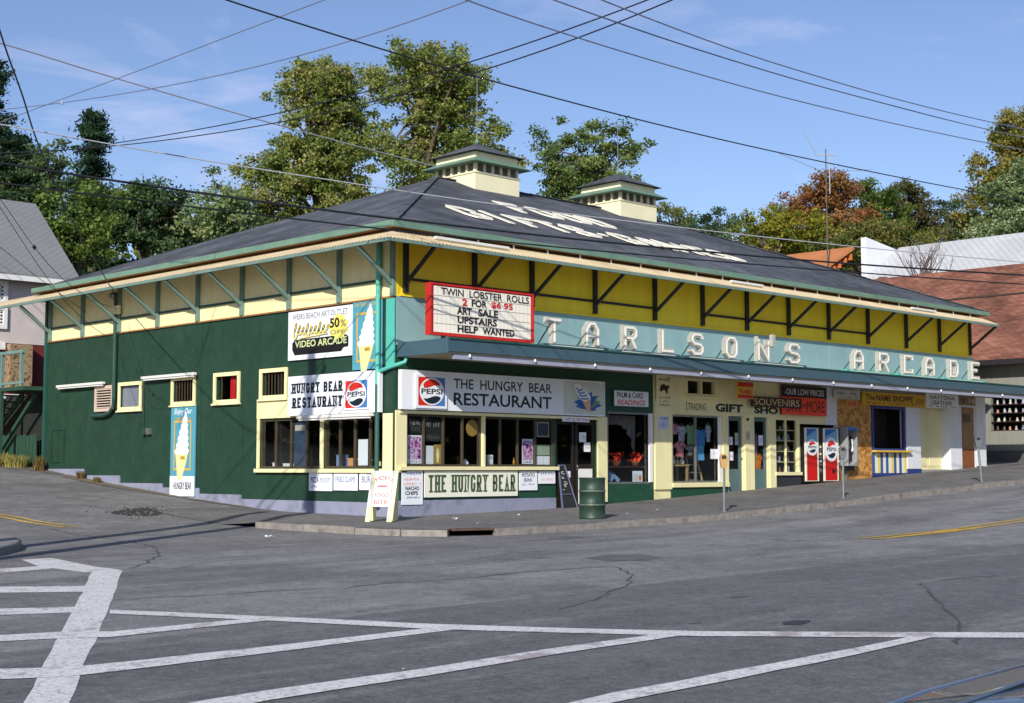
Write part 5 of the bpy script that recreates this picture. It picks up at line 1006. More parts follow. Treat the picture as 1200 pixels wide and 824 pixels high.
t = card('poster', 'dark blue glossy poster in the third pane of the side window', 'L', -3.98, -3.46, 1.12, 2.2, D0, mat('poster_blue', c(60, 76, 100), .3, .2, 3), 'poster'); FB('L', -3.94, -3.5, 2.0, 2.14, D0, D0 + .003).build('heading', M_line, t)
for k in range(3): MB().lathe([(.06, 0), (.05, -.03), (.01, -.06)], (1.2 + k * .25, 1.6 + .6 * k, 2.6), 10).build('ceiling_lamp', M_lamp, arc)
card('red_cloth', 'red cloth hanging in the third small side window', 'L', -6.85, -6.6, 2.87, 3.49, -.09, M_red, 'cloth'); card('paper_sheet', 'white paper at the right of the third small side window', 'L', -6.55, -6.4, 2.87, 3.49, -.09, M_signw, 'paper')
# notices on the restaurant doors
for a, b, z0, z1, lab in ((6.24, 6.5, 1.75, 2.0, 'square white notice high on the restaurant door'), (6.42, 6.66, 1.5, 1.74, 'white notice in the middle of the restaurant door'), (5.72, 5.9, .84, 1.0, 'tiny pale notice on the left door leaf')):
    t = card('notice', lab, 'R', a, b, z0, z1, -.045, M_signw, 'notice'); scribble(t, 'R', a + .02, b - .02, z0 + .05, z1 - .05, -.043, M_line, 5)
# leaning chalkboard by the doors
t = thing('leaning_chalkboard', 'black menu chalkboard leaning in the restaurant doorway', 'chalkboard', (5.6, -.12, .06))
pz = .05; P4 = [(5.34, -.20, pz), (5.90, -.20, pz), (5.60, -.02, 1.15), (5.38, -.02, 1.15)]
MB().prism(P4, (0, .03, .01)).build('board', M_chalk, t)
for a, b in zip(P4, P4[1:] + P4[:1]): MB().bar(Vector(a) + Vector((0, -.008, 0)), Vector(b) + Vector((0, -.008, 0)), .035, .03).build('frame_bar', mat('board_frame', c(96, 104, 130), .6), t)
MB().bar((5.36, -.15, .42), (5.8, -.15, .42), .03, .02).build('frame_bar', mat('board_frame', c(96, 104, 130)), t)
mb = MB()
for k in range(16):
    z = random.uniform(.5, 1.0); f_ = (z - pz) / 1.11; x = random.uniform(5.42, 5.75 - .25 * f_); y = -.20 + .18 * f_ - .008
    mb.add([(x, y, z), (x + .07, y, z), (x + .07, y + .006, z + .018), (x, y + .006, z + .018)], [(0, 1, 2, 3)])
mb.build('lettering', M_chalkw, t)
# palm reader's window
M_rf = mat('flower_red', c(226, 66, 30), .7, .25, 20)
def flowers(label, x0, x1, y, z0):
    t = thing('flower_pot', label, 'flowers', ((x0 + x1) / 2, y, z0)); xc = (x0 + x1) / 2
    MB().lathe([(.08, 0), (.11, .1), (.115, .12)], (xc, y, z0), 12).build('pot', M_brn2, t, True); mb = MB()
    for k in range(70):
        p = Vector((random.gauss(xc, (x1 - x0) / 4.5), random.gauss(y, .08), z0 + random.uniform(.12, .36))); r = .045
        a = Vector((random.uniform(-1, 1), random.uniform(-1, 1), random.uniform(-1, 1))).normalized() * r; b = Vector((random.uniform(-1, 1), random.uniform(-1, 1), random.uniform(-1, 1))).normalized() * r
        mb.quad(p - a, p + b, p + a, p - b)
    mb.build('blossom', M_rf, t)
flowers('red flowers on the left of the palm reader window shelf', 7.75, 8.3, .35, 1.14); flowers('orange red flowers on the right of the palm reader window shelf', 8.6, 9.0, .35, 1.14)
FB('R', 7.35, 9.05, 1.09, 1.135, -.6, -.12).build('window_shelf', M_brown, arc)
t = thing('drape', 'grey drape gathered at the top of the palm reader window', 'curtain', (8.2, .5, 1.6)); mb = MB(); n_ = 60; Lc = []
for i in range(n_ + 1):
    x = 7.34 + 1.6 * i / n_; s = abs(i / n_ - .5) * 2; Lc.append((x, .5 + .05 * math.sin(i * .9), 2.5, 2.5 - .25 - .75 * s ** 3))
mb.add([(x, y, z1) for x, y, z1, z0 in Lc] + [(x, y + .02, z0) for x, y, z1, z0 in Lc], [(i, i + 1, n_ + 2 + i, n_ + 1 + i) for i in range(n_)]); mb.build('cloth', mat('drape_grey', c(120, 116, 118), .8, .2, 4), t, True)
t = thing('blue_cloth', 'heap of blue cloth low in the palm reader window', 'cloth', (7.8, .35, .67)); mb = MB(); n_ = 12
for i in range(n_ + 1):
    for j in range(7):
        x = 7.38 + .85 * i / n_; y = .15 + .5 * j / 6; mb.v.append((x, y, .68 + .38 * max(0, 1 - ((x - 7.55) / .6) ** 2) * math.sin(math.pi * (j + .5) / 7) + .05 * math.sin(i * 1.7 + j)))
for i in range(n_):
    for j in range(6): a = i * 7 + j; mb.f.append((a, a + 1, a + 8, a + 7))
mb.build('folds', mat('cloth_blue', c(110, 140, 176), .8, .2, 6), t, True)
t = board('notice', 'white card with orange mark low in the palm reader window', 'R', 8.5, 8.9, .7, 1.0, -.2, -.19, M_signw, 'notice'); disc('R', 8.8, .82, .06, .08, -.188).build('mark', mat('orange_mark', c(220, 130, 60), .6), t); scribble(t, 'R', 8.53, 8.72, .75, .95, -.188, M_line, 4)
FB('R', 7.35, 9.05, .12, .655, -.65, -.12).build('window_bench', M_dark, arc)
# gift shop window: shirts on lines, a table, a step ladder
def shirt(label, u, z, w, h, m, y=.22, kind='shirt'):
    w *= 1.12
    t = thing(kind, label, 'clothing', (u, y, z - h), 'clothes hung in the gift window'); mb = MB(); k = w / 2
    pts = [(-.55, 0), (-.5, .62), (-1, .55), (-1.0, .80), (-.42, 1), (-.2, .95), (.2, .95), (.42, 1), (1.0, .80), (1, .55), (.5, .62), (.55, 0)] if kind == 'shirt' else [(-.6, 0), (-.6, 1), (.6, 1), (.6, 0), (.12, 0), (0, .7), (-.12, 0)]
    P = [(u + x * k, y + .02 * math.sin(x * 5 + q * 4), z - h + q * h) for x, q in pts]
    mb.prism(P, (0, .03, 0)).build('cloth', m, t)
    MB().tube([(u - k * .3, y + .015, z), (u, y + .015, z + .06), (u + k * .3, y + .015, z)], .008, 5).build('hanger', M_steel, t)
for a in [('pink and maroon shirt hung at the top left of the gift window', 10.34, 2.32, .34, .30, patchy('shirt_pink', [c(160, 80, 100), c(214, 160, 170)], 9)), ('white patterned shirt in the top row of the gift window', 10.64, 2.28, .42, .46, patchy('shirt_print', [c(220, 220, 226), c(120, 110, 150)], 14)), ('light green shirt in the top row of the gift window', 11.04, 2.3, .46, .56, mat('shirt_green', c(134, 172, 128), .8)), ('blue shirt hung right of the gift window mullion', 11.5, 2.18, .6, .46, mat('shirt_blue', c(70, 140, 206), .8)), ('pale striped shirt at the right of the hung clothes', 11.85, 2.32, .26, .5, patchy('shirt_stripe', [c(210, 214, 220), c(130, 150, 180)], 22)), ('white shirt at the far left of the lower row', 10.12, 1.82, .3, .34, M_signw), ('red and pink shirt in the lower row of the gift window', 10.56, 1.82, .5, .42, patchy('shirt_red', [c(186, 60, 70), c(228, 170, 176)], 8)), ('grey printed shirt in the lower row under the green shirt', 11.02, 1.73, .34, .3, patchy('shirt_grey', [c(170, 172, 166), c(90, 96, 90)], 12))]: shirt(*a)
shirt('pair of light blue trousers hung under the blue shirt', 11.48, 1.78, .5, .48, mat('trousers_blue', c(92, 170, 220), .8), .22, 'trousers')
t = thing('display_table', 'small wooden table in the gift window', 'table', (10.65, .5, .67)); M_wood = mat('table_wood', c(170, 140, 96), .6, .15, 5)
MB().box(10.2, 11.0, .25, .7, 1.13, 1.18).build('tabletop', M_wood, t)
for x in (10.23, 10.92):
    for y in (.27, .63): MB().box(x, x + .05, y, y + .05, .5, 1.13).build('leg', M_wood, t)
for k, (x, m, lab) in enumerate([(10.3, mat('toy_red', c(170, 60, 50), .7), 'dark red plush toy on the gift window table'), (10.52, M_signw, 'white plush toy on the gift window table'), (10.72, mat('toy_olive', c(120, 120, 80), .7), 'olive plush toy on the gift window table'), (10.92, M_signw, 'white plush toy at the right end of the gift window table')]):
    t = thing('plush_toy', lab, 'toy', (x, .45, 1.18)); MB().lathe([(.02, 0), (.07, .03), (.075, .1), (.04, .16)], (x, .45, 1.18), 10).build('body', m, t, True); MB().lathe([(.01, .15), (.05, .18), (.055, .22), (.03, .27), (.005, .28)], (x, .45, 1.18), 10).build('head', m, t, True)
t = thing('step_ladder', 'wooden step ladder standing in the gift window', 'ladder', (11.6, .5, .5))
for x0, x1 in ((11.2, 11.28), (11.85, 11.72)): MB().bar((x0, .4, .5), (x1, .6, 1.5), .04, .05).build('rail', M_wood, t)
for k in range(4): z = .72 + .22 * k; MB().box(11.22 + .02 * k, 11.84 - .03 * k, .42 + .04 * k, .58 + .04 * k, z, z + .03).build('tread', M_wood, t)
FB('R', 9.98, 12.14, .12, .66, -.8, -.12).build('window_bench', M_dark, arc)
t = board('notice', 'white card at the right edge of the gift window', 'R', 11.72, 12.1, 1.34, 1.62, -.05, -.04, M_signw, 'notice'); scribble(t, 'R', 11.75, 12.07, 1.45, 1.55, -.038, M_line, 6)
# doors of the gift shop: notices and garments behind the glass
for a, b, z0, z1, d, m, lab, cat in [(12.62, 12.78, 1.75, 1.98, -.067, M_signw, 'white notice on the left gift shop door', 'notice'), (12.9, 13.05, 1.75, 2.1, -.067, M_line, 'grey notice on the right side of the left gift shop door', 'notice'), (12.62, 12.8, 1.3, 1.55, -.067, M_signw, 'lower white notice on the left gift shop door', 'notice'), (14.05, 14.26, 1.75, 2.05, -.067, M_signw, 'white notice on the right gift shop door', 'notice'), (13.28, 13.45, 1.9, 2.15, .055, M_line, 'grey plate on the cream post between the doors', 'plate'), (13.3, 13.42, 2.46, 2.54, .055, M_black, 'tiny black number plate above the cream post', 'plate')]:
    t = card('notice' if cat == 'notice' else 'plate', lab, 'R', a, b, z0, z1, d, m, cat)
    if b - a > .14: scribble(t, 'R', a + .02, b - .02, z0 + .06, z1 - .06, d + .002, M_faint, 4)
shirt('purple shirt behind the right gift shop door', 13.95, 2.1, .3, .7, mat('shirt_purple', c(150, 110, 150), .8), .12); shirt('orange shirt hung low behind the right gift shop door', 14.08, 1.5, .42, .5, mat('shirt_orange', c(232, 120, 30), .8), .12)
shirt('yellow shirt beside the orange shirt behind the door', 13.9, 1.52, .26, .42, mat('shirt_yellow', c(226, 180, 60), .8), .105)
# shelf window full of small souvenirs
kinds = [patchy('souvenir_a', [c(220, 220, 214), c(150, 140, 130)], 12), patchy('souvenir_b', [c(150, 60, 50), c(210, 180, 160)], 12), patchy('souvenir_c', [c(70, 80, 110), c(180, 186, 200)], 12), patchy('souvenir_d', [c(60, 50, 44), c(120, 100, 80)], 12)]
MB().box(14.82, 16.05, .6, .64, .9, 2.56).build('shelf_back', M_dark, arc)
cn = ['white', 'red and cream', 'blue grey', 'dark brown']; rows = ['bottom', 'second', 'middle', 'fourth', 'top']
for k in range(5):
    z = .955 + .32 * k
    if k: FB('R', 14.83, 15.99, z - .02, z, -.6, -.13).build('window_shelf', M_creamR, arc)
    for j in range(5):
        x = 14.93 + .22 * j + random.uniform(-.02, .02); h = random.uniform(.12, .24); m = random.randrange(4)
        t = thing('figurine', '%s souvenir figurine, number %s from the left on the %s shelf' % (cn[m], ['one', 'two', 'three', 'four', 'five', 'six', 'seven'][j], rows[k]), 'figurine', (x, .26, z), 'souvenirs on the window shelves')
        r = random.uniform(.04, .07); MB().lathe([(r, 0), (r * 1.05, h * .1), (r * .6, h * .45), (r * .8, h * .62), (r * .35, h * .72), (r * .5, h * .85), (.01, h)], (x, .26, z), 9).build('body', kinds[m], t, True)
# ------------------------------------------------------------------ street furniture
def zb(x, y): return float(base(x, y)) + .003
def vend(label, u0, u1, pw, big):
    z0 = .58; z1 = 2.34; t = thing('vending_machine', label, 'vending machine', ((u0 + u1) / 2, -.2, z0), 'drink machines outside the gift shop')
    M_cab = mat('cabinet_black', c(28, 26, 28), .4, .1)
    FB('R', u0 + .01, u1 - .01, z0 + .06, z1, -.56, .12).build('cabinet', M_cab, t)
    for s in (u0 + .08, u1 - .14):
        for d in (-.5, .02): FB('R', s, s + .06, zb(s, -d) - .02, z0 + .06, d, d + .06).build('foot', M_cab, t)
    FB('R', u0 + .02, u0 + pw, z0 + .1, z1 - .03, .12, .15).build('face', mat('vend_cream', c(240, 236, 214), .35, .03), t)
    a, b = u0 + .1, u0 + pw - .09
    FB('R', a, b, z0 + .12, 1.62, .15, .154).build('red_panel', mat('vend_red', c(206, 24, 22), .35, .05), t); FB('R', a, b, 1.62, z1 - .05, .15, .1535).build('blue_panel', M_blue, t)
    poly2('R', [(a, z1 - .3), (b, z1 - .06), (b, 1.9), (a, 1.9)], .1555).build('light_flash', mat('vend_skyblue', c(120, 180, 222), .35), t)
    w = (b - a) / 2; cz = 1.72 if not big else 1.66; hz = w * (.72 if not big else .98)
    disc('R', (a + b) / 2, cz, w * 1.12, hz + .06, .157).build('white_ring', M_signw, t)
    pepsi(t, 'R', (a + b) / 2 - w * 1.02, (a + b) / 2 + w * 1.02, cz - hz, cz + hz, .159, False)
    for k in range(6): FB('R', u1 - .13, u1 - .06, 1.15 + .11 * k, 1.22 + .11 * k, .12, .135).build('button', M_lamp if k % 2 else M_steel, t)
    FB('R', u1 - .15, u1 - .05, .95, 1.08, .12, .14).build('coin_slot', M_steel, t)
    if big: disc('R', a + w * 1.35, .98, .07, .09, .156).build('dent_mark', M_cab, t)
vend('left red and blue drink machine with the smaller roundel', 16.11, 17.08, .74, False); vend('right red and blue drink machine with the big roundel', 17.11, 18.09, .84, True)
t = thing('pay_phone', 'pay phone in a pale open shell beside the drink machines', 'telephone', (18.45, -.2, .6))
frame(MB(), 'R', 18.18, 18.76, 1.15, 2.38, .05, .05, .34).build('shell', mat('phone_shell', c(150, 152, 154), .5, .1), t); FB('R', 18.24, 18.70, 2.26, 2.36, .34, .35).build('header', M_blue, t)
FB('R', 18.28, 18.64, 1.35, 2.1, .06, .2).build('phone_box', M_black, t); MB().tube([FP('R', 18.55, 1.98, .26), FP('R', 18.60, 1.9, .24), FP('R', 18.60, 1.68, .24), FP('R', 18.55, 1.6, .26)], .03, 8).build('handset', M_signw, t)
FB('R', 18.32, 18.48, 1.7, 1.95, .2, .21).build('keypad', M_steel, t); FB('R', 18.22, 18.70, 1.0, 1.15, .06, .24).build('book_shelf', M_black, t); FB('R', 18.42, 18.50, .55, 1.0, .06, .14).build('post', M_steel, t)
def meter(label, x, y, lean, m):
    z = zb(x, y); t = thing('parking_meter', label, 'parking meter', (x, y, z), 'parking meters along the kerb'); top = Vector((x + lean * .7, y - lean * .7, z + 1.02))
    MB().tube([(x, y, z - .02), top], .03, 8).build('post', M_steel, t); MB().lathe([(.06, 0), (.06, .02), (.035, .04)], (x, y, z), 10).build('base_plate', M_steel, t)
    hd = MB(); n_ = 14; dv = Vector((.715, -.70, 0)); fv = Vector((.70, .715, 0)); P = []
    for (w, h) in ((.05, 0), (.075, .04), (.085, .14), (.10, .2), (.10, .24), (.08, .30), (.04, .335), (-.04, .335), (-.08, .30), (-.10, .24), (-.10, .2), (-.085, .14), (-.075, .04), (-.05, 0)): P.append(top + dv * w + Vector((0, 0, h)) - fv * .055)
    hd.prism(P, fv * .11).build('head', m, t)
    q = top + Vector((0, 0, .24)) - fv * .058; MB().prism([q + dv * a + Vector((0, 0, b)) for a, b in ((-.06, -.02), (.06, -.02), (.05, .05), (0, .07), (-.05, .05))], -fv * .004).build('dial_window', M_black, t)
meter('parking meter with a tan head in front of the gift shop', 6.26, -4.58, .0, mat('meter_tan', c(178, 142, 84), .45, .1)); meter('grey parking meter in front of the drink machines and chipboard', 11.25, -4.62, .0, mat('meter_grey', c(110, 114, 116), .4, .1, metal=.4)); meter('leaning grey parking meter near the far end of the shop row', 18.83, -4.5, -.09, mat('meter_grey', c(110, 114, 116)))
# oil drum litter bin
x, y = 2.45, -3.87; z = zb(x, y); t = thing('oil_drum', 'battered dark green oil drum used as a litter bin on the sidewalk', 'barrel', (x, y, z))
M_drum = mat('drum_green', c(34, 62, 50), .5, .35, 4, .3, 8, stain=c(70, 56, 42), stain_amt=.9, stain_scale=4)
prof = [(.285, 0), (.295, .015), (.285, .03), (.285, .28), (.297, .29), (.3, .305), (.297, .32), (.285, .33), (.285, .58), (.297, .59), (.3, .605), (.297, .62), (.285, .63), (.285, .86), (.295, .875), (.3, .89), (.285, .9), (.27, .88), (.268, .05)]
MB().lathe(prof, (x, y, z), 32, False).build('drum', M_drum, t, True)
M_rim = mat('drum_rib', c(112, 124, 106), .5, .35, 7, metal=.2)
for zz in (.305, .605): MB().lathe([(.298, zz - .012), (.306, zz), (.298, zz + .012)], (x, y, z), 32, False).build('rib', M_rim, t, True)
MB().lathe([(.01, .55), (.27, .6)], (x, y, z), 20, False).build('rubbish', patchy('rubbish', [c(60, 50, 40), c(190, 180, 160), c(40, 40, 44)], 12), t)
# sandwich board
x, y = -1.30, -1.15; z = zb(x, y); t = thing('sandwich_board', 'white and yellow sandwich board with red lettering at the corner', 'sandwich board', (x, y, z))
nv = Vector((-.80, -.60, 0)); rv = Vector((.60, -.80, 0)); O = Vector((x, y, z))
def abf(a, h, back=0): return O + rv * (a + h * .07) + Vector((0, 0, h)) + nv * (.26 - .24 * h / 1.08 if not back else -(.26 - .24 * h / 1.08))
M_aby = mat('board_edge_yellow', c(240, 232, 176), .6, .05)
for bk in (0, 1):
    sgn = -.03 if not bk else .03
    MB().prism([abf(-.29, .32, bk), abf(.29, .32, bk), abf(.29, 1.08, bk), abf(-.29, 1.08, bk)], nv * sgn).build('panel', M_signw, t)
    for a in (-.235, .235): MB().prism([abf(a - .055, 0, bk), abf(a + .055, 0, bk), abf(a + .055, 1.075, bk), abf(a - .055, 1.075, bk)], nv * (sgn * .9) - nv * (.004 if not bk else -.004)).build('leg', M_aby, t)
MB().prism([abf(.294, .02), abf(.294, 1.08), abf(.294, 1.08, 1), abf(.294, .02, 1)], rv * .012).build('side_panel', M_aby, t)
def abtext(s, a0, a1, h0, h1, m, arch=0, bold=.0):
    v, fs = ftext(s, bold, 0); MB().add([abf(a0 + (a1 - a0) * p, h0 + (h1 - h0) * q + arch * (1 - (2 * p - 1) ** 2)) + nv * .006 for p, q in v], fs).build('lettering', m, t)
M_abr = mat('board_red', c(206, 96, 80), .6); abtext('VIDEO', -.2, .2, .84, .93, M_abr, .05, .02); abtext('FOOD', -.15, .16, .52, .61, M_abr, 0, .02); abtext('BEER', -.15, .16, .37, .46, M_abr, 0, .02)
MB().add([abf(a, h) + nv * .006 for a, h in ((-.12, .735), (.1, .735), (.1, .775), (-.12, .775))], [(0, 1, 2, 3)]).build('red_bar', M_red, t)
# litter
for k, (x, y, w) in enumerate([(.06, -2.01, .16), (2.3, -1.72, .1), (4.28, -3.29, .05), (-.52, -3.36, .05), (6.0, -2.74, .05), (-5.06, -2.42, .16), (-13.7, -16.65, .02)]):
    zf = base if y > -4.8 and x > -3 else T; z = float(zf(x, y)) + .012
    lab = ['crumpled white paper scrap before the green lettered board', 'white paper scrap on the sidewalk near the restaurant door', 'tiny paper scrap behind the oil drum', 'tiny paper scrap near the drain inlet', 'tiny paper scrap right of the oil drum', 'white paper scrap lying on the road left of the kerb', 'white speck of paper on the near road'][k]
    mb = MB(); n_ = 5
    for i in range(n_):
        for j in range(4): mb.v.append((x + w * (i / 4 - .5) + random.uniform(-.01, .01), y + w * .7 * (j / 3 - .5), z + random.uniform(0, .35 * w)))
    for i in range(n_ - 1):
        for j in range(3): a = i * 4 + j; mb.f.append((a, a + 1, a + 5, a + 4))
    tag(mb.build('paper_scrap', M_signw), lab, 'litter', 'paper litter')
# ------------------------------------------------------------------ back stairs and weeds behind the arcade
t = thing('back_stairs', 'dark green wooden stairs and landing at the rear corner of the arcade', 'stairs', (-.3, 18, 1.2))
M_stg = mat('stair_green', c(40, 74, 58), .65, .2, 4)
MB().box(-.75, .95, 17.06, 18.75, 3.5, 3.62).build('landing', M_stg, t)
for x, y in ((-.7, 18.65), (.9, 18.65), (.9, 17.2)): MB().box(x - .05, x + .05, y - .05, y + .05, .9, 3.5).build('post', M_stg, t)
for x, y in ((-.7, 18.65), (-.7, 17.3)): MB().box(x - .05, x + .05, y - .05, y + .05, 3.62, 4.72).build('rail_post', M_ltgr, t)
MB().box(-.76, -.64, 17.15, 18.75, 4.66, 4.76).build('hand_rail', M_ltgr, t); MB().box(-.74, -.66, 17.2, 18.7, 3.7, 3.78).build('hand_rail', M_ltgr, t)
for x in (-.72, .05): MB().bar((x, 18.7, 3.45), (x, 21.6, 1.75), .06, .24).build('stringer', M_stg, t)
MB().bar((-.74, 18.7, 4.5), (-.74, 21.6, 2.75), .05, .09).build('hand_rail', M_stg, t)
for k in range(9): f_ = k / 9; MB().box(-.7, .03, 18.78 + 2.9 * f_, 19.05 + 2.9 * f_, 3.38 - 1.7 * f_, 3.42 - 1.7 * f_).build('tread', M_stg, t)
MB().bar((-.2, 17.3, 3.4), (-.2, 19.9, 1.5), .1, .12).build('brace', M_stg, t)
MB().box(.3, .36, 17.1, 20.5, 1.0, 3.45).build('stair_shade', mat('under_dark', (.015, .02, .016), .8, .2), t)  # near-black sheet stands in for the dark under the stairs
for k in range(11): y = 17.6 + .24 * k; MB().box(-.02, .02, y, y + .2, 1.05, 2.15 - .02 * (k % 3)).build('paling', M_stg, t)
def grass(name, label, spots, n, h, cols, cat='weeds'):
    m = leafmat(name + '_' + str(len(MATS)), cols, .3); vs = []; fs = []; tn = []
    for k in range(n):
        x, y, r = random.choice(spots); a = random.uniform(0, 6.28); rr = r * random.random() ** .5; px, py = x + rr * math.cos(a), y + rr * math.sin(a)
        z = float(T(px, py)); hh = h * random.uniform(.4, 1); b = random.uniform(0, 6.28); l_ = random.uniform(.1, .5) * hh; w = .012
        d = Vector((math.cos(b), math.sin(b), 0)); s = Vector((-d.y, d.x, 0)) * w; p = Vector((px, py, z)); o = len(vs)
        vs += [p - s, p + s, p + d * l_ * .4 + Vector((0, 0, hh * .6)) + s * .7, p + d * l_ * .4 + Vector((0, 0, hh * .6)) - s * .7, p + d * l_ + Vector((0, 0, hh))]
        fs += [(o, o + 1, o + 2, o + 3), (o + 3, o + 2, o + 4)]; tn += [random.random()] * 5
    mb = MB(); mb.v = [tuple(v) for v in vs]; mb.f = fs; o = mb.build(name, m)
    at_ = o.data.attributes.new('tint', 'FLOAT', 'POINT'); at_.data.foreach_set('value', tn)
    return tag(o, label, cat, kind='stuff')
grass('grass_verge', 'dry grass and weeds below the back stairs', [(-.9, 18.6, .5), (-.7, 19.8, .7), (-1.2, 20.6, .8), (-.5, 17.9, .35), (-1.8, 21.5, .8), (-1.0, 22.5, 1.0)], 5200, .42, [c(90, 104, 46), c(150, 146, 78), c(196, 178, 110), c(110, 120, 60)])
for k, (x, y, r, h, lab) in enumerate([(-.3, 16.75, .16, .5, 'tuft of dry brown weeds at the far corner of the green wall'), (-.2, 14.3, .12, .26, 'small weed tuft by the foundation below the louvred vent'), (-.25, 13.2, .1, .18, 'tiny weed tuft further along the grey foundation')]): grass('weed_tuft', lab, [(x, y, r)], 260, h, [c(110, 90, 50), c(150, 120, 76), c(96, 100, 50)])
# ------------------------------------------------------------------ neighbouring houses
M_hpink = mat('house_shingle', c(200, 190, 186), .8, .06, 2, .4, 18); M_hroof = roofmat('house_roof', (.235, .242, .25), (.255, .262, .27), .95, 1.06); M_hred = mat('house_red', c(104, 40, 36), .8, .15, 3); M_stone = patchy('field_stone', [c(120, 98, 72), c(170, 146, 112), c(90, 74, 58)], 5)
t = thing('grey_roofed_house', 'pinkish house with a steep grey roof and lattice windows behind the stairs', 'house', (-2, 28, 2))
MB().box(-9, 4.3, 24.6, 32, 5.6, 8.15).build('wall', M_hpink, t); MB().box(-9, 4.3, 24.62, 32, 1.0, 5.6).build('lower_wall', M_hred, t)
MB().prism([(4.3, 24.6, 8.1), (4.3, 32, 8.1), (4.3, 28.3, 11.2)], (-13.3, 0, 0)).build('gable', M_hpink, t)
rf = MB().prism([(4.75, 24.05, 8.0), (4.95, 28.3, 11.45), (-9.4, 28.3, 11.45), (-9.4, 24.05, 8.0)], (0, 0, .1)).build('roof', M_hroof, t); MB().prism([(4.95, 28.3, 11.45), (4.75, 32.6, 8.0), (-9.4, 32.6, 8.0), (-9.4, 28.3, 11.45)], (0, 0, .1)).build('roof', M_hroof, t)
MB().box(4.6, 5.1, 30.6, 31.2, 8.4, 10.0).build('chimney', mat('chimney_brick', c(140, 76, 56), .8, .2, 6), rf)
MB().box(-9.4, 4.75, 23.98, 24.08, 7.84, 8.02).build('eave_board', M_white, t)
def lattice(u0, u1, z0, z1):
    w = frame(MB(), 'R', u0, u1, z0, z1, .14, -24.6, -24.5).build('window', M_white, t); MB().box(u0, u1, 24.58, 24.59, z0, z1).build('pane', mat('house_glass', (.015, .017, .02), .1, .1), w); n_ = 5
    for k in range(-n_, n_ + 1):
        for sg in (1, -1):
            W = u1 - u0 - .2; x0 = u0 + .1; a = k / n_; pts = []
            for i in range(13):
                q = i / 12; xx = q; zz = (a + q) if sg > 0 else (1 - a - q)
                if 0 <= zz <= 1: pts.append((x0 + W * xx, z0 + .1 + (z1 - z0 - .2) * zz))
            if len(pts) > 1: MB().bar((pts[0][0], 24.555 - .004 * sg, pts[0][1]), (pts[-1][0], 24.555 - .004 * sg, pts[-1][1]), .03, .035).build('muntin', M_white, w)
lattice(.9, 2.15, 6.98, 7.85); lattice(.9, 2.15, 6.1, 6.92); lattice(-1.6, -.3, 6.98, 7.85); lattice(-1.6, -.3, 6.1, 6.92)
MB().box(2.15, 3.0, 24.2, 24.62, 3.9, 5.55).build('stone_pier', M_stone, t); MB().box(1.0, 2.1, 24.5, 24.61, 5.35, 5.62).build('window_sill', M_white, t); MB().box(-9, 2.6, 23.9, 24.6, 3.55, 3.72).build('porch_edge', M_white, t)
for x in (1.2, -.6, -2.4): MB().box(x, x + .25, 23.95, 24.2, 1.8, 3.55).build('porch_post', M_cream, t)
M_rroof = roofmat('red_shingles', (.175, .066, .046), (.29, .135, .09), .6, 1.5); M_gwall = mat('grey_boards', c(136, 136, 128), .8, .12, 2, .2, 20, .4)
t = thing('red_roofed_building', 'grey boarded building with a worn red shingle roof beyond the arcade', 'building', (36, 3, 1.2))
holes(MB(), 'L', -14, 7, .3, 5.5, [(-1.45, .3, 2.5, 3.85)], -31.2, -31.0).build('wall', M_gwall, t); MB().box(30.95, 31.0, -7, 14, .3, 1.75).build('foundation', mat('dark_found', c(84, 84, 84), .8, .15), t)
for k in range(52):
    y = -6.9 + .4 * k
    if -0.35 < y < 1.5: continue
    MB().box(30.975, 31.0, y, y + .03, 1.75, 5.5).build('batten', M_gwall, t)
MB().prism([(41, -7, 5.4), (31.2, -7, 5.4), (36, -7, 9.3)], (0, .2, 0)).build('gable', M_gwall, t); MB().prism([(41, 13.8, 5.4), (31.2, 13.8, 5.4), (36, 13.8, 9.3)], (0, .2, 0)).build('gable', M_gwall, t)
MB().box(31.2, 41, -6.98, -6.8, .3, 5.4).box(40.8, 41, -6.8, 14, .3, 5.4).build('wall', M_gwall, t)
rf = MB().prism([(30.3, -7.5, 5.15), (30.3, 14.5, 5.15), (36, 14.5, 9.5), (36, -7.5, 9.5)], (0, 0, .12)).build('roof', M_rroof, t); MB().prism([(41.7, -7.5, 5.15), (36, -7.5, 9.5), (36, 14.5, 9.5), (41.7, 14.5, 5.15)], (0, 0, .12)).build('roof', M_rroof, t)
MB().bar((34.0, -7.4, 8.12), (34.0, 14.4, 8.12), .12, .06).build('roof_batten', mat('roof_tar', (.05, .035, .03), .8), rf)
MB().box(30.26, 30.32, -7.5, 14.5, 5.0, 5.2).build('eave_board', M_tim, t)
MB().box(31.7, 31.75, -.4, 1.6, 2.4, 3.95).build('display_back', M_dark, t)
for k in range(4): MB().box(31.0, 31.7, -.32, 1.46, 2.5 + .33 * k, 2.53 + .33 * k).build('display_shelf', M_brown, t)
kk = 0
for k in range(4):
    for j in range(7):
        y = -.22 + .25 * j + random.uniform(-.03, .03); z = 2.53 + .33 * k; h = random.uniform(.14, .26); m = random.choice(kinds[:1] * 3 + kinds); r = random.uniform(.05, .08)
        o = thing('ornament', 'small ornament, number %s from the left on the %s open shelf of the grey wall' % (['seven', 'six', 'five', 'four', 'three', 'two', 'one'][j], ['lowest', 'second', 'third', 'top'][k]), 'ornament', (31.25, y, z), 'ornaments on the open wall shelves')
        MB().lathe([(r * .8, 0), (r, h * .2), (r * .5, h * .5), (r * .7, h * .7), (.01, h)], (31.25, y, z), 8).build('body', m, o, True)
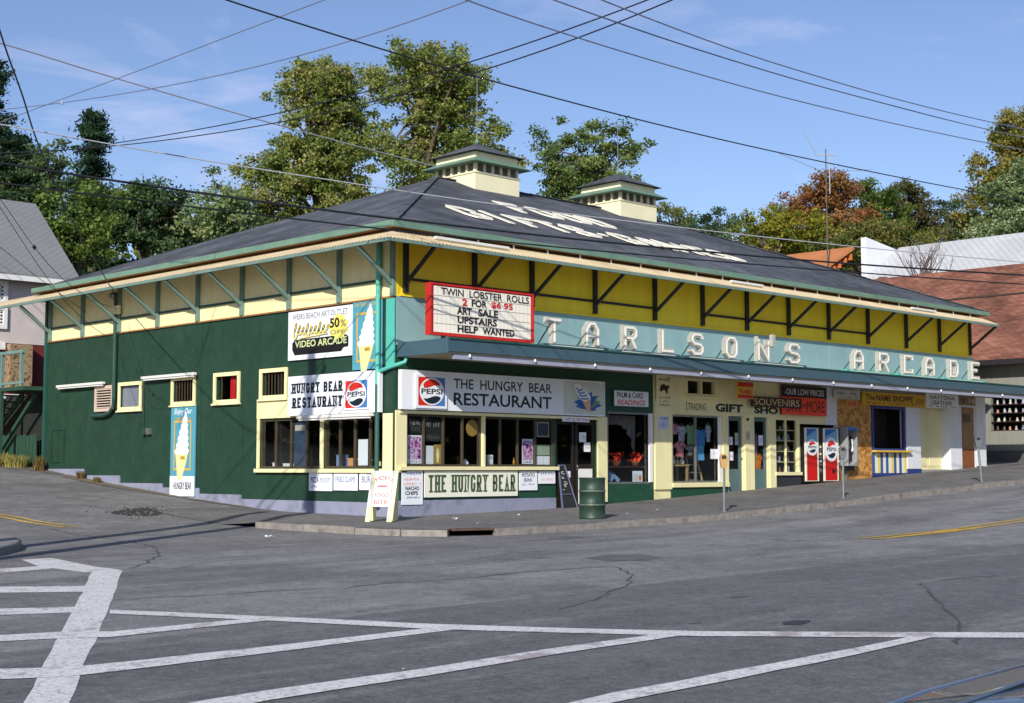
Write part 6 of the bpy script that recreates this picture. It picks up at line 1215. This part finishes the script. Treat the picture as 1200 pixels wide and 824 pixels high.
sg = thing('sign', 'white sign with red letters at the right edge on the grey wall', 'sign', (30.94, -.9, 2.7)); MB().box(30.92, 30.97, -1.35, -.42, 2.75, 3.95).build('panel', M_signw, sg); text(sg, 'L', .5, 1.25, 3.5, 3.75, -30.915, 'GIFTS', M_red, .02); scribble(sg, 'L', .5, 1.25, 3.0, 3.3, -30.915, M_red, 5)
t = thing('white_roofed_building', 'building with a pale grey roof and white parapet beyond the red roof', 'building', (46, 6, 2))
M_pale = roofmat('pale_roof', (.54, .55, .57), (.58, .59, .60), .94, 1.06); M_wh2 = mat('white_wall_far', c(226, 230, 240), .7, .04, 1)
MB().prism([(38.2, -8, 8.6), (38.2, 12.9, 8.6), (44, 12.9, 12.15), (44, -8, 12.15)], (0, 0, .15)).build('roof', M_pale, t); MB().prism([(50, -8, 8.6), (44, -8, 12.15), (44, 12.9, 12.15), (50, 12.9, 8.6)], (0, 0, .15)).build('roof', M_pale, t)
MB().box(38.6, 49.6, -7.8, 12.9, 1, 8.6).build('wall', M_wh2, t); MB().prism([(40.95, 12.95, 8), (44.4, 12.95, 8), (44.4, 12.95, 12.1), (40.95, 12.95, 12.5)], (0, .3, 0)).build('parapet', M_wh2, t)
MB().prism([(38.6, -7.8, 8.6), (49.6, -7.8, 8.6), (44, -7.8, 12.1)], (0, .2, 0)).build('gable', M_wh2, t)
M_or = mat('orange_boards', c(190, 112, 56), .7, .15, 5)
t = thing('orange_gable', 'open orange boarded gable roof left of the white parapet', 'roof', (40, 14.5, 9))
MB().prism([(37.6, 13.6, 10.3), (40.9, 13.6, 11.95), (40.9, 17.6, 11.95), (37.6, 17.6, 10.3)], (0, 0, .15)).build('roof', mat('orange_roof', c(186, 120, 70), .7, .15), t)
for k in range(7): MB().bar((37.7 + .5 * k, 13.62, 10.05 + .25 * k), (37.7 + .5 * k, 17.5, 10.05 + .25 * k), .1, .3).build('rafter', M_or, t)
MB().box(38.0, 40.9, 15.5, 15.6, 1.5, 11.2).build('wall', M_or, t)
t = thing('roof_vent', 'small dark round vent on the roof edge beside the white parapet', 'vent', (39.2, 11, 9.2)); MB().lathe([(.25, 0), (.25, .75), (.4, .78), (.42, .95), (.2, 1.1)], (38.9, 10.8, 9.0), 14).build('body', mat('vent_brown', c(96, 76, 64), .7), t, True)
# antenna mast
t = thing('antenna_mast', 'tall thin television antenna mast rising before the orange tree', 'antenna', (30.2, 15.5, 2)); ax_, ay_ = 37.9, 13.2
t.location = (ax_, ay_, 2.0); LOCS[t.as_pointer()] = (ax_, ay_, 2.0)
zt = 16.5
M_ww2 = mat('antenna_alu', c(170, 172, 174), .4, .05)
MB().tube([(ax_, ay_, 2.2), (ax_, ay_, zt)], [.05, .03], 6).build('mast', mat('mast_grey', c(92, 84, 80), .6), t)
MB().bar((ax_ - .35, ay_ + .35, zt - .3), (ax_ + .35, ay_ - .35, zt - .3), .05, .05).build('boom', M_steel, t); MB().tube([(ax_ - .3, ay_ + .3, zt - .3), (ax_ - .75, ay_ + .75, zt + .9)], .018, 5).build('whip', M_steel, t); MB().tube([(ax_ + .12, ay_ - .12, zt - .3), (ax_ + .12, ay_ - .12, zt - 2.2)], .025, 6).build('element', M_ww2, t)
for q in (-1, 1): MB().tube([(ax_, ay_, zt - 1.2), (ax_ + 1.6 * q, ay_ - 1.6 * q, zt - .6 - .4 * q)], .01, 4).build('stay', M_steel, t)
# ------------------------------------------------------------------ trees
FW = Vector((.699, .715, 0)); RT = Vector((.715, -.699, 0))
def leaf_mesh(name, P, N, size, tint, m, parent, aspect=.75):
    """one diamond leaf per point"""
    n_ = len(P); Nn = N / np.linalg.norm(N, axis=1, keepdims=True); a = RNG.normal(size=(n_, 3)); a -= (a * Nn).sum(1, keepdims=True) * Nn; a /= np.linalg.norm(a, axis=1, keepdims=True); b = np.cross(Nn, a)
    s = size[:, None]; q = np.stack([P - a * s, P + b * s * aspect, P + a * s, P - b * s * aspect], 1).reshape(-1, 3)
    me = bpy.data.meshes.new(name); me.vertices.add(4 * n_); me.vertices.foreach_set('co', q.ravel()); me.loops.add(4 * n_); me.loops.foreach_set('vertex_index', np.arange(4 * n_)); me.polygons.add(n_)
    me.polygons.foreach_set('loop_start', np.arange(0, 4 * n_, 4)); me.polygons.foreach_set('loop_total', np.full(n_, 4)); me.update(); me.validate()
    at_ = me.attributes.new('tint', 'FLOAT', 'POINT'); at_.data.foreach_set('value', np.repeat(tint, 4)); me.materials.append(m)
    o = bpy.data.objects.new(name, me); COL.objects.link(o)
    if parent: o.parent = parent; o.matrix_parent_inverse = Matrix.Translation(-Vector(parent_loc(parent)))
    return o
LEAF = {'maple': [c(85, 105, 52), c(125, 143, 70), c(159, 165, 92), c(176, 168, 107)], 'maple2': [c(80, 103, 55), c(118, 138, 74), c(156, 168, 99)], 'pale': [c(96, 123, 81), c(132, 156, 105), c(168, 176, 114)], 'green': [c(71, 98, 44), c(109, 134, 61), c(147, 163, 83)], 'dark': [c(58, 82, 52), c(91, 118, 74), c(127, 145, 96)],
        'olive': [c(78, 94, 46), c(125, 134, 68), c(156, 143, 77)], 'yellow': [c(94, 112, 44), c(152, 156, 61), c(190, 179, 72)], 'orange': [c(125, 94, 59), c(179, 112, 72), c(145, 125, 74), c(197, 134, 92)], 'purple': [c(85, 91, 57), c(120, 112, 79), c(112, 125, 72)], 'autumngreen': [c(86, 104, 46), c(132, 142, 62), c(168, 146, 78), c(106, 124, 60)],
        'silver': [c(94, 116, 68), c(141, 159, 107), c(197, 208, 169)], 'pine': [c(29, 51, 37), c(49, 76, 50), c(73, 103, 68)]}
LM = {k: leafmat('leaf_' + k, v) for k, v in LEAF.items()}
M_bark = mat('bark', c(86, 74, 62), .9, .25, 3, .6, 12)
def tree(name, label, kind, bxy, blobs, cat='tree', dens=1.0, lsize=.17, group=None):
    z0 = float(T(bxy[0], bxy[1])) - .1; root = Vector((bxy[0], bxy[1], z0)); t = thing(name, label, cat, tuple(root), group)
    vol = np.array([b[3] * b[3] * b[4] for b in blobs]); vol = vol / vol.sum(); tot = sum(b[3] * b[4] for b in blobs); nc = max(24, int(21 * tot * dens))
    P = []; N = []; Tn = []; S = []; centres = []; puffs = []
    for k in range(max(8, nc // 5)):          # boughs: puffs of foliage with gaps between them
        b = blobs[RNG.choice(len(blobs), p=vol)]; d = RNG.normal(size=3); d /= np.linalg.norm(d); r = RNG.uniform(.3, 1.05) ** .5
        puffs.append((Vector(b[:3]) + RT * float(d[0] * b[3] * r) + FW * float(d[1] * b[3] * r) + Vector((0, 0, float(d[2] * b[4] * r))), d, b, RNG.uniform(.1, .9), RNG.uniform(.4, .75) * min(1.0, .5 + .25 * b[3])))
    for k in range(nc):
        cen0, d, b, tp, pr = puffs[k % len(puffs)]; q = RNG.normal(size=3) * pr; q[2] *= .7; cen = cen0 + Vector(q); centres.append(cen)
        m_ = int(RNG.uniform(65, 110)); sg = RNG.uniform(.16, .30); p = RNG.normal(size=(m_, 3)) * [sg, sg, sg * .62] + np.array(cen)
        P.append(p); nn = RNG.normal(size=(m_, 3)) * .75 + np.array([d[0] * .5, d[1] * .5, d[2] * .5 + .55]); N.append(nn); tc_ = tp * .6 + .4 * RNG.uniform(.0, 1.); Tn.append(np.clip(tc_ + RNG.normal(size=m_) * .14, 0, 1)); S.append(RNG.uniform(.7, 1.3, m_) * lsize)
    leaf_mesh('crown', np.concatenate(P), np.concatenate(N), np.concatenate(S), np.concatenate(Tn), LM[kind], t)
    lo = min(b[2] - b[4] for b in blobs); top = max(blobs, key=lambda b: b[2] + b[4]); mid = Vector((top[0], top[1], top[2])); hgt = max(mid.z - z0, 2); r0 = .022 * hgt + .06
    fork = root.lerp(mid, max(.25, min(.75, (lo - z0) / hgt))) + Vector((random.uniform(-.3, .3), random.uniform(-.3, .3), 0))
    mb = MB(); mb.tube([root, root.lerp(fork, .5) + Vector((random.uniform(-.15, .15), random.uniform(-.15, .15), 0)), fork, fork.lerp(mid, .5) + Vector((random.uniform(-.3, .3), random.uniform(-.3, .3), 0)), mid + Vector((0, 0, top[4] * .6))], [r0, r0 * .8, r0 * .62, r0 * .4, .03], 8)
    for k in range(min(34, nc // 3)):
        cen = centres[int(RNG.integers(len(centres)))]; s = fork.lerp(mid, random.uniform(0, .8)); m1 = s.lerp(cen, .5) + Vector((0, 0, .12 * (cen - s).length)); mb.tube([s, m1, cen], [r0 * .3, r0 * .17, .015], 5, False)
    mb.build('trunk', M_bark, t, True); return t
TL = {'maple_big_a': ('maple_tree', 'tall leafy maple behind the roof, left of the taller lightning rod'), 'maple_big_b': ('maple_tree', 'tallest leafy maple behind the left cupola'), 'pale_tree': ('deciduous_tree', 'pale green loose tree at the left roof slope'), 'roof_tree': ('deciduous_tree', 'dense green tree between the two cupolas behind the ridge'),
      'row1': ('deciduous_tree', 'olive treetop just right of the second cupola'), 'row2': ('deciduous_tree', 'dark treetop over the middle of the right roof hip'), 'row3': ('deciduous_tree', 'yellow green treetop left of the orange tree'), 'row4': ('deciduous_tree', 'yellow green tree at the foot of the orange tree'), 'autumn': ('autumn_tree', 'orange brown autumn tree behind the antenna mast'), 'dusk': ('deciduous_tree', 'dull brownish green tree above the bare shrub, left of the sky gap'),
      'olive_bush': ('deciduous_tree', 'low olive green tree behind the white parapet'), 'thin_green': ('deciduous_tree', 'small dark green tree in the gap left of the big right tree'), 'mid_green': ('deciduous_tree', 'green tree directly right of the orange tree'), 'fill_a': ('deciduous_tree', 'wide low olive treetop just above the right roof hip'), 'fill_b': ('deciduous_tree', 'olive treetop showing above the bare shrub'), 'right_big': ('deciduous_tree', 'big green and orange tree at the right edge'), 'silver': ('silver_leaved_tree', 'silvery leaved tree above the pale roof at the right edge'), 'bright_left': ('deciduous_tree', 'bright green bushy tree right of the grey house roof'), 'left_mass': ('deciduous_tree', 'dark green tree left of the arcade roof'), 'left_gap': ('deciduous_tree', 'dark green tree between the pines behind the grey roof'), 'left_low': ('deciduous_tree', 'low olive tree at the left end of the arcade roof')}
for n_, k_, bxy, blobs in TREES: tree(TL[n_][0], TL[n_][1], k_, bxy, blobs, dens=1.2 if 'maple' in k_ else 1.4, lsize=.086)
def pine(label, x, y, ztop, rad, zlow):
    z0 = float(T(x, y)) - .1; t = thing('pine_tree', label, 'tree', (x, y, z0), 'pines behind the grey house'); P = []; N = []; Tn = []; S = []; mb = MB(); r0 = .02 * (ztop - z0) + .05
    mb.tube([(x, y, z0), (x, y, (z0 + ztop) / 2), (x, y, ztop)], [r0, r0 * .6, .03], 8); z = zlow
    while z < ztop - .2:
        f_ = (ztop - z) / (ztop - zlow); rr = rad * (f_ ** .85) * random.uniform(.75, 1.15) + .2
        for k in range(random.choice((4, 5, 6))):
            a = random.uniform(0, 6.28); L_ = rr * random.uniform(.5, 1.1); tip = Vector((x + L_ * math.cos(a), y + L_ * math.sin(a), z + L_ * .18)); mb.tube([(x, y, z), tip], [r0 * .25, .012], 4, False)
            for q in range(max(2, int(L_ * 3.2))):
                cc_ = Vector((x, y, z)).lerp(tip, .3 + .7 * (q + random.random()) / max(2, int(L_ * 3.2))); m_ = 55; P.append(RNG.normal(size=(m_, 3)) * [.26, .26, .13] + np.array(cc_)); N.append(RNG.normal(size=(m_, 3)) * .8 + [0, 0, .5]); Tn.append(np.clip(RNG.uniform(.1, .9) + RNG.normal(size=m_) * .15, 0, 1)); S.append(RNG.uniform(.10, .19, m_))
        z += random.uniform(.38, .7)
    leaf_mesh('crown', np.concatenate(P), np.concatenate(N), np.concatenate(S), np.concatenate(Tn), LM['pine'], t, .3); mb.build('trunk', M_bark, t, True)
pine('tall dark pine at the left edge of the view', 8.57, 40.56, 20.6, 3.6, 6.5); pine('slender pine standing clear of the trees left of the roof', 11.14, 35.25, 17.6, 2.7, 8.5); pine('dark pine between the left edge and the slender pine', 11.24, 43.54, 18.0, 2.6, 7.0)
# leafless shrub in front of the pale roof
t = thing('bare_shrub', 'leafless shrub in front of the pale roof', 'shrub', (34.7, 6.6, 9.0)); t.location = (36.6, 7.6, 2); LOCS[t.as_pointer()] = (36.6, 7.6, 2); mb = MB(); bx, by = 36.4, 7.2
t.location = (bx, by, 9.4); LOCS[t.as_pointer()] = (bx, by, 9.4)
for k in range(26):
    a = random.uniform(-.75, .75); L_ = random.uniform(1.0, 2.2); s = Vector((bx, by, 9.3)) + RT * random.uniform(-.5, .9); e = s + RT * math.sin(a) * L_ + Vector((0, 0, math.cos(a) * L_)) + FW * random.uniform(-.5, .5); m1 = s.lerp(e, .5) + RT * random.uniform(-.1, .1); mb.tube([s, m1, e], [.03, .02, .006], 4, False)
    for q in range(3): p = s.lerp(e, random.uniform(.4, .9)); mb.tube([p, p + RT * random.uniform(-.4, .4) + Vector((0, 0, .4))], [.012, .005], 3, False)
mb.build('twigs', mat('twig', c(96, 86, 84), .9, .2), t)
# far woods
P = []; N = []; Tn = []; S = []
for k in range(900):
    a = RNG.uniform(-.75, .75); d = RNG.uniform(115, 150); cx = Vector((-21.14, -25.49, 0)) + FW * d + RT * (math.tan(a) * d); z = float(T(cx.x, cx.y)) + RNG.uniform(.5, 1) ** .5 * RNG.uniform(4, 15); m_ = 40
    P.append(RNG.normal(size=(m_, 3)) * [1.4, 1.4, 1.2] + np.array([cx.x, cx.y, z])); N.append(RNG.normal(size=(m_, 3)) + [-.3, -.3, .4]); Tn.append(np.clip(RNG.uniform(0, 1) + RNG.normal(size=m_) * .1, 0, 1)); S.append(RNG.uniform(.35, .6, m_))
for k in range(1100):       # unseen woods added across both streets, darkening what the shop windows reflect
    if k % 2: cx = Vector((RNG.uniform(5, 110), RNG.uniform(-62, -46), 0))
    else: cx = Vector((RNG.uniform(-62, -46), RNG.uniform(5, 110), 0))
    z = float(T(cx.x, cx.y)) + RNG.uniform(.3, 13); m_ = 36
    P.append(RNG.normal(size=(m_, 3)) * [1.5, 1.5, 1.2] + np.array([cx.x, cx.y, z])); N.append(RNG.normal(size=(m_, 3)) + [0, 0, .4]); Tn.append(np.clip(RNG.uniform(0, 1) + RNG.normal(size=m_) * .1, 0, 1)); S.append(RNG.uniform(.5, .8, m_))
tag(leaf_mesh('far_woods', np.concatenate(P), np.concatenate(N), np.concatenate(S), np.concatenate(Tn), LM['olive'], None), 'mixed woods behind everything, with unseen woods added across both streets for the window reflections', 'woods', kind='stuff')
# ------------------------------------------------------------------ overhead wires and poles
M_wb = mat('wire_black', c(30, 32, 36), .5); M_ww = mat('wire_grey', c(170, 172, 178), .5); M_wg = mat('wire_mid', c(110, 118, 140), .5)
WL = ['black service cable dropping from the upper left to the side wall pipe', 'pale twisted cable running from the upper left to the left cupola', 'thin wire climbing rightward from the left tree line, the upper of two', 'thin wire with a small splice climbing rightward over the left sky', 'pale cable passing in front of the roof lettering, the uppermost long one', 'thick black cable crossing the whole view just above the roof edge', 'black cable running just below the thick one', 'dark wire from the upper left down past the left lightning rod to the right tree', 'wire slanting down the right half of the sky, the lowest of three', 'wire slanting down the right sky, the middle of three', 'wire slanting down the right sky, the highest of three', 'dark wire rising before the tall maples to the sky top, upper of two', 'dark wire rising before the tall maples to the sky top, lower of two', 'thin drop wire in front of the grey house roof, the leftmost of two steep ones', 'thin drop wire in front of the grey house roof carrying a small dark ball', 'thin wire slanting low across the grey house roof']
def spline(p, n=8):
    out = []; p = [Vector(q) for q in p]
    for i in range(len(p) - 1):
        a = p[max(i - 1, 0)]; b = p[i]; d = p[i + 1]; e = p[min(i + 2, len(p) - 1)]
        for k in range(n): s = k / n; out.append(.5 * ((2 * b) + (d - a) * s + (2 * a - 5 * b + 4 * d - e) * s * s + (3 * b - a - 3 * d + e) * s ** 3))
    return out + [p[-1]]
for k, (r, cc_, pts) in enumerate(WIRES):
    t = thing('overhead_wire', WL[k], 'wire', pts[0], 'overhead wires'); MB().tube(spline(pts), r * .8, 5).build('cable', {'b': M_wb, 'w': M_ww, 'g': M_wg}[cc_], t, True)
    if k == 3: p = pts[3]; MB().lathe([(.01, -.05), (.028, -.03), (.028, .03), (.01, .05)], p, 8).build('splice', M_ww, t)
    if k == 14: p = pts[2]; MB().lathe([(.01, -.06), (.06, 0), (.01, .06)], p, 8).build('ball', M_wb, t)
def upole(label, x, y, h, arms, lean=0):
    z = float(T(x, y)) - .1; t = thing('utility_pole', label, 'utility pole', (x, y, z), 'utility poles'); M_pole = mat('pole_wood', c(104, 88, 72), .85, .2, 2, .4, 12); MB().tube([(x, y, z), (x + lean, y, z + h)], [.22, .15], 10).build('pole', M_pole, t)
    for zz, w, d in arms:
        d = Vector(d).normalized(); p = Vector((x + lean * zz / h, y, z + zz)) - FW * .14; MB().bar(p - d * w, p + d * w, .1, .12).build('crossarm', M_pole, t)
        for s in (-.9, -.5, .5, .9): MB().lathe([(.03, 0), (.05, .04), (.03, .12)], p + d * w * s + Vector((0, 0, .06)), 8).build('insulator', M_conduit, t)
upole('utility pole left of the view whose shadow falls on the restaurant sign', -12.7, -4.55, 12.4, [(11.4, 1.2, (1, .2, 0)), (9.2, .8, (1, .2, 0))]); upole('lamp post height pole left of the view casting the low wall shadow', -11.6, -2.41, 7.5, []); upole('utility pole right of the view carrying the long cables', 28.9, -6.5, 12.5, [(11.2, 1.3, (.1, 1, 0))])
# ------------------------------------------------------------------ parked car, near right
cx, cy = -14.5, -23.62; gz = float(T(cx, cy)); t = thing('parked_car', 'blue sedan at the lower right edge with chrome trim and red tail lamp', 'car', (cx, cy, gz))
def cp(x, y, z): return (cx + x, cy + y, gz + z)
St = [(-2.5, .70, .42, .66), (-2.44, .80, .34, .80), (-2.3, .88, .30, .855), (-1.9, .91, .28, .875), (-1.3, .92, .26, .89), (-.8, .93, .26, .90), (.6, .93, .26, .90), (1.0, .92, .26, .90), (1.8, .90, .27, .87), (2.3, .86, .30, .82), (2.45, .78, .36, .74), (2.5, .7, .42, .64)]
mb = MB(); K = 14
for x, w, zl, zh in St:
    half = [(w * .86, zl), (w * .97, zl + .08), (w, zl + (zh - zl) * .45), (w * .985, zl + (zh - zl) * .72), (w * .955, zh - .035), (w * .91, zh - .004), (w * .5, zh + .018)]
    mb.v += [cp(x, a, b) for a, b in half] + [cp(x, -a, b) for a, b in half[::-1]]
for i in range(len(St) - 1):
    for k in range(K): a = i * K + k; b = i * K + (k + 1) % K; mb.f.append((a, b, b + K, a + K))
mb.f += [tuple(range(K)), tuple(range((len(St) - 1) * K, len(St) * K))[::-1]]
M_car = mat('car_blue', c(46, 54, 66), .25, .04, spec=.6); M_car.node_tree.nodes['Principled BSDF'].inputs['Coat Weight'].default_value = .6; M_chr = mat('chrome', (.5, .5, .5), .3, .05, metal=1)
body = mb.build('body', M_car, t, True)
mb = MB(); Cs = [(-1.35, .84, .90, .70), (-.75, .68, 1.36, .0), (.35, .68, 1.38, 0), (1.05, .84, .90, 0)]
g8 = [cp(-.5, .84, .89), cp(-.5, -.84, .89), cp(1.4, -.84, .89), cp(1.4, .84, .89), cp(.0, .64, 1.35), cp(.0, -.64, 1.35), cp(.75, -.64, 1.37), cp(.75, .64, 1.37)]
mb.add(g8, [(0, 1, 5, 4), (1, 2, 6, 5), (2, 3, 7, 6), (3, 0, 4, 7)]).build('window_glass', mat('car_glass', (.02, .025, .03), .05, .02, spec=.8), t)
mb = MB().prism([cp(-.1, .68, 1.345), cp(-.1, -.68, 1.345), cp(.82, -.68, 1.365), cp(.82, .68, 1.365)], (0, 0, .04)); mb.build('roof', M_car, t)
for a, b in ((0, 4), (1, 5), (2, 6), (3, 7)): MB().bar(g8[a], g8[b], .07, .07).build('pillar', M_car, t)
for s in (1, -1):
    MB().tube([cp(x, s * w * .955, zh - .02) for x, w, zl, zh in St[2:-2]], .014, 6).build('chrome_trim', M_chr, body)
    MB().tube([cp(x, s * (w + .004), zl + (zh - zl) * .5) for x, w, zl, zh in St[1:-1]], .016, 6).build('chrome_trim', M_chr, body)
    MB().tube([cp(-2.38, s * .60, .862), cp(-1.5, s * .62, .905)], .008, 5).build('chrome_trim', M_chr, body)
    MB().box(cx - 2.49, cx - 2.40, cy + s * .62, cy + s * .82, gz + .66, gz + .78).build('tail_lamp', mat('lamp_red', c(190, 30, 24), .2, .05), t); MB().box(cx + 2.42, cx + 2.5, cy + s * .55, cy + s * .78, gz + .6, gz + .74).build('headlight', M_lamp, t)
    for x in (-1.5, 1.5):
        y0 = cy + s * .78; wprof = [(.0, -.1), (.2, -.1), (.3, -.09), (.32, -.05), (.32, .05), (.3, .09), (.2, .1), (.0, .1)]; vs = []; n_ = 20
        mb = MB().lathe(wprof, (0, 0, 0), n_, False); mb.v = [(cx + x + p[0], y0 + p[2], gz + .33 + p[1]) for p in mb.v]; w = mb.build('wheel', mat('tyre', (.02, .02, .02), .8), t, True)
        mb = MB().lathe([(0, .105), (.18, .108), (.2, .1)], (0, 0, 0), n_, False); mb.v = [(cx + x + p[0], y0 + s * p[2], gz + .33 + p[1]) for p in mb.v]; mb.build('rim', M_chr, w, True)
for x in (-2.56, 2.5): MB().box(cx + x, cx + x + .06, cy - .86, cy + .86, gz + .42, gz + .54).build('bumper', M_chr, t)
MB().box(cx - 2.512, cx - 2.5, cy - .16, cy + .16, gz + .56, gz + .66).build('number_plate', M_signw, t)
bpy.context.view_layer.update()
